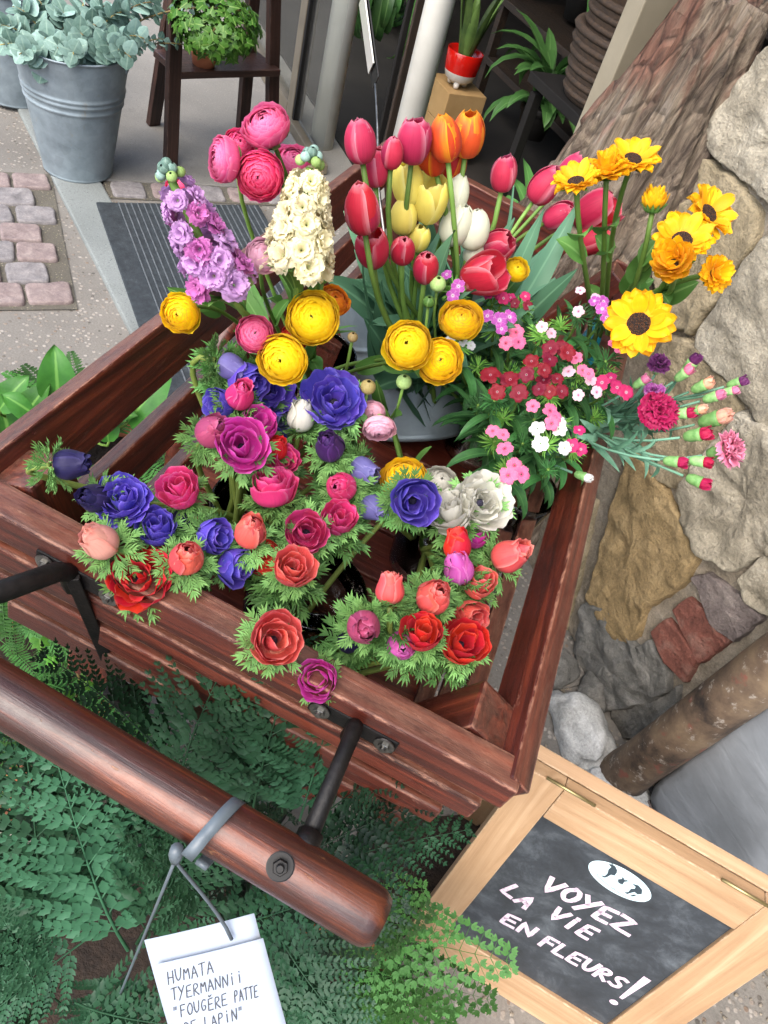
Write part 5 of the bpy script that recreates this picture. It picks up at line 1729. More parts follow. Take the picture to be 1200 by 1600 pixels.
SW = [
    ('purple and white sweet william above the yellow ranunculus', 716, 442, .13, ['dia_purple'], [(-18, -12), (14, -10), (0, 6), (-8, 18), (-30, 4)], 24),
    ('crimson pink sweet william beside the open red tulips', 772, 464, .11, ['dia_magenta'], [(-10, -4), (6, -6), (14, 4)], 22),
    ('pair of magenta florets below the little yellow ranunculus', 812, 472, .11, ['dia_magenta', 'dia_crimson'], [(-8, 4), (8, -6), (-14, -8), (12, 8)], 22),
    ('mauve sweet william with three open florets', 776, 500, .11, ['dia_purple'], [(-14, -8), (4, 2), (20, -4), (8, 12)], 26),
    ('light pink sweet william under the mauve one', 800, 528, .10, ['dia_pink'], [(-10, 10), (6, -8), (10, 8)], 28),
    ('white tiny florets behind the yellow ranunculus pair', 722, 530, .10, ['dia_white'], [(-18, 0), (0, 6), (14, 10)], 20),
    ('crimson sweet william at the left of the dark red ones', 776, 612, .10, ['dia_crimson'], [(0, 4), (-10, -24), (16, -20)], 34),
    ('crimson sweet william with pale eye, front of the dark red ones', 811, 612, .10, ['dia_crimson'], [(0, 0), (-14, -18)], 34),
    ('dark red sweet william at the top of the dark red ones', 836, 572, .11, ['dia_crimson'], [(-6, -6), (14, 8), (-14, 16), (22, -8)], 30),
    ('dark red sweet william dense with florets at the middle', 862, 604, .10, ['dia_crimson'], [(-12, -12), (8, -10), (-4, 10), (16, 6), (-20, 4)], 28),
    ('dark red sweet william near the teal vase', 872, 548, .12, ['dia_crimson'], [(-12, -4), (6, -6), (14, 6)], 28),
    ('rose pink sweet william beside the blush florets', 905, 575, .11, ['dia_pink', 'dia_magenta'], [(-6, -12), (6, 2), (14, 12)], 24),
    ('blush white sweet william right of the dark red ones', 898, 594, .10, ['dia_blush'], [(-10, -12), (24, 0), (6, 22), (34, 20)], 24),
    ('magenta sweet william at the right rail', 948, 600, .10, ['dia_magenta'], [(-8, 0), (6, -8), (16, 6), (30, 14)], 26),
    ('pink sweet william below the crimson florets', 838, 642, .09, ['dia_pink'], [(-6, -6), (22, -2), (30, 10), (24, 20)], 26),
    ('pure white sweet william with rounded florets', 858, 682, .08, ['dia_white'], [(-18, -14), (14, -8), (-14, 14), (24, 20), (16, -22)], 28),
    ('deep pink florets right of the pure white ones', 898, 690, .08, ['dia_magenta'], [(-4, 6), (6, -14), (10, 10)], 24),
    ('small pink sweet william at the rim of the glass vase', 776, 676, .08, ['dia_pink'], [(-6, -4), (10, 4)], 26),
    ('salmon pink sweet william, lowest over the slats', 800, 722, .07, ['dia_pink'], [(-12, -18), (4, 4), (14, 22), (-6, 20)], 30),
    ('lilac edged sweet william with spiky green bracts beside the large sunflower', 908, 482, .15, ['dia_purple', 'dia_blush'], [(-2, -26), (-4, 4), (24, -18), (34, -8)], 22),
    ('pale lilac florets left of the large sunflower', 942, 486, .15, ['dia_purple', 'dia_blush'], [(-14, -12), (-2, 0), (6, 10)], 22),
    ('green sweet william bud with coral florets under the large sunflower', 950, 552, .12, ['dia_pink'], [(6, -14), (16, -6)], 18),
    ('pale pink florets above the dark red ones', 850, 512, .12, ['dia_blush'], [(-4, 2), (12, 8)], 22),
]
random.seed(21)
for lab, px, py, h, cols, spots, fp in SW:
    sweet_william(lab, px, py, h, cols, spots, fp)
SHOOT = ['behind the yellow ranunculus with red flecks', 'below the magenta pair of florets', 'left of the lilac edged bloom', 'at the rim of the tulip bucket', 'below the light pink florets', 'under the rose pink florets', 'above the pure white florets', 'left of the pure white florets',
         'under the magenta florets at the rail', 'below the leftmost crimson florets', 'beside the teal vase', 'lowest over the right slats', 'under the large sunflower', 'above the dark red florets', 'nearest the zinc bucket side']
for i, (px, py) in enumerate([(740, 480), (830, 500), (880, 500), (750, 560), (800, 570), (900, 620), (880, 650), (820, 680), (930, 640), (790, 640), (910, 530), (860, 720), (950, 570), (840, 540), (750, 620)]):
    sweet_william('unopened leafy green sweet william shoot ' + SHOOT[i], px, py, .06, ['dia_pink'], [], 20, nleaf=13, bsc=.8)

# ================================================================ CARNATIONS
CAB = [carnation_bloom(i) for i in range(3)]
CALYX = mk_mesh('calyx', *lathe([(.08, -.55), (.17, -.50), (.24, -.3), (.25, -.05), (.28, .10), (.20, .13)], 12))
TIPB = pmesh('bloom', [petal([(.1, 0), (.22, .12), (.25, .3), (.12 * (1 + k_ % 2), .52)], .22, 4, 5, .6, .5, .35, .6, ruf=.06, seed=k_, ang=rad(72 * k_), rmin=.1) for k_ in range(5)])
def carnation(label, px, py, size, h, ax, color, bloom=True, rk='car', nl=5):
    p = at_h(px, py, h); axd = look_axis(ax, p)
    r0 = root(rk, .012)
    t = thing('carnation', label, 'carnation', r0, 'carnations at the right')
    inv = T(-r0)
    sc = size * depth(p) / FPX
    m = inv @ axis_frame(axd, p - axd * sc * .2, random.random() * 6, sc)
    if bloom:
        put('bloom', random.choice(CAB), PM[color], t, m)
        put('calyx', CALYX, LM['calyx'], t, m @ Matrix.Scale(.75, 4))
        nk = p - axd * sc * .75
    else:
        put('bloom', TIPB, PM[color], t, m @ Matrix.Scale(1.15, 4))
        put('calyx', CALYX, LM['calyx'], t, m @ Matrix.Scale(1.15, 4))
        nk = p - axd * sc * 1.0
    pts, (V, Fc) = stem_mesh(nk, axd, r0, .0019, pull=.35)
    put('stem', mk_mesh('stem', V, Fc), LM['carnation'], t, inv)
    for i in range(nl):
        f = .45 + .5 * i / nl
        q = pts[int(f * (len(pts) - 1))]
        d = (pts[int(f * (len(pts) - 1)) + 1] - q).normalized() if f < .95 else axd
        a = i * 2.4 + random.random()
        u = d.orthogonal().normalized(); w = d.cross(u)
        sd = u * math.cos(a) + w * math.sin(a); zd = (d + sd * .45).normalized(); sd = (sd - zd * sd.dot(zd)).normalized()
        put('leaf', NARROW[i % 3], LM['carnation'], t, inv @ (frame(sd, zd.cross(sd), zd, q) @ Matrix.Scale(random.uniform(.035, .06), 4)))
random.seed(31)
for a in [
    ('open crimson carnation, leftmost of the spray', 1028, 642, 62, .10, (.3, .2, .8), 'car_crimson', True),
    ('frilled light pink carnation at the far right', 1140, 702, 60, .12, (.8, .2, .35), 'car_pink', True),
    ('peach pink carnation half open near the far right', 1126, 652, 42, .13, (.8, .25, .3), 'car_peach', False),
    ('crimson carnation bud opening between green calyxes', 1098, 678, 36, .12, (.85, .15, .3), 'car_crimson', False),
    ('magenta carnation bud low in the spray', 1062, 722, 30, .10, (.95, -.1, .2), 'car_crimson', False),
    ('magenta carnation bud right of the low one', 1102, 722, 30, .11, (.9, -.1, .2), 'car_crimson', False),
    ('lowest magenta carnation bud of the spray', 1098, 755, 32, .10, (.85, -.35, .2), 'car_crimson', False),
    ('crimson bud tip beside the open crimson carnation', 1076, 645, 30, .11, (.9, .1, .2), 'car_crimson', False),
    ('dark purple carnation, topmost at the left', 1030, 568, 36, .13, (.2, .6, .6), 'car_purple', True),
    ('dark purple carnation bud, topmost at the right', 1084, 564, 30, .14, (.5, .7, .3), 'car_purple', False),
    ('purple carnation tip at the far right edge', 1158, 596, 26, .15, (.85, .3, .2), 'car_purple', False),
    ('pale pink carnation bud below the topmost purple one', 1074, 580, 28, .13, (.6, .5, .3), 'car_pink', False),
    ('peach carnation bud in the upper spray', 1104, 600, 30, .13, (.8, .4, .3), 'car_peach', False),
    ('pink carnation bud beneath the peach one', 1122, 618, 28, .13, (.85, .3, .2), 'car_pink', False),
    ('pale pink bud tip close to the purple edge tip', 1146, 610, 22, .14, (.9, .2, .2), 'car_pink', False),
    ('peach bud tip left of the half open one', 1094, 640, 26, .12, (.85, .2, .3), 'car_peach', False),
    ('white and purple fringed carnation over the open crimson one', 1022, 612, 34, .10, (.1, .5, .7), 'dia_purple', True),
    ('closed green carnation bud hanging inside the right rail', 916, 746, 24, .03, (.85, -.3, .3), 'dia_white', False),
    ('pale green carnation bud by the right rail top', 1006, 594, 24, .11, (.7, .5, .3), 'car_pink', False),
]:
    carnation(*a)
# ================================================================ HAND LETTERING
GLY = {   # pen strokes in a unit box, y up
    'V': [[(0, 1), (.35, 0), (1, 1)]], 'O': [[(.5, 1), (.1, .75), (0, .4), (.3, .02), (.75, .1), (1, .55), (.8, .95), (.45, 1)]],
    'Y': [[(0, 1), (.45, .5)], [(1, 1), (.0, -.15)]], 'E': [[(.9, 1), (.1, .95), (0, 0), (.9, .02)], [(.05, .5), (.75, .52)]],
    'Z': [[(0, 1), (.9, .95), (0, .05), (1.25, .0)]], 'L': [[(.1, 1), (0, .0), (.85, .02)]],
    'A': [[(0, 0), (.45, 1), (.95, 0)], [(.15, .38), (.8, .36)]], 'I': [[(.4, .7), (.4, 0)], [(.42, .98), (.44, .9)]],
    'N': [[(0, 0), (.05, 1), (.85, 0), (.95, 1)]], 'F': [[(.05, 0), (.1, 1), (.95, 1)], [(.08, .55), (.75, .55)]],
    'U': [[(0, 1), (.05, .3), (.4, 0), (.8, .25), (.95, 1)]], 'R': [[(.0, 0), (.05, 1), (.7, .95), (.8, .65), (.1, .45), (.9, 0)]],
    'S': [[(.9, .9), (.5, 1), (.1, .8), (.3, .55), (.8, .4), (.8, .1), (.4, 0), (0, .12)]], 'H': [[(.05, 1), (0, 0)], [(.85, 1), (.85, 0)], [(.02, .5), (.85, .5)]],
    'M': [[(0, 0), (.1, 1), (.45, .35), (.85, 1), (.95, 0)]], 'T': [[(.5, 1), (.45, 0)], [(0, .95), (1, 1)]],
    'J': [[(.5, .7), (.5, -.1), (.3, -.2)], [(.5, .98), (.52, .9)]], 'G': [[(.9, .9), (.45, 1), (.05, .6), (.2, .05), (.75, .1), (.85, .45), (.5, .45)]],
    'P': [[(.05, 0), (.1, 1), (.8, .95), (.8, .6), (.1, .5)]], 'D': [[(.05, 0), (.1, 1), (.75, .85), (.85, .35), (.5, .02), (.05, 0)]],
    '"': [[(.2, 1), (.15, .75)], [(.55, 1), (.5, .75)]], ' ': [], '^': [[(.9, 1), (.1, .95), (0, 0), (.9, .02)], [(.05, .5), (.75, .52)], [(.2, 1.25), (.45, 1.15), (.75, 1.28)]],
}
def stroke_text(txt, w, cap, pen, slant=0.0, gap=.28, seed=0, thick=.0006):
    """flat pen lettering in the local xy plane, width w over all; returns verts, faces"""
    rs = random.Random(seed)
    n = len(txt)
    cw = w / (n + (n - 1) * gap)
    parts = []
    for i, ch in enumerate(txt):
        x0 = i * cw * (1 + gap)
        dy = rs.uniform(-.05, .05) * cap
        for stq in GLY[ch]:
            pts = [Vector((x0 + x * cw + slant * y * cap, dy + y * cap, 0)) for x, y in stq]
            fine = []
            for a, b in zip(pts[:-1], pts[1:]):
                for q in range(4):
                    fine.append(a.lerp(b, q / 4))
            fine.append(pts[-1])
            if len(pts) > 4:
                for _ in range(2):
                    fine = [fine[0]] + [(fine[k - 1] + fine[k] * 2 + fine[k + 1]) / 4 for k in range(1, len(fine) - 1)] + [fine[-1]]
            V, Fc = [], []
            m = len(fine)
            for k, p in enumerate(fine):
                tg = (fine[min(k + 1, m - 1)] - fine[max(k - 1, 0)]).normalized()
                nn = Vector((-tg.y, tg.x, 0))
                pw = pen * (1 + .15 * noise.noise(p * 300 + Vector((seed, 0, 0))))
                e = tg * (pen * .4 if k == m - 1 else (-pen * .4 if k == 0 else 0))
                V += [p + nn * pw / 2 + e, p - nn * pw / 2 + e]
                if k:
                    Fc.append((2 * k - 2, 2 * k - 1, 2 * k + 1, 2 * k))
            parts.append((V, Fc))
    return merge(parts)

# ================================================================ CHALKBOARD A-FRAME SIGN
sBL, sBR = at_z(631, 1460, .0), at_z(967, 1673, .0)
ex = (sBR - sBL); SW_ = ex.length; ex.normalize()
sTL = at_plane(825, 1200, sBL, ex)
ey = (sTL - sBL); SH = ey.length; ey.normalize()
ez = ex.cross(ey)
if ez.dot(CAM - sBL) < 0: ez = -ez
SMX = frame(ex, ey, ez, sBL)
sign = thing('chalkboard_sign', 'wooden framed chalkboard sign lettered VOYEZ LA VIE EN FLEURS beside the cart', 'sign', mtx=SMX)
SMI = SMX.inverted()
def sl(px, py, z=0.0):
    return SMI @ at_plane(px, py, sBL + ez * z, ez)
iTL, iTR, iBL = sl(845, 1275), sl(1150, 1452), sl(702, 1456)
fl = iTL.x * .5 + iBL.x * .5; fr = SW_ - (SW_ - iTR.x); ft = iTL.y; fb = iBL.y
fr = min(iTR.x, SW_ - .03)
TH = .022
def sboard(name, x0, x1, y0, y1, z0=-TH, z1=0.0, mat='oak', along='x', bev=.002):
    sx, sy = x1 - x0, y1 - y0
    if along == 'x':
        o = put(name, box_mesh(sx, sy, z1 - z0, bev), M[mat], sign, T(((x0 + x1) / 2, (y0 + y1) / 2, (z0 + z1) / 2)))
    else:
        o = put(name, box_mesh(sy, sx, z1 - z0, bev), M[mat], sign, T(((x0 + x1) / 2, (y0 + y1) / 2, (z0 + z1) / 2)) @ Matrix.Rotation(rad(90), 4, 'Z'))
    return o
sboard('frame_stile', 0, fl, 0, SH, along='y')
sboard('frame_stile', fr, SW_, 0, SH, z1=-.0006, along='y')
sboard('frame_rail', fl + .0008, fr - .0008, ft, SH - .0006)
sboard('frame_rail', fl + .0008, fr - .0008, 0.0, fb)
k = NT('chalkboard')
v = k.coord('Object')
n1 = k.noise(v, 18, 9, .74, .4); n2 = k.noise(v, 60, 5, .7)
c = k.ramp(n1, [(.3, hexl('1f2327')), (.5, hexl('30353a')), (.66, hexl('4c5257')), (.8, hexl('666c70'))])
c = k.mix(.3, c, k.ramp(n2, [(.35, (.35, .35, .35)), (.65, (.68, .68, .68))]), 'OVERLAY')
k.set(Base_Color=c, Roughness=.55)
M['chalkboard'] = k.m
sboard('chalkboard', fl - .004, fr + .004, fb - .004, ft + .004, -.012, -.007, 'chalkboard', bev=0)
ZB = -.0063
M['chalk_pink'] = simple('pale_pink_chalk', hexl('6d6a70'), .9, 0, hexl('d2bccb'), 260)
for _n in M['chalk_pink'].node_tree.nodes:
    if _n.type == 'VALTORGB':
        _n.color_ramp.elements[0].position = .30; _n.color_ramp.elements[1].position = .46
def letters(txt, a, b, cap, pen, seed):
    p, q = sl(*a, ZB), sl(*b, ZB)
    d = q - p
    V, Fc = stroke_text(txt, d.length, cap, pen, .12, .3, seed)
    put('lettering', mk_mesh('lettering', V, Fc, smooth=False), M['chalk_pink'], sign, T((p.x, p.y, ZB)) @ Matrix.Rotation(math.atan2(d.y, d.x), 4, 'Z'))
letters('VOYEZ', (846, 1388), (976, 1458), .034, .0076, 1)
letters('LA', (783, 1393), (819, 1420), .031, .0070, 2)
letters('VIE', (857, 1432), (918, 1468), .032, .0070, 3)
letters('EN', (783, 1440), (829, 1464), .028, .0066, 4)
letters('FLEURS', (842, 1476), (966, 1546), .030, .0066, 5)
# exclamation mark: wedge and dot
e0, e1, dt = sl(1012, 1529, ZB), sl(970, 1560, ZB), sl(959, 1566, ZB)
dd = (e1 - e0); nn_ = Vector((-dd.y, dd.x, 0)).normalized()
V = [e0 + nn_ * .006, e0 - nn_ * .006, e1 - nn_ * .0028, e1 + nn_ * .0028]; Fc = [(0, 1, 2, 3)]
dv = [dt + Vector((math.cos(a), math.sin(a), 0)) * .0065 for a in [2 * math.pi * i / 14 for i in range(14)]]
V2, F2 = merge([(V, Fc), (dv, [tuple(range(14))])])
put('lettering', mk_mesh('lettering', [(p.x, p.y, ZB) for p in V2], F2, smooth=False), M['chalk_pink'], sign)
# oval sticker with a spotted cow
oc, oe = sl(968, 1377, ZB), sl(1014, 1398, ZB)
orx = (oe - oc).length * 1.12; ory = orx * .60
M['sticker'] = simple('pale_blue_sticker', hexl('c5dfe6'), .35)
ang0 = rad(-2)
om = T((oc.x, oc.y, ZB)) @ Matrix.Rotation(ang0, 4, 'Z')
V = [(orx * math.cos(a), ory * math.sin(a), 0) for a in [2 * math.pi * i / 48 for i in range(48)]]
stk = put('sticker', mk_mesh('sticker', V, [tuple(range(48))], smooth=False), M['sticker'], sign, om)
M['sticker_ink'] = simple('sticker_ink', hexl('2d3a42'), .5)
def flat(name, polys, mat, z=.0004):
    V, Fc = merge([([Vector((x * orx, y * orx, z)) for x, y in pl_], [tuple(range(len(pl_)))]) for pl_ in polys])
    put(name, mk_mesh(name, V, Fc, smooth=False), mat, stk)
cow = [
    [(-.44, .42), (-.40, .34), (-.46, .33), (-.42, .28), (-.36, .27), (-.36, .14), (-.30, -.02), (-.30, -.14), (-.36, -.20), (-.29, -.21), (-.24, -.12), (-.22, .02), (-.14, .06), (-.16, .20), (-.20, .28), (-.30, .36), (-.37, .36)],
    [(-.02, .0), (.04, .10), (.02, .18), (.10, .12), (.20, .16), (.14, .06), (.16, -.06), (.06, -.08)],
    [(.32, .16), (.44, .22), (.58, .16), (.66, .02), (.60, -.08), (.50, -.06), (.46, -.16), (.42, -.26), (.34, -.28), (.40, -.18), (.38, -.02), (.44, .04), (.42, .12)],
    [(.54, -.14), (.60, -.12), (.56, -.24), (.50, -.26)],
]
cow = [[(x * 1.18 - .06, y * 1.25 + .03) for x, y in pl_] for pl_ in cow]
flat('cow_emblem', cow, M['sticker_ink'])
def line_poly(pts, w):
    out = []
    for (x0, y0), (x1, y1) in zip(pts[:-1], pts[1:]):
        l_ = math.hypot(x1 - x0, y1 - y0) or 1
        nx, ny = -(y1 - y0) / l_ * w / 2, (x1 - x0) / l_ * w / 2
        out.append([(x0 + nx, y0 + ny), (x0 - nx, y0 - ny), (x1 - nx, y1 - ny), (x1 + nx, y1 + ny)])
    return out
flat('outline', line_poly([(-.16, .24), (-.04, .22), (.14, .22), (.34, .2), (.5, .2)], .014) + line_poly([(-.22, .02), (-.08, -.04), (.1, -.08), (.3, -.06), (.38, -.1)], .014)
     + line_poly([(-.62, -.16), (.60, -.30)], .008) + line_poly([(-.55, -.19), (.45, -.31)], .006), M['sticker_ink'])
scr = []
rs = random.Random(4)
for i in range(54):
    x = -.62 + 1.14 * i / 53
    tall = .075 if i in (0, 1, 24, 30, 31, 38) else .028
    scr.append((x, -.25 - .115 * (x + .62) - .06 + (tall if i % 2 else -.018) + .12 * (1 - ((x + .05) / .6) ** 2) * -.5))
flat('script', line_poly(scr, .011), M['sticker_ink'])
M['brass'] = simple('dull_brass', hexl('a8986a'), .4, .8, hexl('8a7c56'), 40)
# hinges, back leaf
for px in ((893, 1236), (1163, 1402)):
    p = sl(*px)
    tube('hinge', [(p.x - .035, SH + .002, .0), (p.x + .035, SH + .002, .0)], .0024, M['brass'], sign, 10)
bz = frame(ex, (ey - ez * .0 + Vector((0, 0, 0))), ez, (0, 0, 0))
tilt = math.atan2(-ey.dot(Vector((0, 0, 1)).cross(ex).normalized()), ey.z)
bd_ = (Vector((0, 0, -1)) * math.cos(rad(15)) - (Vector((0, 0, 1)).cross(ex) * (-1 if Vector((0, 0, 1)).cross(ex).dot(ez) > 0 else 1)) * -math.sin(rad(15)))
back_dir = -ez.copy(); back_dir.z = 0; back_dir.normalize()
bd_ = (Vector((0, 0, -1)) * math.cos(rad(14)) + back_dir * math.sin(rad(14))).normalized()
topp = sTL - ez * (TH + .010) + ey * .004
Lb = topp.z / -bd_.z - .004
def bboard(name, x0, x1, d0, d1):
    c0 = SMI @ (topp + ex * x0 + bd_ * (d0 + d1) / 2); c1 = SMI @ (topp + ex * x1 + bd_ * (d0 + d1) / 2)
    board(name, c0, c1, SMI.to_3x3() @ bd_, d1 - d0, .02, M['oak'], sign, .002, wob=0)
bboard('back_rail', 0, SW_, 0, .045)
bboard('back_rail', .046, SW_ - .046, Lb - .06, Lb - .015)
for x in (0, SW_ - .045):
    c0 = SMI @ (topp + ex * (x + .0225) + bd_ * .0455); c1 = SMI @ (topp + ex * (x + .0225) + bd_ * Lb)
    board('back_stile', c0, c1, SMI.to_3x3() @ ex, .045, .02, M['oak'], sign, .002, wob=0)

# ================================================================ PAPER LABEL ON THE HANDLE
pTL, pTR = at_d(243, 1507, .600), at_d(411, 1466, .600)
px_ = (pTR - pTL); PW = px_.length * 1.0; px_.normalize()
pdn = at_d(258, 1600, .604) - pTL
pdn = (pdn - px_ * pdn.dot(px_)).normalized()
pn = px_.cross(-pdn)
if pn.dot(CAM - pTL) < 0: pn = -pn
PMX = frame(px_, -pdn, pn, pTL)
lab_ = thing('plant_label', 'white handwritten paper label hanging below the cart handle', 'label', mtx=PMX)
PH = .105
def paper(x0, x1, y0, y1, curl, name, z0=0.0, parent=None, n=10, m=8, cut=False):
    V, Fc = [], []
    for j in range(m + 1):
        for i in range(n + 1):
            u, w_ = i / n, j / m
            V.append((x0 + (x1 - x0) * u, y0 + (y1 - y0) * w_, z0 + curl * (math.sin(u * 2.6) * .5 - .3 * u + .2 * math.sin(w_ * 3))))
    for j in range(m):
        for i in range(n):
            a = j * (n + 1) + i
            Fc.append((a, a + 1, a + n + 2, a + n + 1))
    me = mk_mesh(name, V, Fc)
    o = put(name, me, M['paper'], lab_)
    md = o.modifiers.new('thick', 'SOLIDIFY'); md.thickness = .0004; md.offset = -1
    return o
paper(0, PW, -PH, 0, .003, 'front_sheet')
paper(-.006, PW * .96, -PH * .9, .018, .004, 'back_sheet', -.006)
def hand(txt, x, y, w, cap, seed):
    V, Fc = stroke_text(txt, w, cap, .0008, .18, .32, seed)
    z = lambda p: .003 * (math.sin((p.x) / PW * 2.6) * .5 - .3 * p.x / PW + .2 * math.sin((p.y + PH) / PH * 3)) + .0006
    m = T((x, y, 0)) @ Matrix.Rotation(rad(1.5), 4, 'Z')
    Vw = [m @ Vector(v) for v in V]
    put('handwriting', mk_mesh('handwriting', [(p.x, p.y, z(p)) for p in Vw], Fc, smooth=False), M['ink'], lab_)
U_ = PW / 174.0
hand('HUMATA', 12 * U_, -35 * U_, 74 * U_, 20 * U_, 1)
hand('TYERMANNII', 11 * U_, -63 * U_, 116 * U_, 19 * U_, 2)
hand('"FOUG^RE', 6 * U_, -93 * U_, 88 * U_, 19 * U_, 3)
hand('PATTE', 106 * U_, -90 * U_, 38 * U_, 19 * U_, 6)
hand('DE LAPIN"', 16 * U_, -121 * U_, 98 * U_, 19 * U_, 4)

# ================================================================ EUCALYPTUS BUCKETS BY THE KERB
def round_leaf():
    V, Fc, U = [], [], []
    n, m = 6, 5
    for j in range(m + 1):
        v_ = j / m
        w = math.sin(math.pi * min(1, .06 + v_ * .94) ** .9) ** .62 * .5 if 0 < j < m else (.05 if j == 0 else .06)
        for i in range(n + 1):
            u = i / n * 2 - 1
            V.append(Vector((.10 * abs(u) ** 1.5 * w - .06 * math.sin(v_ * 3.1), u * w, v_ * 1.05)))
            U.append((i / n, v_))
    for j in range(m):
        for i in range(n):
            a = j * (n + 1) + i
            Fc.append((a, a + 1, a + n + 2, a + n + 1))
    return mk_mesh('leaf', V, Fc, U)
RL = round_leaf()
def big_bucket(label, px, py, H, rb, rt, handle=True):
    b = at_z(px, py, .014)
    t = vessel('zinc_bucket', label, 'bucket', b, (0, 0, 1), bucket_parts(H, rb, rt, (.60, .66, .70), .006), 'large zinc buckets by the kerb')
    if handle:
        a = -.62
        d = (IR * 1.0); d.z = 0; d.normalize()
        c0 = d * (rt * .95) + Vector((0, 0, H * .90)) - FN * -.03
        board('side_handle', c0 - d * .05, c0 + d * .035, FN, .028, .012, M['zinc'], t, .003, wob=0)
    return b, H, rt
EB, EH, ER = big_bucket('large zinc bucket of eucalyptus with side handle, standing on the kerb', 122, 262, .40, .112, .176)
E2, _, _ = big_bucket('zinc bucket half hidden behind the eucalyptus bucket', 25, 150, .38, .11, .17, False)
def eucalyptus(label, bpos, H, tip, npair, sc, seed):
    rs = random.Random(seed)
    r0 = bpos + Vector((rs.uniform(-.05, .05), rs.uniform(-.05, .05), H * .35))
    t = thing('eucalyptus_branch', label, 'eucalyptus', r0, 'eucalyptus branches in the zinc bucket')
    inv = T(-r0)
    d = tip - r0
    pts = bez(r0, r0 + Vector((d.x * .15, d.y * .15, d.length * .5)), tip - Vector((d.x * .35, d.y * .35, -.02)), tip, 14)
    V, Fc = tube_data(pts, [.004 - .0025 * i / 14 for i in range(15)], 6)
    put('stem', mk_mesh('stem', V, Fc), LM['twig'], t, inv)
    for i in range(npair):
        f = .34 + .65 * i / npair
        x = f * 14; k0 = int(x)
        p = pts[k0].lerp(pts[min(14, k0 + 1)], x - k0)
        dr = (pts[min(14, k0 + 1)] - pts[k0]).normalized() if k0 < 14 else (pts[14] - pts[13]).normalized()
        u = dr.orthogonal().normalized(); w = dr.cross(u)
        an = i * 1.4 + rs.uniform(-.2, .2)
        for sg in (0, math.pi):
            s = u * math.cos(an + sg) + w * math.sin(an + sg)
            zd = (s + dr * rs.uniform(.1, .6)).normalized()
            xd = dr * .5 + Vector((0, 0, .45)) + (CAM - p).normalized() * .55
            xd = -(xd - zd * xd.dot(zd)).normalized()
            put('leaf', RL, LM['eucalyptus'], t, inv @ (frame(xd, zd.cross(xd), zd, p) @ Matrix.Scale(sc * rs.uniform(.75, 1.2) * (1.1 - .45 * i / npair), 4)))
tips = [(-10, 40), (30, 85), (70, 60), (100, 20), (115, 85), (150, 40), (175, 75), (200, 20), (225, 60), (60, 0), (140, -10), (250, 5), (20, 10), (165, 10), (90, 75), (205, 90), (0, 70), (130, 55)]
random.seed(5)
WHERE = ['far left', 'left', 'left front', 'top middle', 'middle front', 'right middle', 'right front', 'upper right', 'right edge', 'upper left', 'top', 'far upper right', 'upper far left', 'upper middle right', 'front', 'lower right', 'lower far left', 'centre']
for i, (x, y) in enumerate(tips):
    z = .40 + .20 * random.random() + (.12 if y < 30 else 0)
    fwd = (EB - CAM); fwd.z = 0; fwd.normalize()
    tp = at_plane(x, y, EB - fwd * (.22 - .004 * (90 - y) * .9), fwd)
    eucalyptus('blue green eucalyptus branch at the %s of the zinc bucket bunch' % WHERE[i], EB, EH, tp, 17, .056, 40 + i)
for i, (x, y) in enumerate([(262, 62), (300, 72), (402, 22)]):
    tp = at_plane(x, y, EB + fwd * .1, fwd)
    eucalyptus(['thin eucalyptus twig reaching towards the stool', 'thin eucalyptus twig with tiny leaves before the ivy', 'long bare eucalyptus twig stretching over the ivy'][i], EB, EH, tp, 17, .026 if i else .032, 70 + i)

# ================================================================ STEP STOOL WITH IVY
lb = [at_z(266, 258, .014), at_z(424, 232, .014), at_z(239, 194, .014), at_z(378, 206, .014)]
ctr = sum(lb, Vector()) / 4
stool = thing('step_stool', 'dark brown wooden step stool beside the eucalyptus bucket', 'stool', (ctr.x, ctr.y, .014))
si_ = T(-stool.location)
sx_ = (lb[1] - lb[0]); sx_.z = 0; sx_.normalize(); sy_ = Vector((-sx_.y, sx_.x, 0))
tops = []
for i, b in enumerate(lb):
    tp = ctr + (b - ctr) * .62 + Vector((0, 0, .74))
    tp = ctr + sx_ * ((b - ctr).dot(sx_) * .80) + sy_ * ((b - ctr).dot(sy_) * .35) + Vector((0, 0, .74))
    tops.append(tp)
    board('leg', si_ @ b, si_ @ tp, sx_, .050, .026, M['stool'], stool, .003, wob=.001)
def lerp_z(i, z): return lb[i].lerp(tops[i], z / .74)
fz = .30
f0, f1 = lerp_z(0, fz), lerp_z(1, fz)
for nm, z, w in (('step', .30, .19), ('seat', .755, .24)):
    a, b = lerp_z(0, min(z, .74)), lerp_z(1, min(z, .74))
    a2, b2 = lerp_z(2, min(z, .74)), lerp_z(3, min(z, .74))
    ca, cb_ = (a + a2) / 2, (b + b2) / 2
    if nm == 'step':
        ca, cb_ = a * .62 + a2 * .38, b * .62 + b2 * .38
    ex_ = (cb_ - ca).normalized() * (.015 if nm == 'step' else .03)
    board(nm, si_ @ (ca - ex_ + Vector((0, 0, z - ca.z + .012))), si_ @ (cb_ + ex_ + Vector((0, 0, z - cb_.z + .012))), sy_, w, .024, M['stool'], stool, .003)
for i, j in ((0, 2), (1, 3)):
    board('side_rail', si_ @ lerp_z(i, .285), si_ @ lerp_z(j, .285), (0, 0, 1), .04, .018, M['stool'], stool, .002)
def pot_prof(r, H, lip=.006, taper=.78):
    return [(.0005, .0), (r * taper, 0), (r * .97, H * .76), (r * .97 + .0005, H * .77), (r + lip, H * .775), (r + lip + .001, H), (r - .004, H), (r - .006, H * .85), (.0005, H * .84)]
pz = .30 + .024
pb_ = at_z(318, 101, pz)
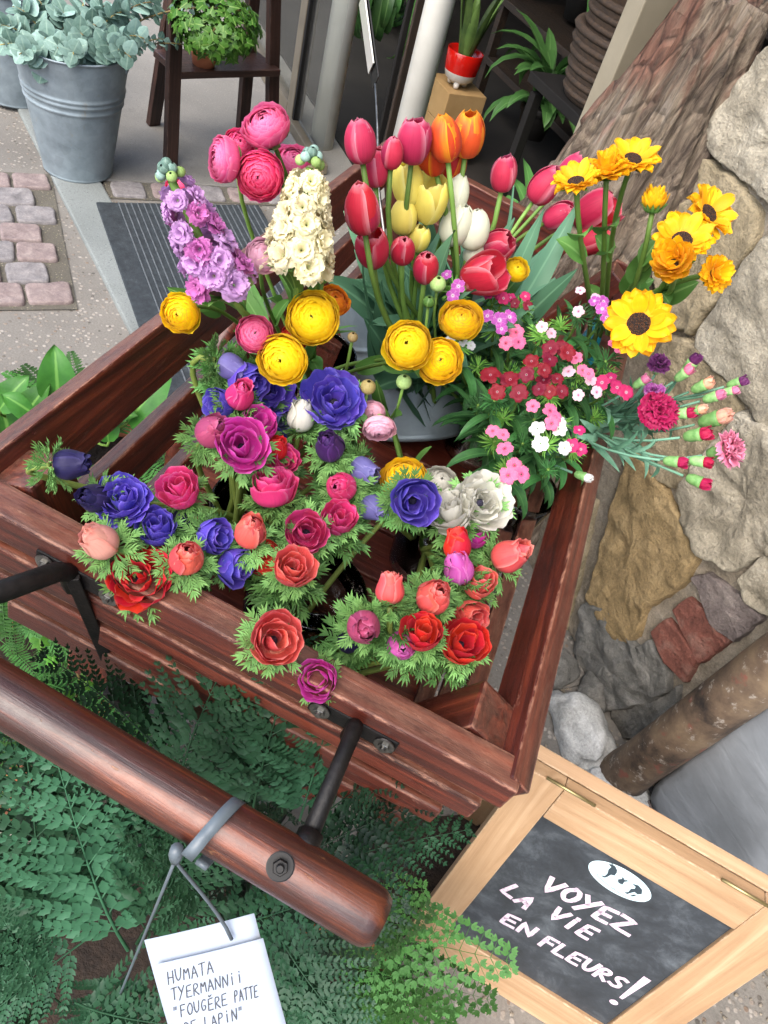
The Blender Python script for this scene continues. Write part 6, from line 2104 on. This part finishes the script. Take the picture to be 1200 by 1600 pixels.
ivp = vessel('terracotta_pot', 'small terracotta pot on the stool step', 'flower pot', (pb_.x, pb_.y, pz + .001), (0, 0, 1), [('pot', pot_prof(.050, .075), 'terracotta', 32)])
def ivy_leaf():
    out = [(0, -.05), (.30, -.28), (.52, -.05), (.34, .12), (.50, .42), (.22, .38), (0, .85), (-.22, .38), (-.50, .42), (-.34, .12), (-.52, -.05), (-.30, -.28)]
    V = [Vector((0, 0, .06))] + [Vector((x, y, -.10 * abs(x) - .05 * max(0, y - .4))) for x, y in out]
    Fc = [(0, 1 + i, 1 + (i + 1) % len(out)) for i in range(len(out))]
    U = [(.5, .3)] + [(.5 + x, max(0, y)) for x, y in out]
    return V, Fc, U
IVY = ivy_leaf()
rs = random.Random(3)
ivc = at_z(336, 60, pz + .14)
ps = []
for i in range(420):
    d = Vector((rs.gauss(0, 1), rs.gauss(0, 1), rs.gauss(0, .8)))
    d.normalize()
    p = Vector((0, 0, .04)) + Vector((d.x * .15, d.y * .15, d.z * .10)) * rs.uniform(.6, 1.0) ** .5
    nrm = (d + Vector((0, 0, .5)) + Vector((rs.uniform(-.5, .5), rs.uniform(-.5, .5), rs.uniform(-.3, .3)))).normalized()
    ps.append(xf(IVY, axis_frame(nrm, p, rs.uniform(0, 6.28), rs.uniform(.028, .042))))
ivy = thing('ivy_plant', 'bright green ivy growing from the terracotta pot', 'ivy', (pb_.x, pb_.y, pz + .07))
d3 = merge(ps)
put('foliage', mk_mesh('foliage', d3[0], d3[1], d3[2]), LM['ivy'], ivy, T(ivc - ivy.location), 'stuff')
tube('stem', [(0, 0, 0), ivc - ivy.location + Vector((0, 0, .03))], .005, LM['twig'], ivy, 6)

# ================================================================ SHOP FRONT AND WHAT STANDS INSIDE
def upright(name, label, cat, px0, px1, q, r, mat, z0=0.0, z1=2.25, n=28, rect=None, group=None):
    s0_, _ = at_q(*px0, q); s1_, _ = at_q(*px1, q)
    s = (s0_ + s1_) / 2
    if rect:
        o = put(name, box_mesh(z1 - z0, rect[0], rect[1], .003), M[mat], None, T(fac(s, q, (z0 + z1) / 2)) @ frame(Vector((0, 0, 1)), FE, Vector((0, 0, 1)).cross(FE)))
    else:
        V, Fc = tube_data([(0, 0, 0), (0, 0, z1 - z0)], r, n)
        o = put(name, mk_mesh(name, V, Fc), M[mat], None, T(fac(s, q, z0)))
    tag(o, label, cat, group)
    return s
sp1 = upright('white_column', 'round white column behind the glass door, left one', 'column', (539, 0), (508, 200), -.19, .050, 'white_paint', group='white columns')
sp2 = upright('white_column', 'round white column at the shop opening, right one', 'column', (685, 0), (640, 204), -.19, .044, 'white_paint', group='white columns')
upright('door_jamb', 'beige painted door jamb behind the trunk top', 'door jamb', (1030, 0), (985, 60), -.19, 0, 'beige_paint', rect=(.055, .08))
upright('brass_edge_post', 'thin brown wooden post beside the right white column', 'post', (657, 0), (612, 200), -.21, 0, 'beam', rect=(.014, .03))
upright('dark_post', 'black upright post between the white columns', 'post', (640, 40), (600, 160), -.26, 0, 'dark', rect=(.02, .02))
door = thing('glass_door', 'metal framed glass shop door behind the stool', 'glass door', fac(-3.2, -.12, .012))
di = T(-door.location)
sd0, _ = at_q(492, 0, -.12); sd1, _ = at_q(452, 195, -.12)
sdm = (sd0 + sd1) / 2
def dbar(name, a, b, w, t, mat='frame_metal'):
    board(name, di @ a, di @ b, FN if abs((b - a).z) < .5 else FE, w, t, M[mat], door, .003, wob=0)
dbar('stile', fac(sdm, -.12, .014), fac(sdm, -.12, 2.24), .075, .05)
dbar('stile', fac(sdm - 1.3, -.12, .014), fac(sdm - 1.3, -.12, 2.24), .075, .05)
dbar('bottom_rail', fac(sdm - 1.26, -.12, .05), fac(sdm - .04, -.12, .05), .05, .07)
dbar('top_rail', fac(sdm - 1.26, -.12, 2.2), fac(sdm - .04, -.12, 2.2), .05, .07)
put('pane', box_mesh(1.22, .006, 2.08, 0), M['pane'], door, di @ FAC @ T((sdm - .65, .12, 1.12)))
side = thing('side_window', 'fixed glass pane enclosing the left white column', 'window', fac(sdm + .3, -.10, .012))
di = T(-side.location)
put('pane', box_mesh(.36, .006, 2.1, 0), M['pane'], side, di @ FAC @ T((sdm + .24, .105, 1.12)))
put('frame_edge', box_mesh(.02, .03, 2.2, .002), M['dark'], side, di @ FAC @ T((sdm + .055, .11, 1.12)))
put('sill', box_mesh(.42, .05, .04, .004), M['frame_metal'], side, di @ FAC @ T((sdm + .24, .105, .034)))
# cardboard box and red footed pot with a snake plant
qb = -.75
bs, bz_ = at_q(714, 140, qb)
bx_t = thing('cardboard_box', 'stack of brown cardboard box under the red pot inside the shop', 'cardboard box', fac(bs, qb, .022))
for i, (w, h_, zz) in enumerate(((.20, .16, .08), (.21, .13, .227))):
    put('carton', box_mesh(w, .18, h_, .003), M['cardboard'], bx_t, frame(FE, -FN, Vector((0, 0, 1)), (0, 0, zz)))
ps_, pz_ = at_q(730, 112, qb)
rp = fac(bs + .02, qb + .02, .022 + .294)
rpot = thing('red_pot', 'red and white glazed pot on little feet inside the shop', 'flower pot', rp)
for nm, pr, mt in (('bowl', [(.0005, .014), (.035, .016), (.060, .034), (.069, .060)], 'white_glaze'), ('glaze_band', [(.069, .060), (.0735, .09), (.076, .135), (.074, .138), (.070, .134), (.066, .1), (.0005, .098)], 'red_glaze')):
    V, Fc = lathe(pr, 32); put(nm, mk_mesh(nm, V, Fc), M[mt], rpot)
for a in (0.6, 2.7, 4.8):
    V, Fc = lathe([(.0005, 0), (.010, .001), (.013, .012), (.014, .028), (.006, .034)], 10)
    put('foot', mk_mesh('foot', V, Fc), M['white_glaze'], rpot, T((.036 * math.cos(a), .036 * math.sin(a), 0)))
snk = thing('snake_plant', 'snake plant with upright banded leaves in the red pot', 'snake plant', rp + Vector((0, 0, .10)))
for i in range(9):
    a = i * 2.4; zd = Vector((math.cos(a) * .22, math.sin(a) * .22, 1)).normalized(); xd = Vector((math.cos(a), math.sin(a), 0)); xd = (xd - zd * xd.dot(zd)).normalized()
    put('leaf', mk_mesh('leaf', *blade(random.uniform(.22, .34), .020, .1, .4, 8, 4, .4, .6, seed=i, wave=.003)), LM['snake'], snk, frame(xd, zd.cross(xd), zd, (math.cos(a) * .025, math.sin(a) * .025, 0)))
# hanging strap-leaf plant behind the glass
hp_s, hp_z = at_q(600, 0, -.42)
hang = thing('hanging_plant', 'trailing strap leaved green plant hanging behind the glass', 'hanging plant', fac(hp_s, -.42, hp_z + .06))
V, Fc = lathe([(.0005, 0), (.07, .0), (.10, .09), (.105, .1), (.095, .1), (.0005, .08)], 20)
put('pot', mk_mesh('pot', V, Fc), M['dark'], hang)
rs = random.Random(9)
SB = [mk_mesh('leaf', *blade(1.0, .075, 1.9 + .3 * i, .3, 10, 2, .6, .3, tip=.2, seed=i)) for i in range(3)]
for i in range(46):
    a = rs.uniform(0, 6.28)
    zd = Vector((math.cos(a), math.sin(a), rs.uniform(-.9, .5))).normalized(); xd = Vector((0, 0, -1)); xd = (xd - zd * xd.dot(zd)).normalized()
    put('leaf', rs.choice(SB), LM['house'], hang, frame(xd, zd.cross(xd), zd, (math.cos(a) * .06, math.sin(a) * .06, .09 - rs.uniform(0, .05))) @ Matrix.Scale(rs.uniform(.22, .42), 4))
# white pots and dark bushy house plants deeper in the shop
def bushy(label, s, q, z, R, n, L, mat, potr, pot_mat, nm='house_plant', group='dim house plants in the shop'):
    t = thing(nm, label, 'house plant', fac(s, q, z), group)
    V, Fc = lathe(pot_prof(potr, potr * 1.7), 24); put('pot', mk_mesh('pot', V, Fc), M[pot_mat], t)
    ps = []
    r_ = random.Random(int(s * 1000))
    for i in range(n):
        a = r_.uniform(0, 6.28)
        zd = Vector((math.cos(a), math.sin(a), r_.uniform(.1, 1.6))).normalized(); xd = Vector((math.cos(a), math.sin(a), -.5)); xd = (xd - zd * xd.dot(zd)).normalized()
        ps.append(xf(blade(L * r_.uniform(.6, 1.2), L * .11, r_.uniform(.5, 1.6), .3, 6, 2, .45, .3, seed=i), frame(xd, zd.cross(xd), zd, (math.cos(a) * .02, math.sin(a) * .02, potr * 1.5 + r_.uniform(0, R)))))
    d = merge(ps)
    put('foliage', mk_mesh('foliage', d[0], d[1], d[2]), LM[mat], t, None, 'stuff')
for i, (px, py, q, z, R, n, L, pr, pm, lb_) in enumerate([
    (800, 235, -.45, .022, .12, 40, .20, .06, 'white_glaze', 'white pot with a dim leafy plant near the trunk foot'),
    (850, 150, -.9, .30, .15, 50, .24, .07, 'dark', 'dark leafy plant on the shelf behind the red pot'),
    (790, 60, -1.3, .60, .15, 46, .26, .07, 'white_glaze', 'leafy plant deep in the shop above the red pot'),
    (690, 20, -1.5, .55, .12, 46, .3, .07, 'terracotta', 'leafy plant deep in the shop behind the right column'),
    (890, 60, -1.4, .55, .2, 50, .3, .08, 'dark', 'dim leafy plant under the wicker baskets'),
    (560, 120, -1.0, .022, .25, 60, .34, .10, 'dark', 'leafy floor plant behind the left column'),
    (900, 190, -.5, .022, .2, 40, .2, .07, 'terracotta', 'dim leafy plant hidden behind the trunk'),
    (480, 20, -1.2, .022, .4, 60, .4, .12, 'terracotta', 'tall leafy plant seen through the glass door')]):
    s_, z_ = at_q(px, py, q)
    bushy(lb_, s_, q, z, R, n, L, 'house', pr, pm)
shelf = thing('plant_shelf', 'dark wooden plant shelf along the back of the shop', 'shelf', fac(-2.0, -1.4, .02))
for z in (.28, .53, .95, 1.4):
    put('shelf_board', box_mesh(2.6, .5, .03, .003), M['beam'], shelf, frame(FE, -FN, Vector((0, 0, 1)), (0, 0, z - .02 - .015)))
for x in (-1.28, 1.28):
    for y in (-.22, .22):
        put('upright', box_mesh(.04, .04, 1.75, .003), M['beam'], shelf, frame(FE, -FN, Vector((0, 0, 1)), FE * x - FN * y + Vector((0, 0, .875))))
for i, (px, py, q, R, lb_) in enumerate([(1000, 60, -.62, .17, 'dark wicker basket, upper one behind the trunk'), (985, 110, -.60, .19, 'dark wicker basket, lower one behind the trunk')]):
    s_, z_ = at_q(px, py, q)
    t = thing('wicker_basket', lb_, 'basket', fac(s_, q, z_ - .1), 'wicker baskets behind the trunk')
    prs = [(.0005, 0), (R * .8, 0)] + [(R * (.82 + .18 * j / 12) + .006 * (j % 2), .18 * j / 12) for j in range(13)] + [(R - .012, .18), (.0005, .02)]
    V, Fc = lathe(prs, 40)
    put('weave', mk_mesh('weave', V, Fc), M['wicker'], t)
    for j in range(6):
        rg = [(R * (.83 + .03 * j) * math.cos(a) * 1.01, R * (.83 + .03 * j) * math.sin(a) * 1.01, .02 + .03 * j) for a in [2 * math.pi * q_ / 32 for q_ in range(33)]]
        tube('band', rg, .009, M['wicker'], t, 6, cap=False)
bt = thing('basket_stand', 'dark stand carrying the wicker baskets', 'stand', fac(-1.2, -.62, .02))
s_, z_ = at_q(985, 110, -.60)
put('top', box_mesh(.42, .4, .03, .003), M['dark'], bt, frame(FE, -FN, Vector((0, 0, 1)), FE * (s_ + 1.2) + Vector((0, 0, z_ - .1 - .036))))
for x in (-.18, .18):
    for y in (-.17, .17):
        put('leg', box_mesh(.03, .03, max(.1, z_ - .17), .002), M['dark'], bt, frame(FE, -FN, Vector((0, 0, 1)), FE * (s_ + 1.2 + x) - FN * y + Vector((0, 0, max(.1, z_ - .17) / 2))))
# ================================================================ CARD HOLDER STICKING UP FROM THE TULIPS
c0 = at_h(592, 300, .10); c1 = at_d(590, 200, 1.24); c2 = at_d(587, 130, 1.22); c3 = at_d(566, -30, 1.18)
ch = thing('card_holder', 'thin metal card holder with a black card rising from the tulips', 'card holder', VR['bucket'])
ci_ = T(-VR['bucket'])
V, Fc = tube_data([VR['bucket'] + Vector((-.02, .02, .01)), c0, c1, c2], .0022, 8)
put('rod', mk_mesh('rod', V, Fc), M['steel'], ch, ci_)
dv_ = (c3 - c2).normalized(); vw = (c2 - CAM).normalized(); sdv = dv_.cross(vw).normalized()
wdv = (vw * .96 + sdv * .16).normalized()
for nm, w, mt, off_, l0_ in (('card', .07, 'black', 0.0, 0.0), ('card_back', .06, 'white_glaze', .004, .012)):
    mid_ = c2.lerp(c3, .5) + sdv * off_
    yv = (wdv - dv_ * wdv.dot(dv_)).normalized()
    put(nm, box_mesh((c3 - c2).length * (1 if nm == 'card' else .7), w, .0022, .0005), M[mt], ch, ci_ @ frame(dv_, yv, dv_.cross(yv), mid_))
# ================================================================ FERNS AND POT PLANTS ROUND THE CART
def pinnule(p, d, L, W, nrm):
    d = d.normalized(); s = d.cross(nrm).normalized()
    V = [p, p + d * L * .25 + s * W, p + d * L * .5 + s * W * .72, p + d * L * .62 + s * W * .9, p + d * L, p + d * L * .62 - s * W * .9, p + d * L * .5 - s * W * .72, p + d * L * .25 - s * W, p + d * L * .45 + nrm * W * -.25]
    Fc = [(0, 8, 1), (1, 8, 2), (2, 8, 3), (3, 8, 4), (4, 8, 5), (5, 8, 6), (6, 8, 7), (7, 8, 0)]
    U = [(.5, 0)] * 9
    return V, Fc, U
def humata(seed, npin=11, wr=.44):
    """triangular twice-cut frond, unit length along +x, upper side +z"""
    rs = random.Random(seed)
    ps = []
    up = Vector((0, 0, 1))
    curve = lambda t: Vector((t, .03 * math.sin(t * 3 + seed), -.22 * t * t + .08 * t))
    for i in range(npin):
        f = .14 + .84 * (i / (npin - 1)) ** .92
        p = curve(f)
        pl_ = wr * (1 - (f - .14) / .88) ** .8 * rs.uniform(.88, 1.08) + .03
        for sg in (-1, 1):
            d = Vector((.62 + .4 * f, sg, rs.uniform(-.32, .18))).normalized()
            side = d.cross(up).normalized()
            m = max(3, int(11 * pl_ / wr) + 2)
            for j in range(m):
                g_ = (j + .8) / m
                q = p + d * pl_ * g_ + up * (-.16 * pl_ * g_ * g_)
                ll = (.064 * (1 - .72 * g_ ** 1.1) + .012) * (.5 + .6 * pl_ / wr)
                for s2 in (-1, 1):
                    dd = (side * s2 + d * .95 + up * rs.uniform(-.2, .2)).normalized()
                    ps.append(pinnule(q, dd, ll * rs.uniform(.88, 1.1), ll * .28, (up + side * s2 * rs.uniform(-.5, .25) + d * rs.uniform(-.3, .3)).normalized()))
            ps.append(pinnule(p + d * pl_ * .97 - up * .15 * pl_, d, .035, .008, up))
            V, Fc = tube_data([p, p + d * pl_ * .5 - up * .04 * pl_, p + d * pl_ * .97 - up * .15 * pl_], [.004, .003, .001], 4, False)
            ps.append((V, Fc, [(.5, 0)] * len(V)))
    ps.append(pinnule(curve(.97), Vector((1, 0, -.3)), .06, .010, up))
    V, Fc = tube_data([curve(t / 8) for t in range(9)], [.008 - .0008 * t for t in range(9)], 5, False)
    ps.append((V, Fc, [(.5, 0)] * len(V)))
    return pmesh('frond', ps)
def boston(seed, n=26):
    rs = random.Random(seed); ps = []
    up = Vector((0, 0, 1))
    curve = lambda t: Vector((t, .05 * math.sin(t * 2 + seed), .10 * t - .38 * t * t))
    for i in range(n):
        f = .10 + .88 * i / (n - 1)
        p = curve(f)
        L = .115 * math.sin(math.pi * (.12 + .86 * f)) ** .7 + .012
        for sg in (-1, 1):
            d = Vector((.28, sg, rs.uniform(-.25, .1))).normalized()
            ps.append(pinnule(p, d, L * rs.uniform(.9, 1.1), .015, up))
    V, Fc = tube_data([curve(t / 8) for t in range(9)], [.006 - .0006 * t for t in range(9)], 4, False)
    ps.append((V, Fc, [(.5, 0)] * len(V)))
    return pmesh('frond', ps)
def maiden(seed):
    rs = random.Random(seed); ps = []; up = Vector((0, 0, 1))
    curve = lambda t: Vector((t, .06 * math.sin(t * 3 + seed), .05 * t - .2 * t * t))
    for i in range(9):
        f = .18 + .8 * i / 8
        p = curve(f); pl_ = .30 * (1 - f) ** .7 + .05
        for sg in (-1, 1):
            d = Vector((.5, sg, rs.uniform(-.2, .1))).normalized()
            m = max(2, int(4 * pl_ / .3))
            V, Fc = tube_data([p, p + d * pl_], [.003, .0015], 4, False); ps.append((V, Fc, [(.5, 0)] * len(V)))
            for j in range(m):
                q = p + d * pl_ * (j + .7) / m
                for s2 in (-1, 1):
                    dd = (d.cross(up) * s2 + d * .6).normalized()
                    for an in (-.5, 0, .5):
                        d3 = Matrix.Rotation(an, 3, 'Z') @ dd
                        ps.append(pinnule(q + dd * .008, d3, rs.uniform(.046, .062), .0125, up))
    V, Fc = tube_data([curve(t / 8) for t in range(9)], [.005 - .0005 * t for t in range(9)], 4, False)
    ps.append((V, Fc, [(.5, 0)] * len(V)))
    return pmesh('frond', ps)
HUM = [humata(i, 10 + i % 2, .40 + .03 * i) for i in range(5)]
BOS = [boston(i) for i in range(3)]
MAI = [maiden(i) for i in range(2)]
def frond(parent, meshes, mat, a, b, roll=0.0, k=1.0, nup=None):
    """a: where it leaves the plant, b: its tip"""
    x = (b - a); L = x.length * k; x.normalize()
    n = nup if nup is not None else ((CAM - (a + b) / 2).normalized() * .6 + Vector((0, 0, 1)) * .7)
    n = (n - x * n.dot(x)).normalized()
    n = Matrix.Rotation(roll, 3, x) @ n
    m = frame(x, n.cross(x), n, a)
    return put('frond', random.choice(meshes), mat, parent, T(-parent.location) @ m @ Matrix.Scale(L, 4))
def fern(name, label, loc, potr, poth, pot_mat='dark'):
    t = thing(name, label, 'fern', (loc.x, loc.y, 0.0))
    V, Fc = lathe(pot_prof(potr, poth), 28)
    put('pot', mk_mesh('pot', V, Fc), M[pot_mat], t)
    V, Fc = lathe([(.0005, poth * .90), (potr * .9, poth * .88)], 20)
    put('soil', mk_mesh('soil', V, Fc), M['soil'], t)
    return t
random.seed(77)
# big dark fern under the handle
crown = at_d(235, 1500, 1.02)
hf = fern('rabbit_foot_fern', 'big dark green fern under the cart handle', crown, .17, max(.12, crown.z - .03), 'dark')
spec = [((275, 1190), (141, 1071), .74, .68), ((285, 1245), (326, 1078), .74, .66), ((394, 1270), (450, 1108), .74, .66), ((435, 1270), (420, 1130), .76, .68), ((475, 1280), (515, 1150), .74, .67),
        ((440, 1345), (597, 1268), .72, .69), ((520, 1355), (664, 1296), .74, .72), ((470, 1300), (560, 1215), .76, .70), ((210, 1480), (112, 1285), .84, .74), ((215, 1475), (280, 1318), .84, .74),
        ((94, 1490), (28, 1245), .88, .78), ((140, 1470), (-10, 1585), .86, .80), ((60, 1420), (30, 1190), .9, .84), ((170, 1260), (60, 1175), .92, .88),
        ((330, 1490), (480, 1560), .84, .80), ((340, 1440), (450, 1420), .84, .76), ((420, 1420), (520, 1590), .82, .78), ((200, 1520), (90, 1640), .88, .80),
        ((130, 1400), (-20, 1330), .92, .86), ((250, 1540), (150, 1610), .86, .78), ((330, 1540), (420, 1640), .9, .84), ((100, 1580), (-20, 1500), .9, .84),
        ((400, 1480), (560, 1440), .88, .84), ((300, 1420), (395, 1330), .88, .82), ((180, 1430), (160, 1260), .9, .84), ((60, 1500), (-30, 1420), .92, .88),
        ((440, 1530), (560, 1630), .86, .82), ((120, 1560), (250, 1600), .80, .74), ((40, 1330), (120, 1200), .84, .80), ((330, 1420), (250, 1350), .80, .74), ((60, 1560), (20, 1470), .80, .76), ((260, 1330), (200, 1200), .9, .86), ((350, 1330), (330, 1190), .9, .84), ((420, 1320), (400, 1150), .9, .82)]
for a, b, d0, d1 in spec:
    frond(hf, HUM, LM['fern'], at_d(*a, d0), at_d(*b, d1), random.uniform(-.5, .5), 1.35)
for i in range(40):
    an = random.uniform(0, 6.28)
    el = random.uniform(-.3, .9)
    d = Vector((math.cos(an) * math.cos(el), math.sin(an) * math.cos(el), math.sin(el)))
    a = crown + Vector((math.cos(an), math.sin(an), 0)) * random.uniform(.02, .14) + Vector((0, 0, random.uniform(-.08, .04)))
    b = a + d * random.uniform(.16, .26)
    b.z = min(b.z, .62)
    a.z -= .10; b.z -= .10
    frond(hf, HUM, LM['fern'], a, b, random.uniform(-.7, .7), 1.0, Vector((d.x * -.4, d.y * -.4, 1)))
# bright ladder fern at the left under the cart
c2_ = at_d(20, 1040, 1.08)
lf = fern('ladder_fern', 'bright green ladder fern at the left under the cart front', c2_, .13, max(.12, c2_.z - .05), 'terracotta')
for i in range(38):
    an = random.uniform(0, 6.28); el = random.uniform(.0, 1.0)
    d = Vector((math.cos(an) * math.cos(el), math.sin(an) * math.cos(el), math.sin(el)))
    a = c2_ + Vector((math.cos(an), math.sin(an), 0)) * .03
    frond(lf, BOS, LM['fern_light'], a, a + d * random.uniform(.15, .26), random.uniform(-.4, .4), 1, Vector((d.x * -.4, d.y * -.4, 1)))
for a, b in [((60, 1000), (75, 1075)), ((20, 980), (95, 1010)), ((0, 1000), (60, 1060)), ((40, 1050), (20, 960)), ((10, 1070), (80, 1040)), ((30, 940), (100, 950))]:
    frond(lf, BOS, LM['fern_light'], at_d(*a, .95), at_d(*b, .92), random.uniform(-.3, .3), 1.3)
# ladder fern and broad leaved plant left of the cart, seen over and between the slats
c3_ = at_d(170, 710, 1.44)
lf2 = fern('ladder_fern', 'light green ladder fern seen between the left slats', c3_, .15, max(.12, c3_.z - .05), 'terracotta')
for i in range(44):
    an = random.uniform(0, 6.28); el = random.uniform(.0, .55)
    d = Vector((math.cos(an) * math.cos(el), math.sin(an) * math.cos(el), math.sin(el)))
    a = c3_ + Vector((math.cos(an), math.sin(an), 0)) * .04
    frond(lf2, BOS, LM['fern_light'], a, a + d * random.uniform(.13, .24), random.uniform(-.4, .4), 1, Vector((d.x * -.4, d.y * -.4, 1)))
for a, b in [((20, 660), (30, 600)), ((-10, 650), (20, 630)), ((150, 720), (60, 760)), ((110, 680), (150, 620)), ((200, 680), (270, 640)), ((60, 720), (20, 640))]:
    frond(lf2, BOS, LM['fern_light'], at_d(*a, 1.38), at_d(*b, 1.34), random.uniform(-.3, .3), 1.2)
def broad_leaf():
    V, Fc, U = blade(1.0, .30, .5, .25, 8, 6, .35, .35, tip=.0, p=.8, wave=.03, seed=2)
    return mk_mesh('leaf', V, Fc, U)
BL_ = broad_leaf()
c4_ = at_d(90, 640, 1.45)
bl = thing('pothos_plant', 'broad leaved green plant peeping over the left cart board', 'pothos', (c4_.x, c4_.y, 0))
V, Fc = lathe(pot_prof(.11, max(.12, c4_.z - .12)), 24); put('pot', mk_mesh('pot', V, Fc), M['dark'], bl)
for a, b, d0, d1, s in [((92, 635), (86, 556), 1.30, 1.25, 1.0), ((40, 650), (62, 610), 1.30, 1.26, 1.0), ((70, 660), (20, 622), 1.30, 1.26, 1.1), ((200, 660), (250, 590), 1.34, 1.30, 1.0), ((170, 690), (160, 640), 1.36, 1.32, 1.0),
                        ((215, 650), (195, 610), 1.36, 1.3, 1.0), ((150, 655), (190, 640), 1.36, 1.3, 1.0), ((0, 640), (30, 595), 1.30, 1.27, 1.0), ((20, 700), (0, 620), 1.36, 1.3, 1.0)]:
    pa, pb2 = at_d(*a, d0), at_d(*b, d1)
    zd = (pb2 - pa).normalized(); n = -((CAM - pa).normalized() * .7 + Vector((0, 0, .6))); n = (n - zd * n.dot(zd)).normalized()
    put('leaf', BL_, LM['pothos'], bl, T(-bl.location) @ frame(n, zd.cross(n), zd, pa) @ Matrix.Scale((pb2 - pa).length * s * 1.15, 4))
    V, Fc = tube_data(bez(c4_ - Vector((0, 0, .1)), c4_, pa - zd * .04, pa, 8), .0025, 6)
    put('stalk', mk_mesh('stalk', V, Fc), LM['stem'], bl, T(-bl.location))
# ivy sprig climbing by the bracket
iv0 = at_d(118, 1100, .90)
isp = thing('ivy_sprig', 'ivy sprig with pointed leaves climbing beside the iron brace', 'ivy', iv0)
pts = [at_d(*p, d) for p, d in (((118, 1100), .90), ((124, 1060), .84), ((108, 1005), .80), ((84, 968), .78), ((62, 963), .78))]
V, Fc = tube_data(pts, .0016, 6); put('stem', mk_mesh('stem', V, Fc), LM['twig'], isp, T(-iv0))
ivm = mk_mesh('leaf', *IVY)
for (x, y), d_, sz, sp_ in (((118, 1003), .78, 34, -1.3), ((128, 1044), .79, 40, -1.2), ((62, 1000), .79, 30, 2.9), ((104, 964), .78, 18, .2), ((98, 1086), .86, 36, 2.2), ((82, 1028), .80, 26, 2.6), ((64, 968), .78, 14, 1.2), ((132, 1068), .84, 26, -1.6)):
    p = at_d(x, y, d_); ax = look_axis((random.uniform(-.3, .3), .35, .9), p)
    m = axis_frame(ax, p)
    put('leaf', ivm, LM['ivy'], isp, T(-iv0) @ axis_frame(ax, p, sp_, sz * d_ / FPX))
# fine fern at the foot of the sign
c5_ = at_d(520, 1560, 1.12)
mf = fern('maidenhair_fern', 'fine light green fern spilling against the chalkboard sign', c5_, .10, max(.1, c5_.z - .06), 'terracotta')
for a, b in [((560, 1480), (770, 1490)), ((550, 1520), (700, 1560)), ((520, 1500), (640, 1430)), ((540, 1560), (690, 1620)), ((560, 1450), (690, 1460)), ((500, 1540), (560, 1640)), ((570, 1560), (620, 1640)), ((480, 1450), (600, 1470)), ((520, 1430), (640, 1400)), ((560, 1540), (740, 1540))]:
    frond(mf, MAI, LM['fern_light'], at_d(*a, 1.02), at_d(*b, .98), random.uniform(-.3, .3), 1.1)
for i in range(14):
    an = random.uniform(0, 6.28); el = random.uniform(.0, 1.0)
    d = Vector((math.cos(an) * math.cos(el), math.sin(an) * math.cos(el), math.sin(el)))
    frond(mf, MAI, LM['fern_light'], c5_, c5_ + d * random.uniform(.12, .18), 0, 1, Vector((d.x * -.4, d.y * -.4, 1)))
